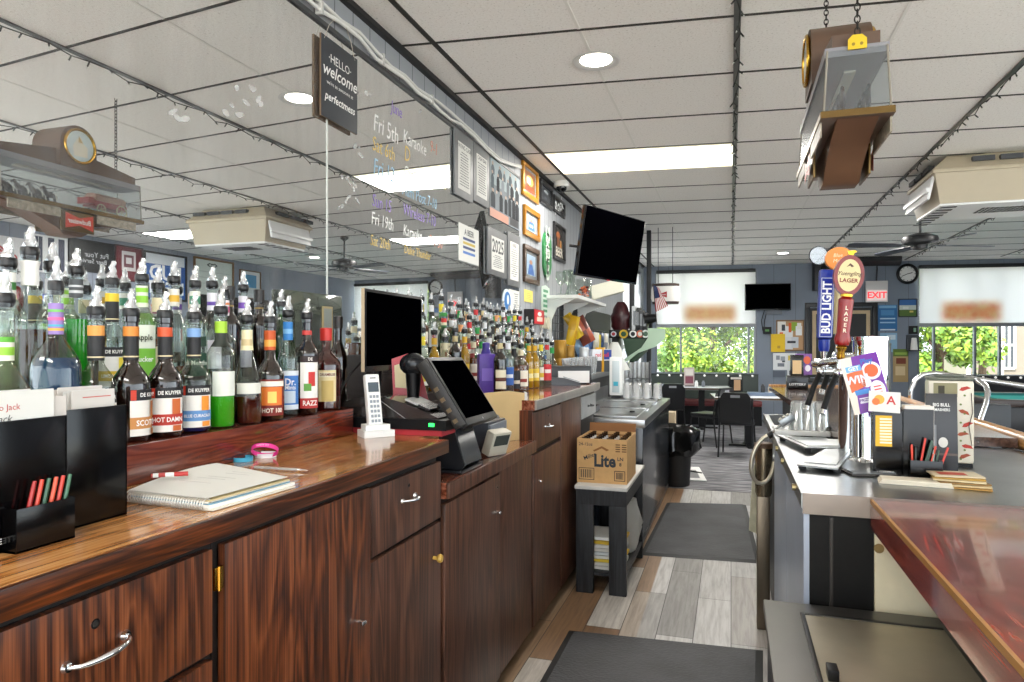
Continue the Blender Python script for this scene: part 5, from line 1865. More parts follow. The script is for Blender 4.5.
q.lathe([(0.08, 0.0005), (0.082, 0.01), (0.082, 0.20), (0.078, 0.205)], G_clear, 18, caps=False)
q.obj('jar_glass', t)
q = MB()
rs = random.Random(3)
for k in range(26):
    a, rr = rs.uniform(0, 6.28), rs.uniform(0.0, 0.055)
    q.box(-0.015 + rr * math.cos(a), 0.015 + rr * math.cos(a), -0.012 + rr * math.sin(a), 0.012 + rr * math.sin(a), 0.012 + 0.004 * k, 0.03 + 0.004 * k, P(rs.choice(['#d8603a', '#6a2a26', '#8a3a2c', '#e0764a']), 0.4), 0.004, rot=(rs.uniform(-.4, .4), rs.uniform(-.4, .4), rs.uniform(0, 3)))
o = q.obj('sweets', t, kind='stuff')
t = thing('white_box', 'tilted cream cardboard box propped at the end of the white shelf', 'box', (-1.30, 7.55, sz + 0.02))
q = MB()
q.M = Matrix.Rotation(math.radians(-16), 4, 'Y') @ Matrix.Rotation(math.radians(20), 4, 'Z')
q.box(-0.17, 0.2, -0.05, 0.05, 0.04, 0.19, P('#dddccb', 0.6), 0.003)
q.obj('box_body', t)
def bag(label, x, y, z, w2, h, cols, rx, rz, group=None):
    t = thing('snack_bag', label, 'snack bag', (x, y, z), rz, group)
    q = MB()
    q.M = Matrix.Rotation(rx, 4, 'Y')
    n, m_ = 8, 10
    for sgn in (-1, 1):
        g = [[q.v((-w2 + 2 * w2 * i / n, sgn * 0.035 * math.sin(PI * i / n) ** .6 * math.sin(PI * j / m_) ** .6, h * j / m_)) for i in range(n + 1)] for j in range(m_ + 1)]
        for j in range(m_):
            for i in range(n):
                q.face([g[j][i], g[j][i + 1], g[j + 1][i + 1], g[j + 1][i]], P(cols[0] if (j * 2 // m_ + i // 5) % 2 == 0 else cols[1], 0.3), True)
    q.obj('bag', t)
    return t
bag('yellow crisp bag hanging from the wire grid, left one', -1.55, 6.75, 1.50, 0.055, 0.3, ('#e0b41e', '#cf9c14'), 0.2, 0.6, 'hanging crisp bags')
bag('yellow crisp bag slanting over the first on the wire grid', -1.47, 6.9, 1.58, 0.05, 0.28, ('#e6c02a', '#c8a01a'), -0.6, 0.6, 'hanging crisp bags')
bag('brown and red crisp bag slanting on the wire grid', -1.42, 7.1, 1.52, 0.08, 0.3, ('#6a2f22', '#b0553a'), -0.5, 0.6, 'hanging crisp bags')
bag('blue foil snack bag below the hanging crisp bags', -1.45, 7.15, 1.30, 0.08, 0.28, ('#5f86b8', '#8fb0d0'), -0.35, 0.6, 'hanging crisp bags')
def canister(label, u, x, z0, r, h, col, name='canister', cat='canister', group=None):
    y = onX(u, 345, x).y
    q = MB()
    q.lathe([(r, 0.0005), (r, h * .48), (r * .96, h * .5), (r, h * .52), (r, h * .97), (r * .9, h)], P(col, 0.3, 0.4), 16)
    return q.obj(name, None, (x, y, z0), (0, 0, 0), label, cat, group)
canister('tall gold canister, left of the pair below the crisp bags', 560, -1.50, LZ + 0.0, 0.06, 0.33, '#9c7426', group='gold canisters')
canister('shorter gold canister, right of the pair below the crisp bags', 569, -1.49, LZ + 0.0, 0.055, 0.28, '#8f6a24', group='gold canisters')
canister('silver drink tumbler beside the energy drink box', 584, -1.44, LZ + 0.0, 0.05, 0.26, '#c9ccce', 'tumbler', 'tumbler')
canister('bright yellow spray bottle behind the energy drink box', 597, -1.44, LZ + 0.0, 0.045, 0.40, '#d8c21e', 'spray_bottle', 'bottle')
t = thing('drink_carton', 'white and blue energy drink carton with red lettering', 'carton', (-1.34, onX(599, 345, -1.34).y, LZ + 0.12), math.radians(50))
q = MB()
q.box(-0.13, 0.13, -0.05, 0.05, 0.0, 0.12, P('#e6e8ee', 0.4))
q.rect(0.0, 0.01, 0.13, 0.115, P('#27418f', 0.4), 0.0006, facing((0, -0.05, 0), (0, -1, 0)))
q.text('red bull', 0.06, P('#d0243a', 0.4), facing((0, -0.05, 0), (0, -1, 0)), 0, 0.06, 0.0012, bold=0.02)
q.obj('carton', t)
q = MB()
q.box(-0.12, 0.12, -0.045, 0.045, -0.12, -0.0005, P('#40454a', 0.5))
q.obj('carton_stand', t)
for k in range(9):
    x = -1.335 - 0.0 * k
    y = 5.70 + 0.145 * k
    q = MB()
    q.lathe([(0.032, 0.0005), (0.045, 0.15), (0.047, 0.152), (0.043, 0.15), (0.03, 0.004)], G_film, 12, caps=False)
    q.lathe([(0.034, 0.02), (0.047, 0.17)], G_film, 12, caps=False)
    q.obj('plastic_cup', None, (x, y, LZ), (0, 0, 0), 'stack of clear plastic cups, %s from the bottles in the row on the grey ledge' % ordw[k], 'cup', 'clear plastic cups on the grey ledge')
t = thing('slip_printer', 'black slip printer with a white sheet on the end of the raised worktop', 'printer', (-1.13, 4.82, ZW3), math.radians(28))
q = MB()
q.box(-0.17, 0.17, -0.06, 0.06, 0.0008, 0.13, P('#1b1c1f', 0.35), 0.01)
q.obj('housing', t)
q = MB()
q.box(-0.08, 0.15, -0.066, -0.0605, 0.01, 0.095, M_white)
q.obj('white_sheet', t)
t = thing('card_reader', 'black handheld card reader lying in front of the slip printer', 'card reader', (-1.12, 4.60, ZW3), math.radians(20))
q = MB()
q.prism([(-0.15, 0.0008), (0.13, 0.0008), (0.13, 0.02), (0.03, 0.05), (-0.08, 0.06), (-0.15, 0.03)], -0.045, 0.045, P('#232427', 0.3), Matrix.Rotation(PI / 2, 4, 'X'))
q.obj('case', t)
q = MB()
q.prism([(0.02, 0.056), (0.125, 0.025), (0.127, 0.029), (0.022, 0.061)], -0.035, 0.035, P('#9aa0a6', 0.25), Matrix.Rotation(PI / 2, 4, 'X'))
q.obj('display', t)
p = onX(604, 370, -1.29)
t = thing('yellow_carton', 'upright yellow carton beside the white dispenser', 'carton', (-1.33, p.y, LZ))
q = MB()
q.box(-0.045, 0.045, -0.05, 0.05, 0.0005, 0.26, P('#dca51c', 0.45), 0.003)
q.rect(-0.03, 0.03, 0.03, 0.1, P('#b5701a', 0.5), 0.0006, facing((0, -0.05, 0), (0, -1, 0)))
q.obj('carton_body', t)
p0, p1 = onY(610, 395, 6.9), onY(623, 357, 6.9)
t = thing('dispenser', 'tall white wall dispenser with a blue label at the end of the ledge', 'dispenser', ((p0.x + p1.x) / 2, 6.9, p0.z))
hw, h = (p1.x - p0.x) / 2, p1.z - p0.z
q = MB()
q.box(-hw, hw, -0.04, 0.1, 0, h, P('#dfe1df', 0.4), 0.012)
q.obj('case', t)
q = MB()
q.box(-hw * .55, hw * .55, -0.046, -0.0405, h * .08, h * .9, P('#b9c4c8', 0.15), 0.003)
q.box(-hw * .35, hw * .35, -0.049, -0.0465, h * .25, h * .36, P('#3fa0b8', 0.3))
q.obj('window_strip', t)
q = MB()
q.box(-hw * .8, hw * .8, 0.0, 0.1, 0.951 - p0.z, -0.0005, M_dgrey)
q.obj('dispenser_stand', t)
# crumpled white cloth over a box
t = thing('white_bag', 'crumpled white plastic bag heaped behind the dispenser', 'bag', (-1.22, 7.5, LZ))
q = MB()
rs = random.Random(14)
rows = []
for j in range(7):
    f = j / 6
    rows.append([q.v((0.17 * (1 - f * .75) * math.cos(a) * rs.uniform(.85, 1.1), 0.14 * (1 - f * .75) * math.sin(a) * rs.uniform(.85, 1.1), 0.001 + 0.30 * f + rs.uniform(0, .02))) for a in [2 * PI * i / 14 for i in range(14)]])
for a, c in zip(rows, rows[1:]):
    for i in range(14):
        q.face([a[i], a[(i + 1) % 14], c[(i + 1) % 14], c[i]], P('#cfd0cb', 0.5), True)
q.face(rows[-1], P('#cfd0cb', 0.5))
q.obj('bag_heap', t)
# green canopy shelf with round beer badges
yc = 8.6
a, c = onY(609, 330, yc), onY(648, 338, yc)
t = thing('canopy_shelf', 'dark green curved canopy shelf with a strip of round beer badges', 'shelf', (0, 0, 0))
q = MB()
q.box(a.x, c.x, yc, yc + 0.45, c.z, a.z, P('#17181a', 0.4), 0.004)
q.obj('badge_strip', t)
for i, (f, r_, col, col2) in enumerate(((0.12, 0.036, '#c9d0d8', '#b03038'), (0.38, 0.055, '#d8b42a', '#26502c'), (0.62, 0.045, '#eceeea', '#222428'), (0.8, 0.045, '#cf6a4a', '#e8e0d6'), (0.94, 0.05, '#dfe6e0', '#4a6a54'))):
    x = a.x + (c.x - a.x) * f
    q = MB()
    q.cyl((x, yc - 0.008, (a.z + c.z) / 2), (x, yc + 0.001, (a.z + c.z) / 2), r_, P(col, 0.4), n=18)
    q.cyl((x, yc - 0.010, (a.z + c.z) / 2), (x, yc - 0.008, (a.z + c.z) / 2), r_ * .6, P(col2, 0.4), n=18)
    q.obj('badge', t)
q = MB()
w_ = c.x - a.x
h_ = c.z - onY(640, 362, yc).z
q.prism([(a.x + w_ * .35, c.z - 0.001), (a.x + w_ * .42, c.z - h_ * .55), (a.x + w_ * .5, c.z - h_ * .95), (a.x + w_ * .62, c.z - h_), (a.x + w_ * .9, c.z - h_ * .55), (c.x, c.z - 0.001)], -yc - 0.4, -yc - 0.02, P('#36503a', 0.45), Matrix.Rotation(PI / 2, 4, 'X'))
q.obj('canopy', t)
e = onY(665, 328, yc)
q = MB()
q.prism([(c.x, a.z + 0.02), (e.x, a.z + 0.01), (e.x, c.z), (c.x + 0.1, c.z - h_ * .35), (c.x - 0.12, c.z - h_ * .62), (c.x - 0.24, c.z - h_ * .95), (c.x - 0.32, c.z - h_ * 1.05), (c.x - 0.3, c.z - h_ * .9), (c.x - 0.08, c.z - h_ * .4), (c.x, c.z)], -yc - 0.02, -yc + 0.02, P('#b9d4ba', 0.45), Matrix.Rotation(PI / 2, 4, 'X'))
q.obj('pale_trim', t)
q = MB()
q.box(a.x + 0.02, a.x + 0.1, yc + 0.1, yc + 0.35, LZ - 0.1, c.z, P('#2a2c2e', 0.5))
q.box(a.x + 0.02, a.x + 0.1, yc + 0.1, yc + 0.35, 0.0, LZ - 0.1, P('#2a2c2e', 0.5))
q.obj('support_post', t)
zc_ = a.z
t = thing('dark_bag', 'lumpy dark red bag sitting on the left of the canopy shelf', 'bag', (onY(619, 320, yc).x, yc + 0.15, zc_))
q = MB()
rs = random.Random(4)
rows = []
for j in range(9):
    f = j / 8
    rr = 0.12 * (0.85 + 0.3 * math.sin(f * PI)) * (1 - 0.55 * f ** 3)
    rows.append([q.v((rr * math.cos(2 * PI * i / 12) * rs.uniform(.88, 1.1), rr * .8 * math.sin(2 * PI * i / 12) * rs.uniform(.88, 1.1), 0.001 + 0.36 * f)) for i in range(12)])
for a_, c_ in zip(rows, rows[1:]):
    for i in range(12):
        q.face([a_[i], a_[(i + 1) % 12], c_[(i + 1) % 12], c_[i]], P('#3c1418', 0.35, noise=0.4, scale=20), True)
q.face(rows[-1], P('#3c1418', 0.35, noise=0.4, scale=20))
q.obj('bag_body', t)
for i, (u, wv, hv, col) in enumerate(((634, .035, .30, '#d9dcde'), (637, .03, .28, '#2a2b2e'), (640.5, .03, .25, '#4a4c50'), (644, .03, .22, '#1d1e20'))):
    q = MB()
    q.box(-wv, wv, -0.1, 0.1, 0.0008, hv, P(col, 0.4), 0.004, rot=None)
    q.rect(-wv * .5, hv * .2, wv * .5, hv * .8, P('#8f9498', 0.4), 0.0006, facing((0, -0.1, 0), (0, -1, 0)))
    q.obj('folder_file', None, (onY(u, 330, yc).x, yc + 0.15, zc_), (0, 0, 0), ['white', 'black', 'grey', 'short black'][i] + ' upright file box on the canopy shelf beside the dark red bag', 'file', 'file boxes on the canopy shelf')
t = thing('spotlight', 'black spotlight clamped at the right of the canopy shelf under the flag', 'lamp', (onY(650, 328, yc).x, yc + 0.12, zc_))
q = MB()
q.cyl((0, 0, 0.001), (0, 0, 0.09), 0.02, M_black)
q.cyl((-0.09, -0.03, 0.13), (0.06, 0.0, 0.15), 0.07, M_black, 0.05)
q.obj('lamp_body', t)
# flag
t = thing('flag', 'small stars and stripes flag on a stick above the canopy shelf', 'flag', (0, 0, 0))
f0, f1 = onY(653, 283, yc + 0.2), onY(657, 325, yc + 0.2)
q = MB()
q.tube([f1, f0], 0.005, P('#2a241c', 0.5), 6)
q.obj('stick', t)
q = MB()
pa, pb, pc, pd_ = onY(653.5, 285, yc + .2), onY(659, 288, yc + .2), onY(668, 306, yc + .2), onY(656, 312, yc + .2)
n = 13
for i in range(n):
    f, g = i / n, (i + 1) / n
    for k in range(6):
        s0, s1 = k / 6, (k + 1) / 6
        def pt(fx, s):
            p = (pa.lerp(pb, fx)).lerp(pd_.lerp(pc, fx), s)
            return (p.x, p.y + 0.015 * math.sin(6 * s + 3 * fx), p.z)
        blue = f < 0.55 and s0 < 0.42
        q.face([q.v(pt(f, s0)), q.v(pt(g, s0)), q.v(pt(g, s1)), q.v(pt(f, s1))], P('#2b3a63' if blue else ('#b22f3a' if i % 2 == 0 else '#ece9e4'), 0.7), True)
q.obj('cloth', t)
# beer sign lamp hanging before the left window
yl = 9.6
a, c = onY(651, 284, yl), onY(680, 304, yl)
t = thing('hanging_beer_lamp', 'oval white and red hanging beer lamp before the left window', 'lamp', ((a.x + c.x) / 2, yl, (a.z + c.z) / 2))
hw, hh = (c.x - a.x) / 2, (a.z - c.z) / 2
q = MB()
q.M = Matrix.Scale(0.5, 4, (0, 1, 0))
q.lathe([(hw * .9, -hh * .85), (hw, -hh * .4), (hw * .98, hh * .5), (hw * .9, hh * .8)], P('#d9d6d0', 0.35, emit=0.15), 28)
q.obj('shade', t)
q = MB()
q.M = Matrix.Scale(0.5, 4, (0, 1, 0))
q.lathe([(hw * .95, hh * .72), (hw * .97, hh * .95), (hw * .7, hh * 1.02)], P('#4a3a34', 0.4), 28)
q.lathe([(hw * .95, -hh * .75), (hw * .9, -hh * 1.0)], P('#3a2c28', 0.4), 28)
q.obj('rim', t)
q = MB()
M = facing((-hw * .25, -hw * .5, -hh * .1), (0, -1, 0))
q.blob([(-hw * .4, hh * .3), (0, hh * .12), (hw * .4, hh * .3), (hw * .4, -hh * .3), (0, -hh * .12), (-hw * .4, -hh * .3)], P('#b3262c', 0.4), 0.002, M)
q.text('Budweiser', hw * .16, M_white, M, 0, 0, 0.003, bold=0.01)
q.obj('bow_badge', t)
q = MB()
for x in (-hw * .5, hw * .5):
    q.tube([(x, 0, hh), (x, 0, CEIL - (a.z + c.z) / 2)], 0.005, M_black, 6)
q.obj('hanging_rod', t)

# ================================================================== COOLER, TABLE, BEER CASE, MATS
t = thing('bottle_cooler', 'long black bottle cooler with three sliding stainless lids', 'cooler', (0, 0, 0))
cx0, cx1, cy0, cy1, cz = -1.27, -0.60, 5.07, 7.25, 0.95
q = MB()
q.box(cx0, cx1 - 0.015, cy0, cy1, 0.08, cz - 0.06, P('#1e232b', 0.22, coat=0.3), 0.006)
q.obj('cooler_body', t)
q = MB()
q.box(cx0 + 0.02, cx1 - 0.04, cy0 + 0.02, cy1 - 0.02, 0.0, 0.08, M_black)
q.box(cx1 - 0.035, cx1 - 0.02, cy0, cy1, 0.03, 0.06, M_steel)
q.obj('kick_plate', t)
q = MB()
q.box(cx0, cx1, cy0 - 0.0, cy1, cz - 0.06, cz, M_steel, 0.008)
q.obj('steel_rim', t)
for i in range(3):
    y0 = cy0 + 0.10 + 0.69 * i
    q = MB()
    q.box(cx0 + 0.12, cx1 - 0.08, y0, y0 + 0.64, cz + 0.0005, cz + 0.014, M_steel, 0.003)
    q.box(cx1 - 0.17, cx1 - 0.13, y0 + 0.30, y0 + 0.33, cz + 0.0145, cz + 0.024, M_black, 0.003)
    q.obj('sliding_lid', t)
for i in range(2):
    q = MB()
    q.box(cx0 + 0.10, cx1 - 0.06, cy0 + 0.755 + 0.69 * i, cy0 + 0.775 + 0.69 * i, cz + 0.0005, cz + 0.02, M_chrome)
    q.obj('lid_divider', t)
q = MB()
q.box(cx0, cx0 + 0.02, cy0, cy1, cz, cz + 0.12, M_steel)
q.obj('splash_back', t)
# tray of odds between worktop and cooler
t = thing('tray', 'shallow dark tray with orange lemon wedges at the end of the raised worktop', 'tray', (-1.12, 5.35, cz + 0.0150), 0)
q = MB()
q.box(-0.1, 0.1, -0.16, 0.16, 0, 0.006, P('#20232c', 0.4))
for s in (-1, 1):
    q.box(s * 0.1 - 0.004, s * 0.1 + 0.004, -0.16, 0.16, 0.006, 0.05, P('#20232c', 0.4))
    q.box(-0.1, 0.1, s * 0.16 - 0.004, s * 0.16 + 0.004, 0.006, 0.05, P('#20232c', 0.4))
q.obj('tray_body', t)
q = MB()
q.box(-0.09, 0.09, -0.06, 0.15, 0.0065, 0.04, P('#c98a2a', 0.6, noise=0.3, scale=40), 0.01)
q.obj('wedges', t, kind='stuff')
# pint glasses at the end of the cooler
gb = None
for r_ in range(2):
    for k in range(4):
        lab = 'upturned clear pint glass, %s in the %s row on the end of the cooler' % (ordw[k], ['near', 'far'][r_])
        loc = (-1.0 + 0.1 * k, 6.9 + 0.12 * r_, cz + 0.0155)
        if gb is None:
            q = MB()
            q.lathe([(0.044, 0.0), (0.041, 0.01), (0.033, 0.145), (0.03, 0.15)], G_film, 14)
            gb = q.obj('pint_glass', None, loc, (0, 0, 0), lab, 'glass', 'upturned glasses on the cooler')
        else:
            o = gb.copy(); COL.objects.link(o); o.location = loc; o['label'] = lab
t = thing('glass_rack', 'clear rack stacked with tall glasses behind the cooler', 'rack', (onY(637, 360, 8.3).x, 8.3, 0))
q = MB()
z0, z1 = onY(637, 395, 8.3).z, onY(637, 361, 8.3).z
hwx = onY(650, 360, 8.3).x - onY(637, 360, 8.3).x
for lv in range(2):
    for k in range(6):
        x = -hwx + 2 * hwx * (k + .5) / 6
        q.lathe([(0.035, z0 + lv * (z1 - z0) / 2), (0.042, z0 + (lv + .92) * (z1 - z0) / 2)], G_film, 10, o=(x, 0, 0), caps=False)
q.obj('rack_glasses', t)
q = MB()
q.box(-hwx, hwx, -0.06, 0.06, z0 - 0.012, z0 - 0.002, M_dgrey)
q.box(-hwx, hwx, -0.06, 0.06, (z0 + z1) / 2 - 0.006, (z0 + z1) / 2 - 0.001, M_dgrey)
for s in (-1, 1):
    q.box(s * hwx - 0.008, s * hwx + 0.008, -0.06, 0.06, 0.005, z1, M_dgrey)
q.obj('rack_frame', t)

t = thing('side_table', 'small black stained wooden table with a worn white top under the beer case', 'table', (0, 0, 0))
tx0, tx1, ty0, ty1, tz = -0.905, -0.585, 4.06, 4.90, 0.65
q = MB()
q.box(tx0, tx1, ty0, ty1, tz - 0.022, tz, P('#cfcdc8', 0.45, noise=0.06, scale=12), 0.004)
q.obj('table_top', t)
q = MB()
q.box(tx0 + 0.008, tx1 - 0.008, ty0 + 0.01, ty0 + 0.035, tz - 0.115, tz - 0.023, M_blackwood)
q.box(tx1 - 0.035, tx1 - 0.008, ty0 + 0.036, ty1 - 0.01, tz - 0.115, tz - 0.023, M_blackwood)
q.box(tx0 + 0.008, tx0 + 0.035, ty0 + 0.036, ty1 - 0.01, tz - 0.115, tz - 0.023, M_blackwood)
q.obj('apron', t)
for x0, y0 in ((tx0 + 0.008, ty0 + 0.012), (tx1 - 0.112, ty0 + 0.012), (tx0 + 0.008, ty1 - 0.05), (tx1 - 0.112, ty1 - 0.05)):
    q = MB()
    q.box(x0, x0 + 0.104, y0, y0 + 0.035, 0.0, tz - 0.116, M_blackwood, 0.002)
    q.obj('leg', t)
q = MB()
q.box(tx0 + 0.01, tx1 - 0.01, ty0 + 0.05, ty1 - 0.055, 0.10, 0.12, M_blackwood)
q.obj('lower_shelf', t)
t = thing('paper_stack', 'untidy heap of white and yellow papers on the lower shelf of the black table', 'papers', (-0.74, 4.3, 0.121))
rs = random.Random(6)
for i in range(9):
    q = MB()
    q.box(-0.11, 0.11, -0.14, 0.14, 0.001 + 0.022 * i, 0.02 + 0.022 * i, P(['#e4e2dc', '#d9d6cc', '#e2c23a', '#eceae4', '#cfd4d8', '#dcdad2', '#e6e4de', '#d8b43a', '#efeeea'][i], 0.7), 0.003, rot=(rs.uniform(-.02, .02), rs.uniform(-.03, .03), rs.uniform(-.15, .15)))
    q.obj('sheet', t)
t = thing('plastic_bag', 'grey white plastic bag stuffed beside the papers under the black table', 'bag', (-0.66, 4.62, 0.122))
q = MB()
rows = []
for j in range(8):
    f = j / 7
    rr = 0.075 * (0.7 + 0.5 * math.sin(f * PI))
    rows.append([q.v((rr * math.cos(2 * PI * i / 12) * rs.uniform(.8, 1.15), rr * 1.6 * math.sin(2 * PI * i / 12) * rs.uniform(.8, 1.15), 0.001 + 0.34 * f)) for i in range(12)])
for a_, c_ in zip(rows, rows[1:]):
    for i in range(12):
        q.face([a_[i], a_[(i + 1) % 12], c_[(i + 1) % 12], c_[i]], P('#b9bab6', 0.4), True)
q.face(rows[-1], P('#b9bab6', 0.4))
q.obj('bag_body', t)

b0, b1 = onZ(577, 482, tz), onZ(627, 485, tz)
bx0, bx1, by0 = b0.x, b1.x, (b0.y + b1.y) / 2
by1 = by0 + 0.40
hbx = onY(577, 438, by0).z - tz
t = thing('beer_case', 'open brown cardboard beer case of bottles on the black table', 'carton', ((bx0 + bx1) / 2, (by0 + by1) / 2, tz))
hx_, hy_ = (bx1 - bx0) / 2, (by1 - by0) / 2
q = MB()
q.box(-hx_, hx_, -hy_, hy_, 0.0005, 0.006, M_card)
q.box(-hx_, hx_, -hy_, -hy_ + 0.004, 0.006, hbx, M_card)
q.box(-hx_, hx_, hy_ - 0.004, hy_, 0.006, hbx, M_card)
q.box(-hx_, -hx_ + 0.004, -hy_ + 0.004, hy_ - 0.004, 0.006, hbx, M_card)
q.box(hx_ - 0.004, hx_, -hy_ + 0.004, hy_ - 0.004, 0.006, hbx, M_card)
q.obj('box_walls', t)
q = MB()
q.box(-hx_, hx_, hy_ + 0.001, hy_ + 0.004, hbx * .9, hbx + 0.055, P('#8a5c34', 0.75), rot=(-0.15, 0, 0))
q.obj('flap', t)
q = MB()
M = facing((0, -hy_, 0), (0, -1, 0))
DK = P('#26303a', 0.6)
q.text('Lite', 0.105, DK, M, 0.018, hbx * .50, 0.0008, bold=0.035, sx=0.85)
q.text('Miller', 0.035, DK, Matrix.Translation((0, 0, 0)) @ M @ Matrix.Rotation(0.4, 4, 'Z'), -0.005, hbx * .66, 0.0008, bold=0.01)
q.text('24-12oz', 0.026, DK, M, -hx_ * .65, hbx * .87, 0.0008, bold=0.01)
q.blob([(-hx_ * .35, hbx * .74), (0.0, hbx * .84), (hx_ * .3, hbx * .76), (hx_ * .2, hbx * .73), (0, hbx * .79), (-hx_ * .3, hbx * .71)], P('#8a5a2c', 0.7), 0.0008, M)
for xx in (hx_ * .55, hx_ * .8):
    for i in range(4):
        q.rect(xx, hbx * (.72 + .05 * i), xx + hx_ * .18, hbx * (.745 + .05 * i), P('#6a4a2c', 0.7), 0.0008, M)
q.text('LN', 0.03, DK, M, hx_ * .74, hbx * .56, 0.0008, bold=0.02)
q.text('8', 0.03, DK, M, hx_ * .74, hbx * .44, 0.0008, bold=0.02)
for xa, xb, ya, yb in ((-hx_ * .93, -hx_ * .3, hbx * .07, hbx * .34), (hx_ * .5, hx_ * .93, hbx * .07, hbx * .3)):
    q.rect(xa, ya, xb, yb, P('#3a3430', 0.7), 0.0008, M)
    q.rect(xa + .004, ya + .004, xb - .004, yb - .004, M_card, 0.0010, M)
    n = 16
    for i in range(n):
        if i % 3 != 2:
            x_ = xa + .012 + (xb - xa - .024) * i / n
            q.rect(x_, ya + .012, x_ + (xb - xa) / n * .6, yb - .010, P('#3a3430', 0.7), 0.0012, M)
q.obj('printing', t)
gb = None
for i in range(4):
    for j in range(6):
        loc = ((bx0 + bx1) / 2 - hx_ + hx_ * 2 * (i + .5) / 4, (by0 + by1) / 2 - hy_ + hy_ * 2 * (j + .5) / 6, tz + 0.0065 + max(0, hbx - 0.235))
        lab = 'empty brown beer bottle in the case, %s column from the left, %s from the front' % (ordw[i], ordw[j])
        if gb is None:
            gb = thing('beer_bottle', lab, 'bottle', loc, 0, 'beer bottles in the case')
            q = MB()
            q.lathe([(0.027, 0), (0.029, 0.004), (0.029, 0.12), (0.022, 0.155), (0.0135, 0.185), (0.0125, 0.222), (0.0145, 0.224), (0.0145, 0.23)], G_brown, 12)
            q.obj('glass', gb)
            q = MB()
            q.lathe([(0.0175, 0.175), (0.0142, 0.205)], P('#d6d8da', 0.4), 12, caps=False)
            q.obj('neck_label', gb)
        else:
            copy_tree(gb, loc, 0, lab)

def mat_thing(label, pts, w_=0.035):
    t = thing('floor_mat', label, 'mat', (0, 0, 0), 0, 'rubber mats behind the bar')
    cx = sum(p[0] for p in pts) / 4
    cy = sum(p[1] for p in pts) / 4
    inner = [((p[0] - cx) * (1 - w_ / abs(p[0] - cx)) + cx, (p[1] - cy) * (1 - w_ / abs(p[1] - cy)) + cy) for p in pts]
    m, nt, bb, out = new_mat('ribbed_rubber')
    tc = nd(nt, 'TexCoord')
    mp = nd(nt, 'Mapping')
    mp.inputs['Scale'].default_value = (60, 90, 1)
    nt.links.new(tc.outputs['Object'], mp.inputs[0])
    wv = nd(nt, 'TexVoronoi', Scale=1.0)
    nt.links.new(mp.outputs[0], wv.inputs['Vector'])
    n_ = nd(nt, 'TexNoise', Scale=4.0, Detail=4.0)
    nt.links.new(tc.outputs['Object'], n_.inputs['Vector'])
    cr = ramp(nt, [(0.3, '#1d1e21'), (0.7, '#36373b')])
    nt.links.new(n_.outputs['Fac'], cr.inputs[0])
    nt.links.new(cr.outputs[0], bb.inputs['Base Color'])
    bp = nd(nt, 'Bump', Strength=0.5, Distance=0.004)
    nt.links.new(wv.outputs['Distance'], bp.inputs['Height'])
    nt.links.new(bp.outputs[0], bb.inputs['Normal'])
    bb.inputs['Roughness'].default_value = 0.6
    q = MB()
    q.prism(inner, 0.0005, 0.014, m)
    q.obj('ribbed_field', t)
    q = MB()
    n = 4
    a = [q.v((p[0], p[1], 0.0005)) for p in pts]
    c = [q.v((p[0], p[1], 0.0135)) for p in inner]
    for i in range(4):
        q.face([a[i], a[(i + 1) % 4], c[(i + 1) % 4], c[i]], P('#141516', 0.6))
    q.obj('bevelled_border', t)
mat_thing('black ribbed rubber mat nearest the camera on the plank floor', [(-0.81, 1.9), (0.08, 1.9), (0.15, 3.57), (-0.81, 3.51)])
mat_thing('black ribbed rubber mat further along before the carpet', [(-0.62, 4.92), (0.195, 4.98), (0.135, 6.76), (-0.58, 6.63)])

# waste bin
p = onZ(672, 487, 0.0)
t = thing('waste_bin', 'tall black waste bin lined with a black bag at the cooler end', 'bin', (p.x + 0.02, p.y + 0.12, 0.0))
q = MB()
q.lathe([(0.15, 0.005), (0.155, 0.02), (0.185, 0.58), (0.19, 0.60)], P('#17181a', 0.45), 20)
q.obj('bin_body', t)
q = MB()
rs = random.Random(9)
rows = []
for j, (r_, z) in enumerate(((0.20, 0.34), (0.27, 0.40), (0.26, 0.50), (0.25, 0.60), (0.20, 0.635), (0.17, 0.58), (0.12, 0.45))):
    rows.append([q.v((r_ * math.cos(2 * PI * i / 26) * rs.uniform(.93, 1.09), r_ * math.sin(2 * PI * i / 26) * rs.uniform(.93, 1.09), z + rs.uniform(-.02, .02))) for i in range(26)])
for a_, c_ in zip(rows, rows[1:]):
    for i in range(26):
        q.face([a_[i], a_[(i + 1) % 26], c_[(i + 1) % 26], c_[i]], P('#0a0a0b', 0.15), False)
q.obj('liner_bag', t)
t = thing('tan_carton', 'small tan carton standing on the floor behind the waste bin', 'carton', (p.x - 0.16, p.y + 0.75, 0.0045))
q = MB()
q.box(-0.14, 0.14, -0.1, 0.1, 0, 0.72, P('#b9a88c', 0.7), 0.004)
q.obj('carton_body', t)
p = onZ(690, 478, 0.004)
t = thing('floor_sheet', 'white flattened card lying on the carpet beside the waste bin', 'card', (p.x, p.y + 0.25, 0.0045), math.radians(8))
q = MB()
q.box(-0.13, 0.13, -0.42, 0.42, 0.0, 0.012, M_white, 0.002)
q.obj('card_sheet', t)
q = MB()
q.box(-0.07, 0.07, -0.3, 0.2, 0.0125, 0.014, P('#7d7f80', 0.5))
q.tube([(-0.12, -0.05, 0.02), (0.0, 0.02, 0.03), (0.12, -0.02, 0.02)], 0.008, M_black, 6)
q.obj('cut_out', t)
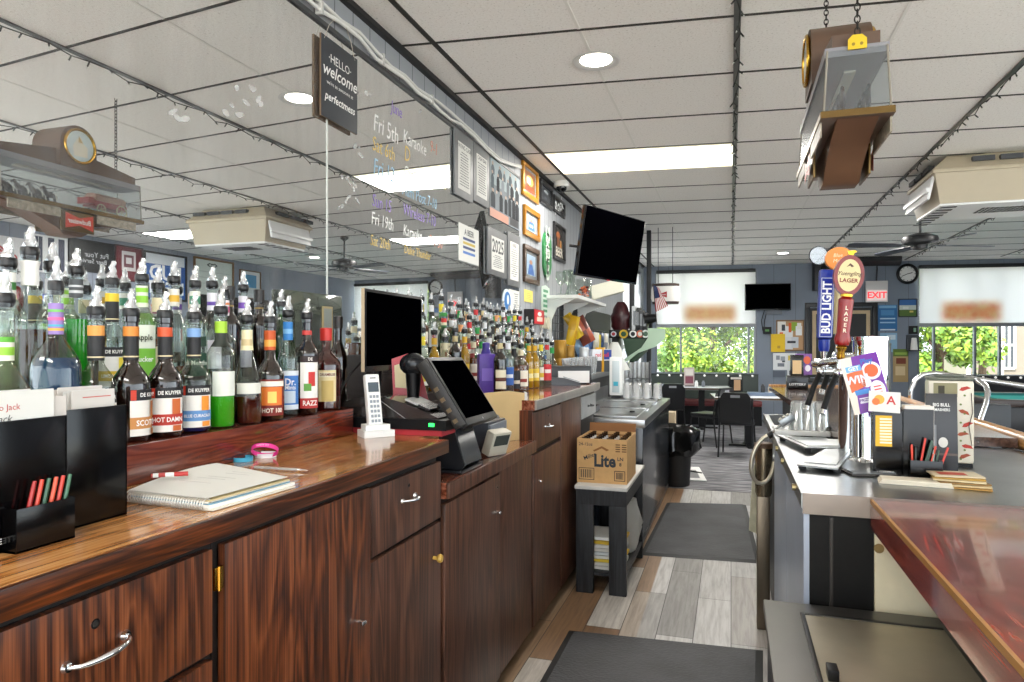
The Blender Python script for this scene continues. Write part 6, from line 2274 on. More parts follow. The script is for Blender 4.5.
# tinted sheet and gilt strip standing in for a reflection in the mirror
c0, c1 = onX(281, 289, WX + 0.02), onX(341, 371, WX + 0.02)
t = thing('reflection_sheet', 'greenish sheet standing in for a mirror reflection right of the liqueur bottles', 'reflection sheet', (WX + 0.02, 0, 0))
q = MB()
q.box(-0.004, 0.004, c0.y, c1.y, 1.22 if c1.z < 1.22 else c1.z, c0.z, glass('reflection_tint', '#aab3a4', 0.3, 0.4, '#848c80'), 0.001)
q.obj('sheet', t)
q = MB()
a, c = onX(323, 306, WX + 0.03), onX(333, 356, WX + 0.03)
q.box(0.0045, 0.008, a.y, c.y, c.z, a.z, P('#c9b88a', 0.4))
q.box(0.0085, 0.010, a.y + 0.01, c.y - 0.01, c.z + 0.01, a.z - 0.01, P('#a9b2ac', 0.3))
q.obj('gilt_reflection', t)  # golden part of the reflection, modelled as a flat strip

t = thing('peg_board', 'black peg board on the wall under the white shelf and television', 'peg board', (0, 0, 0))
q = MB()
q.box(WALLX + 0.0005, WALLX + 0.0025, 7.0, 10.2, 1.22, 1.95, P('#1d1f21', .6))
q.obj('board', t)
q = MB()
rs = random.Random(31)
for k in range(12):
    y, z = 7.4 + 0.16 * k, 1.45 + 0.3 * rs.random()
    q.cyl((WALLX + 0.003, y, z), (WALLX + 0.06, y, z + .01), .006, M_steel, n=6)
q.obj('hook', t)
for u, x, lab in ((632, -1.2, 'slim black steel post left of the flag, beside the big television'), (649, -1.1, 'slim black steel post right behind the small flag')):
    y = onX(u, 300, x).y
    q = MB()
    q.box(x - .03, x + .03, y - .03, y + .03, 0.0045, CEIL - .008, P('#1f2123', .45), .004)
    q.obj('steel_post', None, label=lab, cat='post', group='steel posts')
for k, (u, c, lab) in enumerate(((589, '#3a5a8a', 'blue wrapped snack bag hanging under the television, left'), (595, '#c9c4b0', 'pale snack bag hanging under the television, second'), (600, '#2f4a78', 'dark blue snack bag hanging under the television, third'), (605, '#8a8f94', 'grey snack bag hanging under the television, rightmost'))):
    y = onX(u, 345, -1.45).y
    t = bag(lab, -1.45, y, 1.42, .055, .22, (c, '#d9d4c4' if k % 2 else '#20324f'), .05, .9, 'small hanging snack bags')
    q = MB()
    q.tube([(0, 0, .215), (.02, .03, .24), (-.17, .26, .25)], .004, M_steel, 6)
    q.obj('hook', t)
# ================================================================== THE BAR ON THE RIGHT
ZB = 1.055
t = thing('bar_counter', 'stainless steel topped bar end with black front and blue grey side panels', 'bar', (0, 0, 0))
bxl, by0_, by1_ = 0.205, 2.225, 3.45
q = MB()
q.box(bxl, 1.15, by0_, by1_, ZB - 0.008, ZB, M_steel)
q.obj('steel_top', t)
q = MB()
q.box(bxl, 1.15, by0_ - 0.004, by0_ - 0.0005, ZB - 0.062, ZB, P('#8a8078', 0.4, 1.0, 0.1, 5))
q.box(bxl - 0.004, bxl - 0.0005, by0_ - 0.004, 4.75, ZB - 0.045, ZB, M_steel_d)
q.obj('steel_edging', t)
M_navy = P('#a9b4c6', 0.3, 0.2, 0.1, 3)
for y0, y1 in ((by0_ + 0.01, 2.90), (2.905, 3.70)):
    q = MB()
    q.box(bxl + 0.004, bxl + 0.02, y0, y1, 0.0, ZB - 0.05, M_navy)
    q.obj('side_panel', t)
q = MB()
M_tar = P('#0b0a09', 0.5, noise=0.3, scale=60, spec=0.25)
q.box(bxl + 0.021, 0.40, by0_ + 0.012, by0_ + 0.03, 0.0, ZB - 0.066, M_tar)
q.box(bxl + 0.075, bxl + 0.085, by0_ + 0.004, by0_ + 0.0115, 0.4, ZB - 0.07, P('#2a2622', 0.4))
q.obj('front_panel', t)
q = MB()
q.box(0.401, 0.62, by0_ + 0.006, by0_ + 0.03, 0.0, ZB - 0.066, P('#e0d6b8', 0.6, noise=0.12, scale=6))
q.cyl((0.412, by0_ + 0.007, 0.905), (0.412, by0_ + 0.003, 0.905), 0.014, P('#8a7140', 0.6), n=14)
q.obj('plywood_panel', t)
q = MB()
q.box(0.24, 1.12, by0_ + 0.05, by1_ - 0.01, 0.0, ZB - 0.01, P('#1a1a1c', 0.6))
q.obj('bar_body', t)
for y in (2.42, 2.95, 3.3):
    q = MB()
    q.cyl((bxl - 0.014, y, ZB - 0.022), (bxl - 0.004, y, ZB - 0.022), 0.011, P('#b7a77c', 0.3, 0.8), n=12)
    q.obj('bolt', t)

# sink and ice bin behind the taps
t = thing('ice_bin', 'stainless ice bin and sink with a white ledge behind the beer taps', 'ice bin', (0, 0, 0))
q = MB()
q.box(bxl, 0.44, by1_ + 0.001, 3.60, ZB - 0.05, ZB - 0.002, M_steel)
q.box(bxl, 0.23, 3.601, 4.7, ZB - 0.05, ZB - 0.002, M_steel)
q.box(0.42, 0.44, 3.601, 4.7, ZB - 0.05, ZB - 0.002, M_steel)
q.box(0.231, 0.419, 3.601, 4.7, ZB - 0.2, ZB - 0.19, M_steel_d)
q.box(0.231, 0.419, 4.68, 4.7, ZB - 0.189, ZB - 0.002, M_steel)
q.obj('bin_rim', t)
q = MB()
q.box(bxl + 0.005, 0.46, 3.62, 3.86, ZB - 0.001, ZB + 0.022, M_white, 0.004)
q.obj('white_ledge', t)
q = MB()
q.box(0.23, 0.44, 3.71, 4.68, 0.0, ZB - 0.21, P('#2a2c30', 0.5))
q.obj('bin_body', t)
# sliding covers lying crooked on the bin
def plate(name, label, cor, z, th, m, parts=None):
    pts = [onZ(u, v, z) for u, v in cor]
    c = sum(pts, Vector()) / 4
    t = thing(name, label, 'cover', (c.x, c.y, z), 0, 'loose stainless covers on the bar')
    q = MB()
    q.prism([(p.x - c.x, p.y - c.y) for p in pts], 0, th, m)
    q.obj('plate', t)
    q = MB()
    inn = [((p.x - c.x) * .8, (p.y - c.y) * .8) for p in pts]
    q.prism(inn, th + 0.0005, th + 0.003, parts or M_steel_d)
    q.obj('raised_panel', t)
    q = MB()
    for p in pts[:2]:
        q.box((p.x - c.x) * .85 - 0.012, (p.x - c.x) * .85 + 0.012, (p.y - c.y) * .85 - 0.012, (p.y - c.y) * .85 + 0.012, ZB + 0.0006 - z, -0.0005, M_rubber)
    q.obj('rubber_foot', t)
    return t
plate('steel_cover', 'stainless ice bin cover lying crooked in front of the beer tower', [(797, 466), (838, 470), (856, 448), (826, 450)], ZB + 0.014, 0.006, M_steel)
plate('steel_cover', 'narrow dark steel cover left of the crooked ice bin cover', [(777, 436), (806, 449), (846, 449), (842, 441)], ZB + 0.018, 0.006, M_steel_d)
t = thing('drip_tray', 'black ribbed drip tray at the foot of the chrome beer column', 'drip tray', (0.43, 2.72, ZB + 0.0005), math.radians(12))
q = MB()
q.box(-0.075, 0.075, -0.16, 0.16, 0, 0.008, P('#2a2622', 0.4), 0.003)
for i in range(13):
    q.box(-0.07, 0.07, -0.15 + 0.024 * i, -0.14 + 0.024 * i, 0.0085, 0.013, M_steel)
q.obj('grate', t)
pint = None
rs = random.Random(3)
for r_ in range(2):
    for k in range(3):
        lab = 'upturned clear pint glass on the white ledge, %s in the %s row' % (ordw[k], ['near', 'far'][r_])
        loc = (0.315 + 0.055 * k + 0.01 * r_, 3.69 + 0.1 * r_, ZB + 0.0225)
        if pint is None:
            q = MB()
            q.lathe([(0.042, 0.0), (0.039, 0.008), (0.03, 0.13), (0.027, 0.136)], G_film, 16)
            q.lathe([(0.036, 0.004), (0.026, 0.12)], G_clear, 16, caps=False)
            pint = q.obj('pint_glass', None, loc, (0, 0, 0), lab, 'glass', 'pint glasses behind the taps')
        else:
            o = pint.copy(); COL.objects.link(o); o.location = loc; o['label'] = lab
t = thing('steel_post', 'bronze toned steel post beside the bar side panels', 'post', (0.165, 3.86, 0.0))
q = MB()
q.box(-0.035, 0.03, -0.035, 0.035, 0.0, 0.70, P('#6f6455', 0.3, 0.85), 0.005)
q.obj('lower_post', t)
q = MB()
q.lathe([(0.036, 0.701), (0.042, 0.72), (0.045, 0.96), (0.04, 0.965)], P('#a89a82', 0.25, 0.85), 20)
q.lathe([(0.046, 0.955), (0.046, 0.98), (0.03, 0.985)], P('#5c4632', 0.5), 20)
q.obj('upper_sleeve', t)
t = thing('soda_hose', 'looped braided soda gun hose hanging at the bar side with chrome head', 'hose', (0, 0, 0))
hp = [(772, 434, 3.70), (764, 437, 3.70), (756, 446, 3.69), (751, 460, 3.68), (751, 474, 3.68), (757, 484, 3.69), (766, 483, 3.70), (772, 474, 3.72), (774, 462, 3.74)]
q = MB()
pts = [onY(u, v, y) for u, v, y in hp]
sm = []
for a, c in zip(pts, pts[1:]):
    sm += [a, a.lerp(c, 0.5)]
sm.append(pts[-1])
sm = [sm[0]] + [(sm[i - 1] + sm[i] * 2 + sm[i + 1]) / 4 for i in range(1, len(sm) - 1)] + [sm[-1]]
q.tube(sm, 0.0105, P('#bdb5a2', 0.3, 0.7), 10)
q.obj('hose', t)
q = MB()
q.cyl(pts[0], onY(790, 420, 3.66), 0.013, M_chrome, 0.016, 12)
q.cyl(pts[0] - Vector((0.018, 0, 0.012)), pts[0] + Vector((0.012, 0, 0.008)), 0.017, M_black, n=12)
q.obj('wand', t)
q = MB()
p = onY(789, 421, 3.66)
q.M = Matrix.Translation(p) @ Matrix.Rotation(-0.6, 4, 'Y')
q.box(-0.045, 0.03, -0.025, 0.025, -0.008, 0.028, M_steel_d, 0.006)
for i in range(6):
    q.box(-0.035 + 0.02 * (i // 2), -0.022 + 0.02 * (i // 2), -0.018 + 0.022 * (i % 2), -0.004 + 0.022 * (i % 2), 0.0285, 0.034, P('#c9c4b4', 0.4), 0.002)
q.obj('button_head', t)
t = thing('hinged_flap', 'pale beige hinged flap hanging below the soda hose', 'flap', (0.12, 3.908, 0.0))
q = MB()
q.prism([(-0.028, 0.50), (0.03, 0.48), (0.035, 0.83), (0.0, 0.86), (-0.01, 0.80)], -0.012, 0.012, P('#b5b096', 0.45, noise=0.2, scale=20), Matrix.Rotation(PI / 2, 4, 'X'))
q.obj('flap_plate', t)

# beer tower with three handles
t = thing('beer_tower', 'tall chrome beer tower column with tap faucets', 'beer tower', (0.50, 2.86, ZB + 0.0005))
q = MB()
q.lathe([(0.085, 0), (0.085, 0.012), (0.066, 0.02), (0.062, 0.03), (0.062, 0.46), (0.066, 0.462), (0.066, 0.475), (0.0, 0.48)], M_chrome, 32)
q.obj('column', t)
q = MB()
q.lathe([(0.05, 0), (0.05, 0.01), (0.04, 0.02), (0.038, 0.38), (0.042, 0.39), (0.0, 0.395)], M_chrome, 28, o=(-0.05, 0.16, 0))
q.obj('side_column', t)
q = MB()
q.tube([(-0.08, 0.02, 0.385), (-0.15, 0.1, 0.37), (-0.17, 0.18, 0.37)], 0.02, M_chrome, 14)
q.tube([(-0.02, -0.02, 0.39), (-0.09, 0.02, 0.385)], 0.024, M_chrome, 14)
q.obj('tap_bar', t)
fa = [(-0.09, -0.03, 0.34), (-0.13, 0.12, 0.34), (-0.065, 0.20, 0.40)]
for x, y, z in fa:
    q = MB()
    q.cyl((x + 0.03, y + 0.02, z), (x - 0.03, y - 0.03, z), 0.014, M_chrome, n=14)
    q.cyl((x - 0.02, y - 0.02, z + 0.01), (x - 0.02, y - 0.02, z + 0.05), 0.016, M_chrome, 0.011, 14)
    q.ball((x - 0.03, y - 0.03, z), 0.018, M_chrome, 14)
    q.tube([(x - 0.03, y - 0.03, z), (x - 0.06, y - 0.055, z - 0.06), (x - 0.085, y - 0.075, z - 0.135)], 0.011, M_black, 12)
    q.cyl((x - 0.085, y - 0.075, z - 0.135), (x - 0.09, y - 0.08, z - 0.15), 0.012, M_chrome, n=12)
    q.obj('faucet', t)
twr = Vector((0.50, 2.86, ZB))
def handle_base(i):
    x, y, z = fa[i]
    return Vector((x - 0.02, y - 0.02, z + 0.05)) + twr
# blue handle
hb = handle_base(1)
tp = thing('tap_handle', 'blue beer tap handle with BUD LIGHT in white', 'tap handle', hb, math.radians(6), 'beer tap handles')
ROT = Matrix.Rotation(math.radians(2), 4, 'Y')
q = MB()
q.M = ROT
BL = P('#0d2d98', 0.3, coat=0.1)
q.cyl((0, 0, 0.0005), (0, 0, 0.03), 0.010, M_chrome, 0.014, 14)
q.lathe([(0.018, 0.03), (0.022, 0.05), (0.022, 0.075), (0.028, 0.08)], BL, 20)
q.box(-0.029, 0.029, -0.018, 0.018, 0.08, 0.355, BL, 0.012)
q.obj('grip', tp)
q = MB()
q.M = ROT
M = facing((0, -0.0182, 0.215), (0, -1, 0))
q.rect(-0.0225, -0.128, 0.0225, 0.105, P('#dfe6f2', 0.35), 0.0003, M)
q.rect(-0.0205, -0.126, 0.0205, 0.103, BL, 0.0006, M)
q.text('BUD LIGHT', 0.047, P('#f6f8fb', 0.35), M @ Matrix.Rotation(PI / 2, 4, 'Z'), -0.012, -0.001, 0.0010, bold=0.03, sx=0.86)
q.obj('lettering', tp)
# red and cream handle
hb = handle_base(0)
tp = thing('tap_handle', 'red beer tap handle with a cream oval reading LAGER', 'tap handle', hb, math.radians(2), 'beer tap handles')
ROT = Matrix.Rotation(math.radians(5), 4, 'Y')
RD = P('#8c100e', 0.3, coat=0.1)
q = MB()
q.M = ROT
q.lathe([(0.011, 0.0005), (0.016, 0.012), (0.012, 0.03), (0.02, 0.045), (0.014, 0.055)], P('#d0a23a', 0.25, 0.9), 16)
q.lathe([(0.024, 0.055), (0.029, 0.075), (0.023, 0.10), (0.026, 0.20), (0.027, 0.225), (0.016, 0.235)], RD, 20)
q.lathe([(0.022, 0.236), (0.022, 0.245), (0.012, 0.25)], P('#d0a23a', 0.25, 0.9), 16)
q.obj('grip', tp)
q = MB()
q.M = ROT
M = facing((0, 0.0, 0.315), (0, -1, 0))
q.prism([(0.052 * math.cos(a), 0.076 * math.sin(a)) for a in [2 * PI * i / 32 for i in range(32)]], -0.014, 0.014, P('#7a120e', 0.3), M)
q.prism([(0.0, 0.0755), (0.01, 0.076), (0.012, 0.085), (0.022, 0.09), (0.012, 0.095), (0.0, 0.093), (-0.012, 0.092), (-0.008, 0.078)], -0.006, 0.006, P('#c79a32', 0.3, 0.9), M)
q.obj('oval_head', tp)
q = MB()
q.M = ROT
q.disc(0, 0, 0.039, P('#dccb98', 0.5), 0.0145, 0.060, 32, M)
DB = P('#4a2417', 0.5)
q.text('Yuengling', 0.022, DB, M, 0, 0.006, 0.0151, shear=0.3, bold=0.01)
q.text('LAGER', 0.021, P('#7a1c16', 0.5), M, 0, -0.02, 0.0151, bold=0.03)
q.blob([(-0.012, 0.03), (0.0, 0.045), (0.014, 0.034), (0.006, 0.03), (0, 0.036)], DB, 0.0151, M)
M2 = facing((0, -0.0262, 0.15), (0, -1, 0))
for i, ch in enumerate('LAGER'):
    q.text(ch, 0.02, P('#f0e2c8', 0.4), M2, 0, 0.042 - 0.021 * i, 0.001, bold=0.02)
q.obj('lettering', tp)
# cream handle with orange disc
hb = handle_base(2)
tp = thing('tap_handle', 'cream beer tap handle topped by an orange slice behind the other two', 'tap handle', hb, math.radians(4), 'beer tap handles')
q = MB()
q.lathe([(0.011, 0.0005), (0.016, 0.02), (0.013, 0.04)], M_chrome, 14)
q.lathe([(0.02, 0.04), (0.018, 0.09), (0.030, 0.24), (0.036, 0.29), (0.02, 0.31)], P('#e6d39a', 0.35), 20)
q.obj('grip', tp)
q = MB()
M = facing((0, 0, 0.345), (0, -1, 0))
q.prism([(0.052 * math.cos(a), 0.046 * math.sin(a)) for a in [2 * PI * i / 28 for i in range(28)]], -0.012, 0.012, P('#e8851c', 0.35), M)
q.text('Blue', 0.02, P('#f4e2b4', 0.4), M, -0.005, 0.012, 0.0125, shear=0.2)
q.text('Moon', 0.02, P('#f4e2b4', 0.4), M, 0.0, -0.01, 0.0125, shear=0.2)
q.obj('orange_disc', tp)
q = MB()
q.prism([(-0.075 + 0.034 * math.cos(a), 0.015 + 0.036 * math.sin(a)) for a in [2 * PI * i / 20 for i in range(20)]], -0.005, 0.005, G_acryl, M)
q.tube([(-0.075 + 0.035 * math.cos(a), 0.0, 0.36 + 0.037 * math.sin(a)) for a in [2 * PI * i / 20 for i in range(20)]], 0.0025, P('#3a3c3e', 0.3), 5, True)
q.obj('clear_disc', tp)
t = thing('steel_canister', 'brushed steel cylinder caddy behind the purple flyer', 'canister', (0.56, 3.12, ZB + 0.0005))
q = MB()
q.lathe([(0.055, 0), (0.06, 0.01), (0.06, 0.445), (0.063, 0.45), (0.058, 0.452), (0.055, 0.44)], M_steel_d, 28, caps=False)
q.obj('canister_body', t)

# slip holder on the bar
hx0, hy0 = 0.555, 2.60
lot = thing('slip_holder', 'black lottery slip holder on the steel bar with pencils in its front cup', 'holder', (hx0, hy0, ZB), math.radians(-3))
zt = onY(905, 409, 2.60).z - ZB
q = MB()
for x0, x1 in ((-0.092, -0.004), (-0.001, 0.088)):
    q.box(x0, x1, -0.003, 0.0, 0.0005, zt if x0 > -0.05 else zt - 0.01, A, 0.001)
    q.box(x0, x1, 0.07, 0.073, 0.0005, zt, A)
    q.box(x0, x0 + 0.003, 0.0, 0.07, 0.0005, zt - 0.005, A)
    q.box(x1 - 0.003, x1, 0.0, 0.07, 0.0005, zt - 0.005, A)
    q.box(x0, x1, 0.0, 0.07, 0.0005, 0.004, A)
q.text('LOTTERY', 0.012, M_white, facing((-0.055, -0.0035, 0.012), (0, -1, 0)), bold=0.01)
q.obj('compartments', lot)
q = MB()
q.box(0.012, 0.105, -0.05, -0.047, 0.0005, 0.065, A, 0.001)
q.box(0.012, 0.015, -0.047, -0.0035, 0.0005, 0.065, A)
q.box(0.102, 0.105, -0.047, -0.0035, 0.0005, 0.065, A)
q.box(0.012, 0.105, -0.047, -0.0035, 0.0005, 0.004, A)
q.obj('pencil_cup', lot)
q = MB()
q.rect(-0.085, 0.10, -0.035, 0.205, P('#e2b22c', 0.6), 0.0006, facing((0, -0.003, 0), (0, -1, 0)))
for i in range(9):
    q.rect(-0.072, 0.11 + 0.010 * i, -0.036, 0.116 + 0.010 * i, P('#f3e9cf', 0.6), 0.0010, facing((0, -0.003, 0), (0, -1, 0)))
q.obj('yellow_slip', lot)
for i, (x, c, lx, ln) in enumerate(((-0.0, '#d8412c', -0.02, .10), (0.012, '#26302c', 0.05, .09), (0.022, '#d23a2a', 0.35, .125), (0.034, '#3d5a4a', 0.55, .12), (0.046, '#2c4438', 0.45, .115), (0.054, '#d8472c', 0.5, .10), (0.064, '#9ab0a6', 0.25, .085), (0.072, '#33523f', 0.35, .085), (0.078, '#d23a2a', 0.7, .10))):
    pencil('%s pencil in the cup on the steel bar, %s from the left' % (['red', 'black', 'long red', 'long grey green', 'dark green', 'orange red', 'pale grey', 'green', 'leaning red'][i], ordw[i]), (hx0 + 0.020 + 0.009 * i, hy0 - 0.028, ZB + 0.0135), (lx * .5, 0.05, 1), ln, c, 'pencils in the bar slip holder')
for i in range(7):
    q = MB()
    q.box(-0.043, 0.043, -0.0006, 0.0006, 0, 0.235 - 0.004 * (i % 3), P(['#eee6e0', '#e6d2cc', '#f0ece6', '#d9c9a8', '#efe9e4', '#e9dcd6', '#f2eee8'][i], 0.7))
    q.rect(-0.03, 0.215, 0.02, 0.219, P('#c8746a', 0.7), 0.001, facing((0, 0, 0), (0, -1, 0)))
    q.obj('betting_slip', None, (hx0 + 0.05 - 0.002 * (i % 2), hy0 + 0.012 + 0.008 * i, ZB + 0.0045), (0, 0, math.radians(-3)), 'pale slip in the right pocket of the bar holder, %s from the front' % ordw[i], 'slip', 'pale slips in the bar holder')
q = MB()
M = facing((0, 0, 0), (0, -1, 0))
q.box(-0.048, 0.048, 0, 0.0015, 0, 0.07, M_paper)
q.disc(-0.016, 0.042, 0.016, P('#e6a83a', 0.5), 0.0005, M=M)
q.disc(-0.026, 0.034, 0.012, P('#d8702c', 0.5), 0.0008, M=M)
q.text('A', 0.04, P('#c03030', 0.5), M, 0.02, 0.04, 0.0006, bold=0.02)
q.obj('playslip_card', None, (hx0 - 0.06, hy0 - 0.006, ZB + zt - 0.012), (-0.15, 0.05, math.radians(-3)), 'white card with orange star and red letter on the bar holder', 'card')
# purple flyer
t = thing('flyer', 'tilted purple promotional flyer with orange bubbles above the bar holder', 'flyer', (hx0 - 0.085, hy0 + 0.03, ZB + 0.215), rot=(math.radians(-10), math.radians(-14), math.radians(-4)))
t.scale = (0.72, 0.8, 0.76)
q = MB()
q.box(-0.085, 0.085, 0.0, 0.003, 0.0, 0.265, P('#6f2a9c', 0.4), 0.001)
q.obj('card', t)
q = MB()
q.blob([(-0.085, 0.0), (-0.06, 0.0), (-0.03, 0.265), (-0.085, 0.265)], P('#eadfd2', 0.5), 0.0004, M)
q.blob([(-0.07, 0.10), (0.0, 0.12), (0.004, 0.20), (-0.07, 0.19)], P('#df6a3a', 0.5), 0.0008, M)
q.text('WIN', 0.05, P('#e8e2f0', 0.5), M, -0.03, 0.155, 0.0012, bold=0.03)
q.rect(-0.068, 0.195, 0.0, 0.222, P('#6fb0e0', 0.5), 0.0009, M)
q.text('GET', 0.026, P('#f2f4f8', 0.5), M, -0.033, 0.208, 0.0013, bold=0.03)
q.rect(-0.055, 0.085, 0.01, 0.108, P('#3f86d0', 0.5), 0.0009, M)
q.disc(0.04, 0.185, 0.042, P('#efe6ee', 0.5), 0.0006, M=M)
q.text('Play', 0.034, P('#2f6fc0', 0.5), M, 0.03, 0.232, 0.0011, bold=0.03)
q.disc(0.04, 0.185, 0.03, P('#e2602c', 0.5), 0.0010, M=M)
q.disc(0.046, 0.095, 0.032, P('#f1eaf0', 0.5), 0.0008, 0.042, M=M)
for i in range(3):
    q.rect(0.03, 0.078 + .014 * i, 0.062, 0.084 + .014 * i, P('#d0483a', 0.5), 0.0012, M)
q.disc(0.005, 0.135, 0.022, P('#f1eaf0', 0.5), 0.0008, M=M)
q.rect(-0.045, 0.045, 0.0, 0.07, P('#e9e4f2', 0.5), 0.0008, M)
q.text('PRIZE', 0.018, P('#5a2a8a', 0.5), M, -0.022, 0.058, 0.0012, bold=0.03)
q.obj('print', t)
# black menu card
t = thing('menu_card', 'black menu card with white lettering and bottle picture standing right of the holder', 'menu', (0.70, 2.72, ZB + 0.0005), math.radians(-4))
t.scale = (0.8, 1, 1)
q = MB()
q.M = Matrix.Rotation(math.radians(-4), 4, 'X')
q.box(-0.06, 0.06, 0.0, 0.003, 0.0, 0.275, P('#17161a', 0.3), 0.001)
q.obj('card', t)
q = MB()
q.M = Matrix.Rotation(math.radians(-4), 4, 'X')
q.text('BIG BULL', 0.016, M_white, M, 0.0, 0.235, 0.0008, bold=0.02)
q.text('SMASHERS', 0.014, M_white, M, 0.0, 0.218, 0.0008, bold=0.02)
q.rect(-0.05, 0.08, -0.02, 0.165, P('#8a8d90', 0.5), 0.0006, M)
q.disc(0.005, 0.105, 0.018, P('#dedad2', 0.5), 0.0008, M=M)
q.rect(-0.058, 0.06, 0.058, 0.068, P('#5a4a42', 0.5), 0.0006, M)
q.obj('print', t)
q = MB()
q.box(-0.05, 0.05, 0.005, 0.05, 0.0, 0.004, P('#17161a', 0.3))
q.obj('foot', t)
# pepper jar
t = thing('snack_jar', 'tall square clear snack tub printed with red chilli peppers', 'tub', (0.775, 2.93, ZB + 0.0005), math.radians(-8))
q = MB()
q.box(-0.072, 0.072, -0.06, 0.06, 0.012, 0.315, P('#d9d2c0', 0.3, noise=0.05, scale=10), 0.012)
q.box(-0.068, 0.068, -0.056, 0.056, 0.0, 0.012, M_black)
q.obj('tub_body', t)
q = MB()
q.box(-0.073, 0.073, -0.061, 0.061, 0.316, 0.325, P('#6a6f62', 0.4), 0.004)
q.box(-0.045, 0.045, -0.035, 0.035, 0.3255, 0.335, P('#555a50', 0.4), 0.004)
q.obj('lid', t)
q = MB()
M = facing((0, -0.0602, 0), (0, -1, 0))
q.rect(-0.055, 0.255, 0.02, 0.305, P('#8f8a68', 0.6), 0.0006, M)
q.rect(-0.04, 0.262, -0.02, 0.295, P('#3e3a2a', 0.6), 0.0009, M)
for i, (x, y, a) in enumerate(((0.042, 0.285, .3), (0.04, 0.20, -.4), (0.05, 0.155, .5), (0.036, 0.12, .2), (0.05, 0.075, -.2), (0.042, 0.04, .4))):
    q.blob([(x + math.cos(a) * px_ - math.sin(a) * py_, y + math.sin(a) * px_ + math.cos(a) * py_) for px_, py_ in ((-.018, 0), (-.008, .008), (.01, .007), (.02, -.003), (.006, -.004), (-.008, -.006))], P('#b8301f' if i % 2 == 0 else '#a2441f', 0.5), 0.0006, M)
for i in range(8):
    q.disc(0.03 + 0.012 * (i % 2), 0.03 + 0.033 * i, 0.004, P('#6a7a32', 0.5), 0.0006, M=M, n=8)
q.obj('print', t)
q = MB()
q.tube([(0.062, -0.0625, 0.27), (0.066, -0.0625, 0.2), (0.055, -0.0625, 0.15), (0.064, -0.0625, 0.08)], 0.0014, P('#3a2a20', 0.6), 5)
q.obj('printed_vine', t)
p = onZ(915, 484, ZB)
t = thing('folded_napkin', 'folded white paper lying before the bar slip holder', 'napkin', (p.x, p.y, ZB), math.radians(-6))
q = MB()
for i in range(3):
    q.box(-0.105 + .004 * i, 0.10 - .003 * i, -0.04, 0.04, 0.0006 + .005 * i, 0.005 + .005 * i, P('#dcd4c2', 0.7), 0.0015, rot=(0, 0, 0.02 * (i - 1)))
q.obj('paper', t)
p = onZ(964, 487, ZB)
for i in range(6):
    q = MB()
    q.box(-0.07, 0.07, -0.05, 0.05, 0, 0.0048, P(['#a07a3a', '#c9b48a', '#8a6a3a', '#d6c6a0', '#b08a3c', '#cfc0a2'][i], 0.6), 0.0015)
    q.rect(-0.05, -0.03, 0.03, 0.02, P(['#d9c48a', '#8a5a2a', '#c9a85a', '#a8842f', '#d0b46a', '#b8452c'][i], 0.6), 0.0051)
    q.obj('menu_leaflet', None, (p.x - .003 * i, p.y + .008 * i, ZB + 0.0006 + 0.0058 * i), (0, 0, math.radians(-12 + 7 * (i % 3))),
          'brown and cream leaflet, %s from the bottom of the small pile on the bar' % ordw[i], 'leaflet', 'pile of leaflets by the napkin')

# red wooden counter in the foreground, and the brown bar beyond
ZR = 1.05
t = thing('wood_counter', 'red mahogany bar counter in the right foreground with a pale edge line', 'counter', (0, 0, 0))
q = MB()
q.box(0.39, 1.9, -1.0, 2.214, ZR - 0.012, ZR, M_red_bar, 0.002)
q.obj('counter_top', t)
q = MB()
q.box(0.388, 0.402, -1.0, 2.214, ZR - 0.085, ZR - 0.0125, M_red_bar)
q.obj('counter_edge', t)
q = MB()
q.box(0.3865, 0.394, -1.0, 2.214, ZR - 0.013, ZR + 0.0006, P('#a3743c', 0.4))
q.obj('edge_strip', t)
q = MB()
q.box(0.62, 1.8, -1.0, 2.2, 0.0, ZR - 0.0865, P('#1a1512', 0.6))
q.obj('counter_body', t)
t = thing('wood_counter', 'dark brown glossy bar top running away behind the beer taps', 'counter', (0, 0, 0))
M_dkbar = wood('dark_walnut_bar', ['#2e1f1a', '#46322a', '#5a4238', '#6d5246'], 'y', 0.16, 34, 1.0, coat=0.6, seed=8.0, bump=0)
e0, e1 = onZ(769, 386, 1.1), onZ(838, 432, 1.1)
q = MB()
q.prism([(e1.x, e1.y), (1.17, e1.y), (1.17, e0.y + 0.05), (e0.x, e0.y)], 1.06, 1.1, M_dkbar)
q.obj('counter_top', t)
q = MB()
q.prism([(e0.x, e0.y + 0.001), (1.17, e0.y + 0.051), (1.17, e0.y + 0.09), (e0.x, e0.y + 0.04)], 1.05, 1.115, M_oak)
q.obj('end_edging', t)
q = MB()
q.prism([(e1.x + 0.1, e1.y + 0.05), (1.08, e1.y + 0.05), (1.08, e0.y - 0.05), (e0.x + 0.12, e0.y - 0.05)], 0.0, 1.059, P('#1b1a1a', 0.6))
q.obj('counter_body', t)
t = thing('arm_rail', 'rounded golden oak arm rail along the customer side of the bar', 'rail', (0, 0, 0))
q = MB()
q.tube([(1.214, y, 1.078) for y in (2.216, 3.0, 4.0, 5.0, 6.0, 7.3)], 0.04, M_oak, 14)
q.obj('rail_bar', t)
q = MB()
for y in (2.5, 3.6, 4.7, 5.8, 6.9):
    q.box(1.176, 1.21, y, y + 0.05, 0.6, 1.04, P('#3a2a1c', 0.5))
    q.box(1.151, 1.175, y, y + 0.05, 0.9, 0.98, P('#3a2a1c', 0.5))
q.obj('rail_bracket', t)
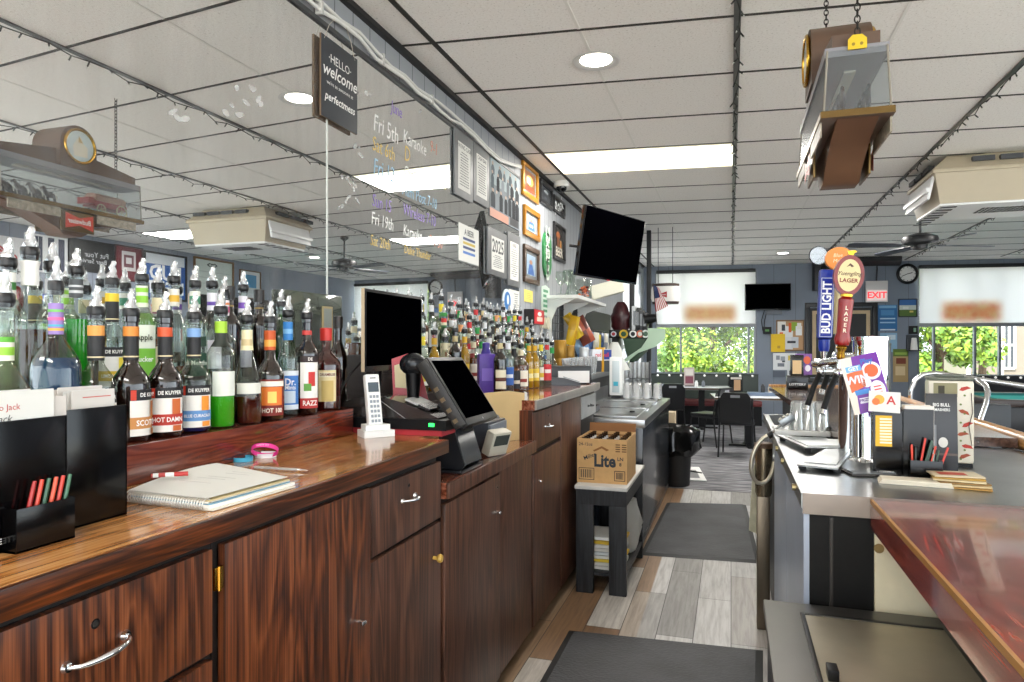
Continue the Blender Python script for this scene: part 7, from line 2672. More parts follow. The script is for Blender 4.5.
# reach in cooler under the red counter
t = thing('undercounter_cooler', 'low stainless topped cooler chest under the red counter edge', 'cooler', (0, 0, 0))
lz = 0.73
q = MB()
q.box(0.093, 0.56, 0.3, 2.205, lz - 0.03, lz, P('#5d5b57', 0.42, 0.7, 0.12, 5), 0.004)
q.obj('steel_top', t)
q = MB()
q.box(0.105, 0.56, 0.32, 2.20, 0.06, lz - 0.031, P('#26282b', 0.4))
q.box(0.13, 0.55, 0.35, 2.19, 0.0, 0.06, M_black)
q.obj('chest', t)
q = MB()
i0, i1 = onZ(800, 614, lz), onZ(826, 690, lz)
for x0, x1, y0, y1 in ((i0.x, i0.x + 0.012, 0.6, i0.y), (i0.x + 0.012, 0.545, i0.y - 0.012, i0.y)):
    q.box(x0, x1, y0, y1, lz + 0.0003, lz + 0.007, P('#3c3a36', 0.4, 0.8), 0.002)
q.obj('lid_frame', t)
q = MB()
q.box(i0.x + 0.0125, 0.545, 0.6, i0.y - 0.0125, lz + 0.0003, lz + 0.004, P('#b9b09c', 0.38, 0.75, 0.15, 4))
q.obj('sliding_lid', t)
q = MB()
hpz = onZ(832, 678, lz)
q.box(hpz.x - 0.012, hpz.x + 0.012, hpz.y - 0.03, hpz.y + 0.015, lz + 0.0045, lz + 0.03, M_black, 0.003)
q.obj('lid_grip', t)
q = MB()
q.box(0.561, 0.575, 0.3, 2.205, 0.4, ZR - 0.0865, M_steel)
q.obj('splash_panel', t)

# clutter on the dark bar top
t = thing('slip_holder', 'small black slip holder on the dark bar top by the posters', 'holder', onZ(797, 389, 1.1) + Vector((0, 0, 0.0)))
t.scale = (0.75, 0.75, 0.62)
q = MB()
q.box(-0.12, 0.12, -0.06, 0.06, 0.0005, 0.20, A, 0.006)
q.box(-0.075, 0.075, 0.0, 0.058, 0.2005, 0.5, A, 0.006)
q.obj('holder_body', t)
q = MB()
q.text('LOTTERY', 0.045, M_white, facing((0, -0.0605, 0.07), (0, -1, 0)), bold=0.01)
q.rect(-0.05, 0.22, 0.05, 0.42, P('#d9b98a', 0.6), 0.0006, facing((0, 0.0, 0), (0, -1, 0)))
q.obj('slip_print', t)
t = thing('flyer', 'purple flyer with orange bubbles standing on the small black holder far down the bar', 'flyer', onZ(802, 388, 1.1) + Vector((0.012, -0.02, 0.1245)), rot=(0, 0, 0))
t.scale = (0.6, 0.6, 0.75)
q = MB()
q.box(-0.12, 0.12, 0.0, 0.004, 0.0, 0.26, P('#7a4a94', 0.4))
M = facing((0, 0, 0), (0, -1, 0))
q.disc(0.05, 0.18, 0.05, P('#d8603a', 0.5), 0.0006, M=M)
q.disc(-0.04, 0.13, 0.06, P('#3a3f8a', 0.5), 0.0006, 0.035, M=M)
q.disc(-0.05, 0.2, 0.04, P('#d0705a', 0.5), 0.0008, M=M)
q.disc(0.06, 0.08, 0.04, P('#ece6ee', 0.5), 0.0006, M=M)
q.obj('card', t)
t = thing('stirrer_caddy', 'black stirrer caddy under the tap faucets on the dark bar top', 'caddy', (0.62, 3.75, 1.1005))
q = MB()
q.box(-0.07, 0.07, -0.05, 0.05, 0.0, 0.11, P('#1c1a1a', 0.3), 0.008)
q.obj('caddy_box', t)
q = MB()
rs = random.Random(1)
for k in range(8):
    q.cyl((rs.uniform(-.05, .05), rs.uniform(-.03, .03), 0.1105), (rs.uniform(-.06, .06), rs.uniform(-.04, .04), 0.18), 0.003, P(rs.choice(['#c9c4b8', '#22201f', '#b33a30']), 0.4), n=6)
q.obj('stirrer', t)

# bar stool with chrome frame
def stool(label, pts, leg, pan, yb):
    t = thing('bar_stool', label, 'stool', (0, 0, 0), 0, 'chrome bar stools on the customer side')
    q = MB()
    q.tube([onY(*p) for p in pts], 0.019, M_chrome, 12)
    q.obj('back_tube', t)
    q = MB()
    q.tube([onY(*p) for p in leg], 0.019, M_chrome, 12)
    q.obj('arm_tube', t)
    a, c = onY(pan[0], pan[1], yb), onY(pan[2], pan[3], yb)
    q = MB()
    q.box(a.x, c.x, yb, yb + 0.05, c.z, a.z, P('#1d2025', 0.35), 0.02)
    q.obj('backrest', t)
    cx, cy = (a.x + c.x) / 2, yb - 0.25
    q = MB()
    q.box(cx - 0.22, cx + 0.22, cy - 0.2, cy + 0.22, 0.74, 0.80, P('#1d2025', 0.35), 0.02)
    q.obj('seat', t)
    for sx in (-1, 1):
        for sy in (-1, 1):
            q = MB()
            q.tube([(cx + sx * .16, cy + sy * .16, 0.739), (cx + sx * .22, cy + sy * .22, 0.005)], 0.014, M_chrome, 8)
            q.obj('leg', t)
    q = MB()
    q.tube([(cx + .2 * math.cos(a_), cy + .2 * math.sin(a_), 0.3) for a_ in [2 * PI * i / 20 for i in range(20)]], 0.01, M_chrome, 8, True)
    q.obj('foot_ring', t)
    return t
stool('chrome framed black bar stool whose back tube sweeps across beyond the pepper tub',
      [(910, 440, 5.95), (910.5, 405, 5.9), (911, 390, 5.9), (915, 380, 5.9), (923, 374.5, 5.9), (936, 373, 5.9), (960, 376.5, 5.85), (990, 381, 5.8), (1024, 386, 5.75), (1060, 391, 5.7)],
      [(978, 381, 5.8), (986, 386, 5.7), (988, 392, 5.65), (986, 404, 5.6), (981, 418, 5.55), (976, 434, 5.5)], (955, 403, 1012, 470), 6.1)
# ================================================================== CEILING THINGS
def downlight(label, x, y):
    t = thing('downlight', label, 'ceiling light', (x, y, CEIL), 0, 'round recessed ceiling lights')
    q = MB()
    q.lathe([(0.135, -0.008), (0.125, -0.012), (0.09, -0.0005)], P('#dcdcda', 0.3), 32, caps=False)
    q.obj('trim_ring', t)
    q = MB()
    q.lathe([(0.0, -0.003), (0.088, -0.003)], P('#fffaf0', 0.4, emit=14.0), 28, caps=False)
    q.obj('lamp_disc', t)
    d = bpy.data.lights.new('downlight_lamp', 'SPOT')
    d.energy = 40
    d.spot_size = math.radians(120)
    d.spot_blend = 0.6
    d.shadow_soft_size = 0.07
    d.color = (1, 0.95, 0.88)
    o = bpy.data.objects.new('downlight_lamp', d)
    COL.objects.link(o)
    o.location = (x, y, CEIL - 0.02)
p = onZ(596, 60, CEIL)
downlight('round recessed downlight shining in the ceiling nearest the camera', p.x, p.y)
p = onZ(783, 253, CEIL)
downlight('small distant recessed downlight in front of the far wall television', p.x, p.y)
p = onZ(1010, 255, CEIL)
downlight('distant recessed downlight over the pool table', 3.9, 10.9)

r0 = ROW0 + ROWP * 3
t = thing('troffer_light', 'long bright fluorescent panel light set flush in the ceiling grid', 'ceiling light', (0, 0, CEIL))
def skew(x, y):
    return (x, y + SK * x)
x0, x1 = -1.50, 0.012
q = MB()
q.prism([skew(x0, r0 + 0.012), skew(x1, r0 + 0.012), skew(x1, r0 + ROWP - 0.012), skew(x0, r0 + ROWP - 0.012)], -0.006, -0.0045, P('#fdf6e2', 0.4, emit=1.25))
q.obj('diffuser', t)
q = MB()
for a, c in (((x0, r0 + 0.002), (x1, r0 + 0.013)), ((x0, r0 + ROWP - 0.013), (x1, r0 + ROWP - 0.002))):
    q.prism([skew(a[0], a[1]), skew(c[0], a[1]), skew(c[0], c[1]), skew(a[0], c[1])], -0.010, -0.0042, P('#e9e4cc', 0.4))
q.obj('frame', t)

# string lights along the runners
def string_light(label, x, y0, y1, seed, sag=0.035, n_per=0.17):
    r = random.Random(seed)
    t = thing('string_light', label, 'string lights', (x, y0, CEIL), 0, 'dark string lights on the ceiling runners')
    q = MB()
    pts = []
    y = 0.0
    k = 0
    while y < y1 - y0:
        pts.append((r.uniform(-.018, .018), y, -0.014 - (sag if k % 3 == 1 else 0.004) * r.uniform(.5, 1.0)))
        y += 0.125
        k += 1
    q.tube(pts, 0.0035, P('#22261f', 0.6), 5)
    q.obj('wire', t)
    q = MB()
    for p in pts[::1]:
        dx, dy = r.uniform(-1, 1), r.uniform(-.4, .4)
        a = Vector(p)
        c = a + Vector((0.026 * dx, 0.02 * dy, -0.022))
        q.cyl(a, c, 0.0045, P('#1d201b', 0.6), n=5)
        q.cyl(c, c + (c - a) * 0.5, 0.003, P('#d9dad4', 0.3), 0.001, 5)
    o = q.obj('bulbs', t, kind='stuff')
    return t
string_light('string of small dark lights running straight down the ceiling over the aisle', 0.03, 1.2, 13.9, 1)
string_light('string of small dark lights along the runner left of the ceiling air unit', 1.585, 0.8, 13.9, 2)
string_light('string of small dark lights along the runner through the ceiling air unit', 3.14, 1.6, 13.9, 3)
string_light('string of small dark lights along the runner nearest the right wall', 4.695, 2.0, 13.9, 4)

# ceiling air unit
t = thing('ceiling_air_unit', 'large beige ceiling mounted air unit with white louvres', 'air conditioner', (0, 0, 0))
ax0, ax1, ay0, ay1 = 1.64, 2.74, 6.58, 7.45
BEI = P('#b9ad96', 0.5, noise=0.04, scale=4)
def frustum(q, a, b, za, zb, m):
    lo = [q.v((x, y, za)) for x, y in ((a[0], a[2]), (a[1], a[2]), (a[1], a[3]), (a[0], a[3]))]
    hi = [q.v((x, y, zb)) for x, y in ((b[0], b[2]), (b[1], b[2]), (b[1], b[3]), (b[0], b[3]))]
    q.face(lo[::-1], m)
    q.face(hi, m)
    for i in range(4):
        q.face([lo[i], lo[(i + 1) % 4], hi[(i + 1) % 4], hi[i]], m)
q = MB()
frustum(q, (ax0 - .02, ax1 + .02, ay0 - .02, ay1 + .02), (ax0 + .12, ax1 - .12, ay0 + .12, ay1 - .12), 2.98, CEIL - 0.005, BEI)
q.box(ax0 - .02, ax1 + .02, ay0 - .02, ay1 + .02, 2.95, 2.979, BEI, 0.004)
frustum(q, (ax0 + .05, ax1 - .05, ay0 + .05, ay1 - .05), (ax0, ax1, ay0, ay1), 2.70, 2.949, BEI)
q.obj('casing', t)
q = MB()
for i in range(4):
    q.box(ax0 + .28 + .2 * i, ax0 + .44 + .2 * i, ay0 + 0.012, ay0 + 0.06, 3.035, 3.075, M_dgrey, rot=None)
for i in range(3):
    q.box(ax0 + 0.012, ax0 + 0.06, ay0 + .25 + .25 * i, ay0 + .45 + .25 * i, 3.035, 3.075, M_dgrey)
q.obj('vent_slots', t)
q = MB()
q.box(ax0 + .05, ax1 - .05, ay0 + .05, ay1 - .05, 2.68, 2.699, P('#eceded', 0.4), 0.004)
q.obj('bottom_panel', t)
q = MB()
for i in range(8):
    q.box(ax0 + .07, ax0 + .19, ay0 + .1 + .13 * i, ay0 + .15 + .13 * i, 2.675, 2.6795, M_dgrey)
for i in range(12):
    for j in range(3):
        q.box(ax0 + .42 + .035 * i, ax0 + .44 + .035 * i, ay0 + .25 + .09 * j, ay0 + .31 + .09 * j, 2.675, 2.6795, M_dgrey)
q.obj('louvres', t)
q = MB()
for yy in (ay0 + 0.05,):
    q.box(ax0 - .03, ax0 - 0.006, ay0 + .05, ay1 - .05, 2.74, 2.94, P('#f0f1f2', 0.35), 0.006, rot=(0, math.radians(12), 0))
    q.box(ax0 - .06, ax0 - .03, ay0 + .03, ay1 - .03, 2.80, 2.84, P('#f0f1f2', 0.35), 0.006)
q.obj('side_louvre', t)

# ceiling fan
t = thing('ceiling_fan', 'dark bronze ceiling fan with four blades near the far windows', 'fan', (2.083, 8.97, 0), math.radians(20))
FB = P('#1e1f22', 0.4)
q = MB()
q.lathe([(0.06, CEIL - 0.0005), (0.06, CEIL - 0.03), (0.02, CEIL - 0.06), (0.014, CEIL - 0.07), (0.014, 2.79)], FB, 16)
q.obj('down_rod', t)
q = MB()
q.lathe([(0.03, 2.80), (0.10, 2.78), (0.18, 2.75), (0.19, 2.72), (0.18, 2.675), (0.12, 2.66), (0.08, 2.655), (0.075, 2.61), (0.03, 2.60)], FB, 24)
q.obj('motor', t)
for k in range(4):
    q = MB()
    q.M = Matrix.Translation((0, 0, 2.65)) @ Matrix.Rotation(k * PI / 2, 4, 'Z') @ Matrix.Rotation(math.radians(9), 4, 'X')
    q.prism([(0.22, -0.05), (0.35, -0.065), (0.80, -0.07), (0.86, -0.04), (0.86, 0.04), (0.80, 0.07), (0.35, 0.065), (0.22, 0.05)], -0.005, 0.005, P('#3a3f4a', 0.35))
    b_ = q.obj('blade', t)
    q = MB()
    q.M = Matrix.Translation((0, 0, 2.65)) @ Matrix.Rotation(k * PI / 2, 4, 'Z') @ Matrix.Rotation(math.radians(9), 4, 'X')
    q.box(0.10, 0.30, -0.02, 0.02, 0.006, 0.015, FB, 0.003)
    q.obj('blade_arm', b_)

# hanging horse team lamp
t = thing('hanging_display_lamp', 'long hanging beer display lamp with horse team, clear cover and clock crest', 'lamp', (0, 0, 0))
lx0, lx1, ly0, ly1 = 0.315, 0.53, 2.66, 3.58
zb_, zt_ = 2.325, 2.545
lxm, lym = (lx0 + lx1) / 2, (ly0 + ly1) / 2
BR = P('#5b4638', 0.45, noise=0.08, scale=8)
GD = P('#60491c', 0.35, 0.5)
q = MB()
q.box(lx0 - 0.01, lx1 + 0.01, ly0 - 0.01, ly1 + 0.01, zb_ - 0.02, zb_ - 0.0, BR)
for x in (lx0 - .012, lx1 + .008):
    q.box(x, x + .004, ly0 - .01, ly1 + .01, zb_ - .02, zb_ + .004, GD)
for y in (ly0 - .014, ly1 + .010):
    q.box(lx0 - .01, lx1 + .01, y, y + .004, zb_ - .02, zb_ + .004, GD)
q.obj('base_tray', t)
q = MB()
a = [(lx0, zb_), (lx1, zb_), (lx1 - .012, zt_ - .0), (lx0 + .012, zt_)]
lo, hi = [], []
for y in (ly0, ly1):
    lo.append([q.v((x, y, z)) for x, z in a])
for f in ((0, 3), (1, 2)):
    q.face([lo[0][f[0]], lo[1][f[0]], lo[1][f[1]], lo[0][f[1]]], G_haze)
q.face(lo[0], G_haze)
q.face(lo[1][::-1], G_haze)
q.obj('clear_cover', t)
q = MB()
q.box(lx0 + .004, lx1 - .004, ly0 + .002, ly1 - .002, zt_ - 0.022, zt_ + .012, P('#85858a', 0.35))
for x, z in ((lx0, zb_), (lx1, zb_), (lx0 + .012, zt_), (lx1 - .012, zt_)):
    q.tube([(x, ly0, z), (x, ly1, z)], 0.004, P('#8a8478', 0.3), 5)
for y in (ly0, ly1):
    q.tube([(lx0, y, zb_), (lx0 + .012, y, zt_)], 0.004, P('#8a8478', 0.3), 5)
    q.tube([(lx1, y, zb_), (lx1 - .012, y, zt_)], 0.004, P('#8a8478', 0.3), 5)
q.obj('cover_frame', t)
q = MB()
q.box(lxm - .02, lxm + .02, ly0 + .15, ly1 - .15, zt_ - .03, zt_ - .0025, P('#b9b4a6', 0.5))
q.obj('inner_lamp', t)
q = MB()
for poly in ([(ly0 + .02, 0), (ly0 + .02, .05), (lym - .12, .10), (lym - .12, 0)], [(ly1 - .02, 0), (lym + .12, 0), (lym + .12, .10), (ly1 - .02, .05)]):
    q.prism(poly, lx0 + .03, lx1 - .03, BR, Matrix(((0, 0, 1, 0), (1, 0, 0, 0), (0, 1, 0, zt_ + .0125), (0, 0, 0, 1))))
arch = [(lym - .12, 0)] + [(lym - .12 * math.cos(a_), .14 + .12 * math.sin(a_)) for a_ in [PI * i / 14 for i in range(15)]] + [(lym + .12, 0)]
q.prism(arch, lx0 - .005, lx1 + .005, BR, Matrix(((0, 0, 1, 0), (1, 0, 0, 0), (0, 1, 0, zt_ + .0125), (0, 0, 0, 1))))
q.obj('crest', t)
for nx in (-1, 1):
    x = lx0 - .006 if nx < 0 else lx1 + .006
    M = facing((x, lym, zt_ + .15), (nx, 0, 0))
    q = MB()
    q.prism([(.095 * math.cos(a_), .095 * math.sin(a_)) for a_ in [2 * PI * i / 28 for i in range(28)]], 0, .008, P('#cfdfe2', 0.3), M)
    q.tube([M @ Vector((.098 * math.cos(a_), .098 * math.sin(a_), .008)) for a_ in [2 * PI * i / 28 for i in range(28)]], .008, M_brass, 8, True)
    q.blob([(-.05, -.06), (.04, -.065), (.05, -.01), (.02, .04), (-.005, .055), (-.02, .02), (-.05, 0)], P('#e8e4d4', 0.5), .0085, M)
    q.blob([(-.02, .02), (.0, .05), (.01, .06), (.012, .02)], P('#c9b48a', 0.5), .009, M)
    q.obj('clock_dial', t)
    M = facing((x, lym, zb_ - .085), (nx, 0, 0))
    q = MB()
    q.box(lxm + nx * .101 - .004, lxm + nx * .101 + .004, lym - .11, lym + .11, zb_ - .145, zb_ - .025, GD, 0.002)
    q.blob([(-.092, .047), (0, .022), (.092, .047), (.092, -.047), (0, -.022), (-.092, -.047)], P('#d0402c', 0.4), .0042, M)
    q.text('Budweiser', .042, M_white, M, 0, 0, .005, shear=.1, bold=.02, sx=.85)
    q.obj('bow_badge', t)
    q = MB()
    for y0, y1 in ((ly0 + .03, lym - .12), (lym + .12, ly1 - .05)):
        q.box(x - .003, x + .003, y0, y1, zb_ - .075, zb_ - .022, P('#9d9484', 0.5, noise=.35, scale=45))
        q.obj('side_panel', t)
        q = MB()
q = MB()
bow = [(ly0 + .01, zb_ - .021), (ly0 + .16, zb_ - .05), (lym - .1, zb_ - .13), (lym - .06, zb_ - .165), (lym + .06, zb_ - .165), (lym + .1, zb_ - .14), (lym + .13, zb_ - .09), (ly1 - .12, zb_ - .06), (ly1 - .02, zb_ - .021)]
q.prism(bow, lx0 + .045, lx1 - .035, P('#6b4c36', 0.5, noise=.1, scale=6), Matrix(((0, 0, 1, 0), (1, 0, 0, 0), (0, 1, 0, 0), (0, 0, 0, 1))))
q.obj('lower_bow', t)
# horses in pairs, then the red wagon
HB = [P('#3a2c26', 0.5), P('#26211f', 0.5)]
for k in range(8):
    yy = ly0 + .08 + .085 * (k // 2)
    xx = lxm + (.042 if k % 2 else -.042)
    q = MB()
    q.M = Matrix.Translation((xx, yy, zb_ + .001)) @ Matrix.Scale(.72, 4)
    m = HB[k % 2]
    q.ball((0, .0, .075), .03, m, 12, (.62, 1.35, .75))
    q.ball((0, -.032, .083), .022, m, 10, (.7, .8, .9))
    q.tube([(0, -.035, .085), (0, -.055, .115), (0, -.062, .132)], .013, m, 8, rs=[.017, .012, .009])
    q.tube([(0, -.06, .134), (0, -.078, .122), (0, -.086, .112)], .008, m, 8, rs=[.010, .008, .006])
    q.tube([(0, -.056, .14), (0, -.035, .11), (0, -.028, .095)], .004, M_black, 6)
    for lx, ly in ((-.011, -.03), (.011, -.022), (-.011, .03), (.011, .036)):
        q.tube([(lx, ly, .06), (lx, ly + .004, .032), (lx, ly, .012)], .006, m, 6)
        q.cyl((lx, ly, .0), (lx, ly, .018), .0085, M_ivory, .006, 8)
    q.tube([(0, .04, .085), (0, .052, .07), (0, .05, .045)], .005, P('#e8e2d2', .6), 6)
    q.box(-.021, .021, -.01, .0, .06, .1, P('#2a2424', .4))
    q.obj('horse', t)
wg = MB()
wg.box(lxm - .05, lxm + .05, ly1 - .30, ly1 - .06, zb_ + .05, zb_ + .085, P('#b3262a', 0.4), .003)
wg.box(lxm - .05, lxm + .05, ly1 - .34, ly1 - .30, zb_ + .06, zb_ + .10, P('#b3262a', 0.4), .003)
wg.prism([(-.052, .0855), (.052, .0855), (.052, .115), (.025, .135), (-.025, .135), (-.052, .115)], ly1 - .29, ly1 - .07, P('#c98f78', 0.5, noise=.3, scale=60), Matrix(((1, 0, 0, lxm), (0, 0, 1, 0), (0, 1, 0, zb_), (0, 0, 0, 1))))
wg.obj('wagon', t)
for y, r_ in ((ly1 - .26, .03), (ly1 - .11, .038)):
    for s in (-1, 1):
        q = MB()
        M = Matrix.Translation((lxm + s * .06, y, zb_ + .003 + r_)) @ Matrix.Rotation(PI / 2, 4, 'Y')
        q.tube([M @ Vector((r_ * math.cos(a_), r_ * math.sin(a_), 0)) for a_ in [2 * PI * i / 18 for i in range(18)]], .004, P('#d9c7a0', .5), 6, True)
        for i in range(6):
            q.tube([M @ Vector((0, 0, 0)), M @ Vector((r_ * math.cos(i * PI / 3), r_ * math.sin(i * PI / 3), 0))], .002, P('#d9c7a0', .5), 5)
        q.obj('wagon_wheel', t)
for y in (ly0 + .012, ly1 - .1):
    q = MB()
    q.prism([(-.03, 0), (.03, 0), (.03, .035), (.015, .05), (-.015, .05), (-.03, .035)], -.003, .003, P('#d8b81e', 0.4), facing((lxm, y - .018 if y < 3 else y, zt_ - .005 if y < 3 else zt_ + .013), (0, -1, 0)))
    q.cyl((lxm - .013, (y - .022) if y < 3 else y - .004, zt_ + .012), (lxm - .013, y - .021 if y < 3 else y, zt_ + .012), .006, P('#8a7420', .4), n=8)
    q.cyl((lxm + .013, (y - .022) if y < 3 else y - .004, zt_ + .012), (lxm + .013, y - .021 if y < 3 else y, zt_ + .012), .006, P('#8a7420', .4), n=8)
    q.obj('hanging_plate', t)
    q = MB()
    zc = zt_ + .045 if y < 3 else zt_ + .063
    k = 0
    yy = y - .018 if y < 3 else y
    while zc < CEIL - .01:
        R = Matrix.Translation((lxm, yy, zc + .011)) @ Matrix.Rotation(PI / 2 * (k % 2), 4, 'Z') @ Matrix.Rotation(PI / 2, 4, 'X')
        q.tube([R @ Vector((.009 * math.cos(a_), .014 * math.sin(a_), 0)) for a_ in [2 * PI * i / 10 for i in range(10)]], .0025, P('#26231f', .4, .5), 5, True)
        zc += .0215
        k += 1
    q.obj('chain', t)

# ================================================================== FAR WALL
def far_thing(name, label, cat, u0, v0, u1, v1, off=0.004, group=None):
    a, c = onB(u0, v0, off), onB(u1, v1, off)
    m_ = (a + c) / 2
    t = thing(name, label, cat, (0, 0, 0), 0, group)
    place(t, facing((m_.x, m_.y, m_.z), BN))
    return t, (c - a).to_2d().length / 2, abs(a.z - c.z) / 2
t, hw, hh = far_thing('television', 'small black television high on the far pier between the windows', 'television', 745, 284, 791, 310, 0.16)
q = MB()
q.box(-hw, hw, -hh, hh, -0.05, 0.0, M_gloss, 0.006)
q.obj('casing', t)
q = MB()
q.box(-hw + .015, hw - .015, -hh + .025, hh - .015, -0.001, 0.002, M_screen)
q.obj('screen', t)
q = MB()
q.box(-0.06, 0.06, -0.06, 0.06, -0.155, -0.051, M_dgrey)
q.box(-0.02, 0.28, -hh - .08, -hh + .02, -0.14, -0.06, P('#6b717a', .5))
q.obj('wall_bracket', t)
q = MB()
q.tube([(-.05, -hh, -.1), (-.1, -hh - .2, -.14), (-.07, -hh - .4, -.15)], .008, M_black, 5)
q.tube([(0.0, -hh, -.1), (-.04, -hh - .2, -.14), (-.05, -hh - .4, -.15)], .008, M_black, 5)
q.obj('cable', t)
t, hw, hh = far_thing('cable_box', 'little black box with leads on the pier under the small television', 'box', 763, 327, 771, 334)
q = MB()
q.box(-hw, hw, -hh, hh, .001, .06, M_black, .004)
q.obj('box_body', t)
q = MB()
q.rect(-hw * .6, -hh * .3, hw * .4, hh * .3, P('#4a8a3a', .4), .0605)
q.obj('lamp_window', t)
def far_paper(label, u0, v0, u1, v1, bg, blobs, name='paper_notice', cat='paper', off=0.004, frame=None, group='papers pinned on the far pier'):
    t, hw, hh = far_thing(name, label, cat, u0, v0, u1, v1, off, group)
    q = MB()
    q.box(-hw, hw, -hh, hh, 0.001, 0.008, P(bg, .6))
    for i, (x0, y0, x1, y1, c) in enumerate(blobs):
        q.rect(x0 * hw, y0 * hh, x1 * hw, y1 * hh, P(c, .6), 0.0085 + .0004 * i)
    q.obj('sheet', t)
    if frame:
        frame_part(t, hw, hh, hw * .09, P(frame, .4), .03)
    return t
rs = random.Random(12)
far_paper('cork board crowded with colourful flyers in a thin brown frame', 776, 320, 804, 351, '#b9926a',
          [(-.9, .1, -.3, .9, '#ece9e4'), (-.5, -.2, .2, .6, '#e4e6e8'), (-.1, .2, .1, .8, '#d8602a'), (.1, .3, .5, .85, '#8fae3a'), (.4, 0, .85, .6, '#eceef0'), (-.7, -.9, .2, -.1, '#d9dce0'), (.1, -.8, .6, -.1, '#c9ced6'), (-.6, .3, -.35, .7, '#3a4048'), (.5, .4, .8, .8, '#e8e6e0'), (-.2, -.5, .4, -.35, '#2c3038'), (-.75, .05, -.5, .2, '#e0703a')], 'notice_board', 'notice board', 0.004, '#7a5a3a')
far_paper('yellow paper sheet pinned left of the cork board', 771, 334, 785, 352, '#e6bf1e', [(-.1, -.6, .3, -.3, '#b8902a')], off=.05)
far_paper('white sheet with small grey drawings below the yellow sheet', 773, 353, 788, 370, '#e6e8ea', [(-.6, .2, -.1, .7, '#8a8f98'), (0, .1, .6, .6, '#9aa0a8'), (-.4, -.6, .5, -.2, '#767c86'), (.2, -.1, .6, .1, '#4a5058')], off=.03)
far_paper('white and yellow sheet between the drawings and the purple flyer', 787, 353, 797, 378, '#dfe3e6', [(-.8, .4, .8, .8, '#e2c84a'), (-.6, -.8, .6, -.4, '#4a505a')], off=.03)
far_paper('small grey card below the white drawings sheet', 773, 371, 785, 377, '#5b6370', [], off=.03)
far_paper('bright blue poster with a white band under the exit sign', 878, 305, 897, 331, '#2b6ea8', [(-.9, .75, .9, .95, '#7fb4d8'), (-.7, .2, .7, .6, '#4f8fc4'), (-.8, -.1, .8, 0, '#bcd8ea'), (-.8, -.4, .8, -.3, '#a8cce4'), (-.8, -.95, .8, -.85, '#dfeaf2')], 'poster', 'poster')
far_paper('pale blue poster below the bright blue one', 880, 333, 897, 352, '#8fb8d6', [(-.6, -.7, .1, .2, '#4f8fc4'), (-.2, .3, .8, .8, '#cfe2ee')], 'poster', 'poster')
far_paper('green and tan flyer on the pier by the right window', 893, 349, 908, 382, '#b59a6a', [(-1, .55, 1, 1, '#5f7a2c'), (-.6, .1, .7, .45, '#7a3a24'), (-.7, -.6, .6, -.05, '#d9c49a'), (-.8, .65, .8, .8, '#8fae4a')], 'poster', 'poster', .02)
# framed dark doorway panel
t, hw, hh = far_thing('chalk_board', 'tall black board in a dark frame with a pale inner wood frame behind the taps', 'board', 805, 303, 877, 383)
frame_part(t, hw, hh, hw * .13, P('#16181b', .4), .05)
q = MB()
q.box(-hw * .86, hw * .86, -hh * .87, hh * .87, .001, .012, P('#15171a', .5))
q.obj('board_panel', t)
q = MB()
f = hw * .1
W_, H_ = hw * .80, hh * .80
TN = P('#c2ab86', .5, noise=.06, scale=10)
q.box(-W_, W_, H_ - f, H_, .0125, .03, TN)
q.box(-W_, W_, -H_, -H_ + f, .0125, .03, TN)
q.box(-W_, -W_ + f, -H_ + f, H_ - f, .0125, .03, TN)
q.box(W_ - f, W_, -H_ + f, H_ - f, .0125, .03, TN)
q.obj('inner_frame', t)
# exit sign
t, hw, hh = far_thing('exit_sign', 'white exit sign with red letters hung above the blue poster', 'sign', 866, 281, 888, 302, .12)
q = MB()
q.box(-hw, hw, -hh, hh, -.05, 0, P('#dedbd9', .4), .008)
q.obj('case', t)
q = MB()
q.rect(-hw * .9, -hh * .85, hw * .9, hh * .15, P('#f3dcd8', .4, emit=.25), .0006)
q.text('EXIT', hh * .82, P('#e0333a', .4, emit=.8), None, 0, -hh * .36, .0014, bold=.03, sx=1.0)
q.obj('lettering', t)
q = MB()
q.tube([(0, hh, -.03), (.02, hh + .25, -.05), (0, hh + .5, -.06)], .012, P('#3a3d42', .5), 6)
q.obj('hanger', t)
t, hw, hh = far_thing('wall_clock', 'round white wall clock with a black rim by the right window', 'clock', 898, 264.5, 916, 283.5, .004)
q = MB()
q.lathe([(hh * .84, .001), (hh * .84, .03)], P('#e4e4e0', .5), 32)
q.obj('dial', t)
q = MB()
q.tube([(hh * .92 * math.cos(a_), hh * .92 * math.sin(a_), .03) for a_ in [2 * PI * i / 36 for i in range(36)]], .028, M_black, 8, True)
q.obj('rim', t)
q = MB()
for i in range(12):
    a_ = i * PI / 6
    q.cyl((hh * .7 * math.cos(a_), hh * .7 * math.sin(a_), .0305), (hh * .7 * math.cos(a_), hh * .7 * math.sin(a_), .032), .01, M_dgrey, n=6)
q.tube([(0, 0, .034), (hh * .45, hh * .12, .034)], .008, M_black, 5)
q.tube([(0, 0, .036), (-hh * .55, hh * -.25, .036)], .006, M_black, 5)
q.obj('clock_hands', t)
far_paper('black framed picture of a bright blue shore under the clock', 898, 299, 917, 317, '#3a6fb0', [(-.9, -.2, .9, .3, '#cfd8d2'), (-.9, -.9, .9, -.2, '#55742f'), (-.5, -.1, .1, .15, '#e8ece6'), (.2, -.5, .6, -.3, '#d8c46a')], 'framed_picture', 'picture', .004, '#141518')
t, hw, hh = far_thing('wall_controller', 'small black controller on the pier edge above the white lamp', 'controller', 908.5, 326, 917, 334)
q = MB()
q.box(-hw, hw, -hh, hh, .001, .04, M_black, .004)
q.rect(0, -hh * .5, hw * .6, hh * .5, P('#7fa08a', .4), .0405)
q.obj('case', t)
t, hw, hh = far_thing('cone_lamp', 'white cone shaped lamp in a dark wall box by the right window', 'lamp', 906, 335, 918, 350)
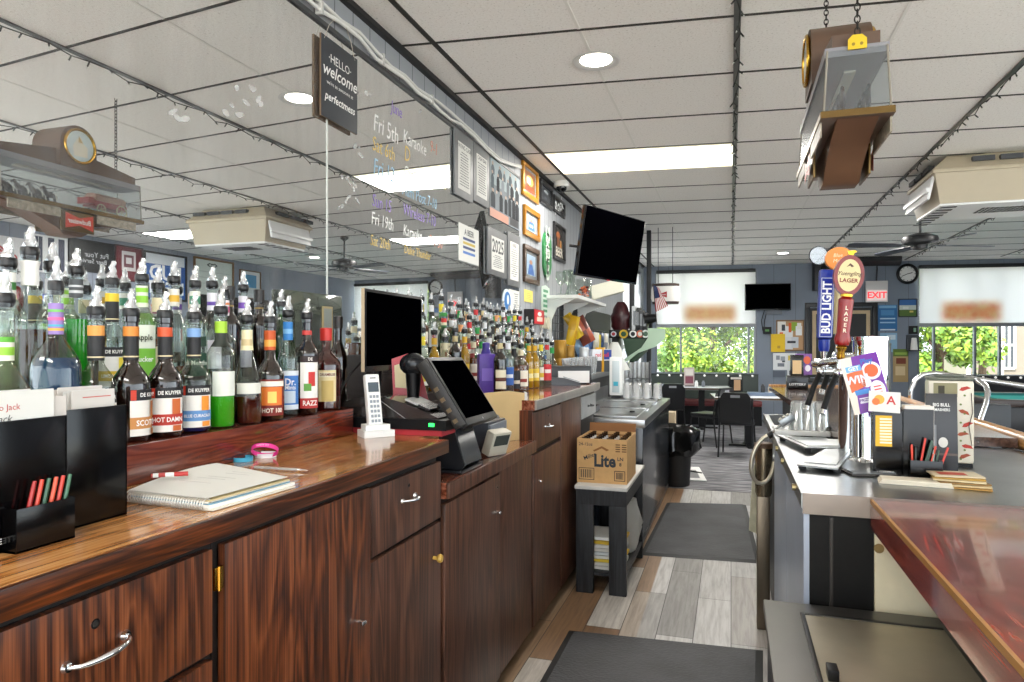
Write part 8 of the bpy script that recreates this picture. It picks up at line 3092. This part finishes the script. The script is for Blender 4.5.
q = MB()
q.box(-hw, hw, -hh, hh, .001, .05, P('#3a3f46', .5))
q.box(-hw, hw, -hh - .02, -hh, .001, .16, P('#2a2d32', .5))
q.obj('wall_box', t)
q = MB()
q.lathe([(hw * .6, -hh + .001), (hw * .4, hh * .6), (hw * .25, hh * .62)], P('#efeeea', .5), 16, M=Matrix.Translation((0, 0, .1)) @ Matrix.Rotation(-PI / 2, 4, 'X') @ Matrix.Translation((0, 0, 0)))
q.obj('lamp_cone', t)
# speaker and soffit near the pier
t, hw, hh = far_thing('wall_speaker', 'dark loudspeaker cabinet on the far pier behind the blue tap handle', 'speaker', 815, 262, 832, 290, .25)
q = MB()
q.box(-hw, hw, -hh, hh, -.24, 0, P('#2a2c30', .5), .01)
q.obj('cabinet', t)
q = MB()
q.cyl((0, -hh * .3, .001), (0, -hh * .3, .006), hw * .7, M_black, n=20)
q.cyl((0, hh * .55, .001), (0, hh * .55, .006), hw * .35, M_black, n=16)
q.obj('driver', t)
t = thing('ceiling_panel', 'flat black panel fixed under the ceiling near the clock', 'panel', (0, 0, 0))
a, c = onB(826, 266, 1.0), onB(902, 262, .9)
q = MB()
q.prism([(a.x, a.y), (c.x, c.y), (c.x + .15, c.y + .85), (a.x + .1, a.y + .9)], CEIL - .09, CEIL - .008, P('#1a1b1d', .6))
q.obj('panel_board', t)

# ================================================================== BOOTHS, TABLES, CHAIRS
M_bgreen = P('#27332b', .4, noise=.08, scale=3)
M_bdark = P('#2b2d31', .4, noise=.08, scale=3)
def booth_wall(label, xa, xb_, off, ztop, mat, seat, nl):
    t = thing('booth_bench', label, 'booth', (0, YB - off, 0), BANG, 'booth benches under the far windows')
    q = MB()
    q.box(xa, xb_, 0.0, .10, .10, ztop, mat, .01)
    q.obj('backrest', t)
    q = MB()
    q.box(xa, xb_, -.45, -.002, .36, .46, P(seat, .4), .02)
    q.obj('seat', t)
    q = MB()
    q.box(xa, xb_, -.40, -.002, 0.0045, .355, M_black)
    q.box(xa, xb_, 0.0, .10, 0.0045, .0995, M_black)
    q.obj('plinth', t)
    q = MB()
    q.tube([(xa, -.012, ztop - .005), (xb_, -.012, ztop - .005)], .006, M_black, 5)
    q.obj('cable', t)
    for i in range(nl):
        x = xa + (xb_ - xa) * (i + .5) / nl
        q = MB()
        q.ball((x, -.02, ztop - .03), .022, P('#f4f3ee', .4, emit=.3), 10)
        q.obj('globe_bulb', t)
    return t
booth_wall('dark green booth bench with white globe bulbs under the left window', W1a - .2, W1b, .75, .94, M_bgreen, '#6b2a2a', 10)
booth_wall('dark booth bench with white globe bulbs behind the pool table', W2a, W2b, .75, .95, M_bdark, '#2a2c30', 11)
def ped_table(label, x, y, lx, ly, mat=None, z=.75, rz=BANG, floor=.0045):
    t = thing('dining_table', label, 'table', (x, y, 0), rz, 'tables by the booths')
    q = MB()
    q.box(-lx, lx, -ly, ly, z - .04, z, mat or P('#d6d9dc', .25), .006)
    q.obj('table_top', t)
    q = MB()
    q.box(-lx - .001, lx + .001, -ly - .001, ly + .001, z - .036, z - .006, P('#4a3a2a', .4))
    q.obj('edge_band', t)
    q = MB()
    q.box(-.05, .05, -.05, .05, floor + .03, z - .041, M_black)
    q.obj('column', t)
    q = MB()
    q.box(-.28, .28, -.04, .04, floor, floor + .029, M_black, .008)
    q.box(-.04, .04, -.28, .28, floor, floor + .027, M_black, .008)
    q.obj('foot', t)
    return t
a, c = onZ(674, 386, .75), onZ(730, 387, .75)
ped_table('pale topped table in front of the green booth', (a.x + c.x) / 2, 12.75, (c.x - a.x) / 2, .33)
a, c = onZ(712, 395, .75), onZ(786, 397, .75)
ped_table('pale topped table with a wooden edge behind the black chairs', (a.x + c.x) / 2, 10.7, (c.x - a.x) / 2, .4)
def chair(label, x, y, rz):
    t = thing('stacking_chair', label, 'chair', (x, y, 0.0045), rz, 'black stacking chairs by the tables')
    BK = P('#141518', .4)
    q = MB()
    q.box(-.20, .20, -.20, .20, .43, .485, P('#17181b', .3), .02)
    q.obj('seat', t)
    q = MB()
    poly = [(-.19, 0), (.19, 0), (.205, .08), (.19, .34), (.15, .40), (-.15, .40), (-.19, .34), (-.205, .08)]
    q.prism(poly, -.02, .02, P('#17181b', .35), Matrix.Translation((0, -.235, .47)) @ Matrix.Rotation(PI / 2 + math.radians(7), 4, 'X'))
    q.obj('backrest', t)
    q = MB()
    q.rect(-.06, .335, .06, .37, P('#8f9296', .4), .0206, Matrix.Translation((0, -.235, .47)) @ Matrix.Rotation(PI / 2 + math.radians(7), 4, 'X'))
    q.obj('hand_slot', t)
    for sx in (-1, 1):
        q = MB()
        q.tube([(sx * .21, -.25, .80), (sx * .21, -.20, .45), (sx * .22, -.26, 0.001)], .012, BK, 8)
        q.obj('leg', t)
        q = MB()
        q.tube([(sx * .21, -.20, .43), (sx * .20, .17, .43), (sx * .215, .24, 0.001)], .012, BK, 8)
        q.obj('leg', t)
    return t
p = onZ(717, 458, 0)
chair('black stacking chair with a hand slot, nearest to the camera by the table', p.x + .26, p.y + .28, math.radians(-6))
p2 = onZ(701, 444, 0)
chair('black stacking chair half hidden behind the nearest one', p2.x + .12, p2.y - .08, math.radians(60))
chair('black chair on the right of the wooden edged table behind the bar', 1.12, 10.6, math.radians(150))
chair('black chair at the far left beyond the cooler end', -1.0, 11.6, math.radians(20))
# table top odds
def salt(label, x, y, z, col, h=.11, r=.03, group='table top odds'):
    q = MB()
    q.lathe([(r, .0008), (r, h * .7), (r * .6, h * .85), (r * .6, h)], P(col, .3), 12)
    return q.obj('shaker', None, (x, y, z), (0, 0, 0), label, 'shaker', group)
p = onZ(697, 386, .75)
salt('white shaker on the pale table by the green booth', p.x, 12.7, .75, '#e6e6e4')
salt('grey shaker beside the white one on the pale table', p.x + .12, 12.7, .75, '#6a7078')
t = thing('menu_stand', 'upright menu stand with a picture on the pale table by the booth', 'menu', (onY(689, 375, 12.8).x, 12.85, .7505), .2)
q = MB()
q.box(-.09, .09, -.01, .01, .0, .34, P('#b9a8a4', .4))
q.rect(-.07, .05, .07, .18, P('#7a3a4a', .5), .0006, facing((0, -.01, 0), (0, -1, 0)))
q.rect(-.07, .2, .07, .31, P('#d9d2c8', .5), .0006, facing((0, -.01, 0), (0, -1, 0)))
q.obj('card', t)
q = MB()
q.box(-.08, .08, -.05, -.011, .0, .012, M_black)
q.obj('foot', t)
t = thing('condiment_tray', 'blue grey tray of condiments on the wooden edged table', 'tray', (onY(763, 394, 10.7).x, 10.75, .7505))
q = MB()
q.box(-.22, .22, -.1, .1, 0, .05, P('#5a6a80', .4), .008)
q.obj('tray_body', t)
q = MB()
q.lathe([(.03, .0505), (.03, .14), (.012, .17)], P('#2a2c30', .3), 10)
q.lathe([(.03, .0505), (.03, .12), (.012, .15)], P('#c9c4b8', .3), 10, o=(.1, 0, 0))
q.obj('bottles', t, kind='stuff')
t = thing('napkin', 'red folded napkin on the wooden edged table', 'napkin', (onY(735, 393, 10.7).x, 10.8, .7505))
q = MB()
q.prism([(-.12, -.06), (.1, -.05), (.12, .06), (-.08, .06)], 0, .02, P('#b8283a', .6))
q.obj('cloth', t)
# folder on booth back
t = thing('menu_holder', 'tan and black menu holder hung on the green booth back', 'menu', (0, 0, 0))
a, c = onB(731, 378, .80), onB(741, 390, .80)
place(t, facing(((a.x + c.x) / 2, (a.y + c.y) / 2, (a.z + c.z) / 2), BN))
q = MB()
q.box(-.12, .12, -.14, .14, 0, .02, M_black)
q.rect(-.04, -.12, .08, .08, P('#c9a27a', .6), .0206)
q.rect(-.1, .09, .1, .13, P('#d9d6cc', .6), .0206)
q.obj('card', t)

# pool table
t = thing('pool_table', 'pool table with teal cloth near the right hand window', 'pool table', (4.30, 10.75, 0))
M_teal = P('#1f8f8a', .8, noise=.05, scale=40)
M_cush = P('#0f5f60', .7)
q = MB()
q.box(-1.05, 1.05, -.62, .62, .74, .785, M_teal)
q.obj('cloth_bed', t)
q = MB()
for y in (-.66, .66):
    q.box(-1.05, 1.05, y - .04, y + .04, .74, .815, M_cush, .01)
for x in (-1.09, 1.09):
    q.box(x - .04, x + .04, -.70, .70, .74, .815, M_cush, .01)
q.obj('cushions', t)
q = MB()
for y in (-.76, .76):
    q.box(-1.24, 1.24, y - .06, y + .06, .73, .82, P('#2a1d18', .3), .012)
for x in (-1.19, 1.19):
    q.box(x - .055, x + .055, -.699, .699, .73, .82, P('#2a1d18', .3), .012)
q.obj('rail', t)
q = MB()
q.box(-1.16, 1.16, -.72, .72, .36, .729, P('#191a1d', .35), .01)
q.obj('cabinet', t)
for x in (-.95, .95):
    for y in (-.55, .55):
        q = MB()
        q.box(x - .09, x + .09, y - .09, y + .09, .0045, .359, P('#2a1d18', .35), .01)
        q.obj('leg', t)
for i, (x, y) in enumerate(((-1.05, -.62), (0, -.64), (1.05, -.62), (-1.05, .62), (0, .64), (1.05, .62))):
    q = MB()
    q.cyl((x, y, .786), (x, y, .8165), .055, M_black, n=16)
    q.obj('pocket', t)

# ================================================================== RIGHT WALL (seen in the mirror)
RX = 5.64
def mir_thing(name, label, cat, u0, v0, u1, v1, group=None):
    a, c = onX(u0, v0, 2 * WX - RX), onX(u1, v1, 2 * WX - RX)
    t = thing(name, label, cat, (0, 0, 0), 0, group)
    place(t, facing((RX, (a.y + c.y) / 2, (a.z + c.z) / 2), (-1, 0, 0)))
    return t, abs(a.y - c.y) / 2, abs(a.z - c.z) / 2
GW = 'signs on the right wall reflected in the mirror'
t, hw, hh = mir_thing('sports_sign', 'white sign with a red winged wheel and the word HOCKEY, reflected at the left edge', 'sign', -16, 233, 28, 283, GW)
q = MB()
q.box(-hw, hw, -hh, hh, .001, .02, P('#d9dade', .5))
q.obj('board', t)
q = MB()
RW = P('#b3202c', .45)
q.disc(-hw * .25, hh * .05, hw * .2, RW, .0206)
q.disc(-hw * .25, hh * .05, hw * .12, P('#e6e3e2', .45), .021)
q.disc(-hw * .25, hh * .05, hw * .06, RW, .0214)
for k in range(4):
    q.blob([(-hw * .2, hh * (.2 - .1 * k)), (-hw * .05, hh * (.32 - .12 * k)), (hw * .65, hh * (.75 - .18 * k)), (hw * .5, hh * (.55 - .18 * k)), (-hw * .05, hh * (.2 - .12 * k))], RW, .0206)
q.text('HOCKEY', hw * .33, P('#1a1c22', .5), None, 0, -hh * .55, .0206, bold=.03)
q.obj('print', t)
t, hw, hh = mir_thing('striped_banner', 'white banner with wide navy stripes beside the winged wheel sign', 'banner', 24, 232, 67, 275, GW)
q = MB()
q.box(-hw, hw, -hh, hh, .001, .012, P('#dfe2e6', .6))
for x0, x1 in ((-.85, -.55), (-.35, -.05), (.2, .38)):
    q.rect(x0 * hw, -hh * .9, x1 * hw, hh * .9, P('#1d2a4a', .6), .0126)
q.blob([(.4 * hw, .9 * hh), (.85 * hw, .9 * hh), (.85 * hw, .5 * hh), (.55 * hw, 0), (.85 * hw, -.9 * hh), (.6 * hw, -.9 * hh), (.38 * hw, 0)], P('#1d2a4a', .6), .0126)
q.obj('cloth', t)
t, hw, hh = mir_thing('black_sign', 'black sign with small white lettering left of the maroon framed emblem', 'sign', 68, 237, 113, 275, GW)
q = MB()
q.box(-hw, hw, -hh, hh, .001, .02, P('#1c1e22', .4))
q.text('Put Your', hw * .3, P('#c9ccd0', .5), None, -hw * .2, hh * .1, .0206)
q.text('Beer Service', hw * .26, P('#c9ccd0', .5), None, 0, -hh * .3, .0206)
q.obj('board', t)
def mir_pic(label, u0, v0, u1, v1, fcol, bg, blobs, txt=()):
    t, hw, hh = mir_thing('framed_picture', label, 'picture', u0, v0, u1, v1, GW)
    frame_part(t, hw, hh, hw * .07, P(fcol, .4), .03)
    q = MB()
    q.box(-hw * .94, hw * .94, -hh * .95, hh * .95, .001, .01, P(bg, .3))
    for i, (x0, y0, x1, y1, c) in enumerate(blobs):
        q.rect(x0 * hw, y0 * hh, x1 * hw, y1 * hh, P(c, .4), .0105 + .0004 * i)
    for s, sz_, x, y, c in txt:
        q.text(s, sz_ * hw, P(c, .4), None, x * hw, y * hh, .0125, bold=.03)
    q.obj('picture', t)
mir_pic('maroon banner with a white emblem next to the blue beer poster', 114, 244, 142, 283, '#3a1c22', '#6a2a34', [(-.5, -.4, .5, .7, '#c9c6c8'), (-.35, -.2, .35, .5, '#6a3a44'), (-.2, 0, .2, .35, '#d0ccd0')])
mir_pic('black framed blue beer poster reading BUD LIGHT', 143, 250, 186, 302, '#15161a', '#2a5aa2', [(-.9, .5, .9, .95, '#d9dfe8')], [('BUD', .75, 0, .12, '#f0f3f8'), ('LIGHT', .62, 0, -.5, '#f0f3f8')])
mir_pic('gold framed white board with faint lines and a small black mark', 193, 256, 233, 300, '#7a5a34', '#cdd6d2', [(-.8, .3, .8, .33, '#a9b2b0'), (-.8, 0, .8, .03, '#a9b2b0'), (-.8, -.3, .8, -.27, '#a9b2b0')], [('<=>', .3, .1, .65, '#22262a')])
mir_pic('small wooden framed picture of a blue sky, right of the gold framed board', 239, 269, 260, 300, '#6a4e36', '#dfe4e8', [(-.6, -.2, .6, .7, '#4f95c4'), (-.6, -.6, .6, -.2, '#cfd6d8')])
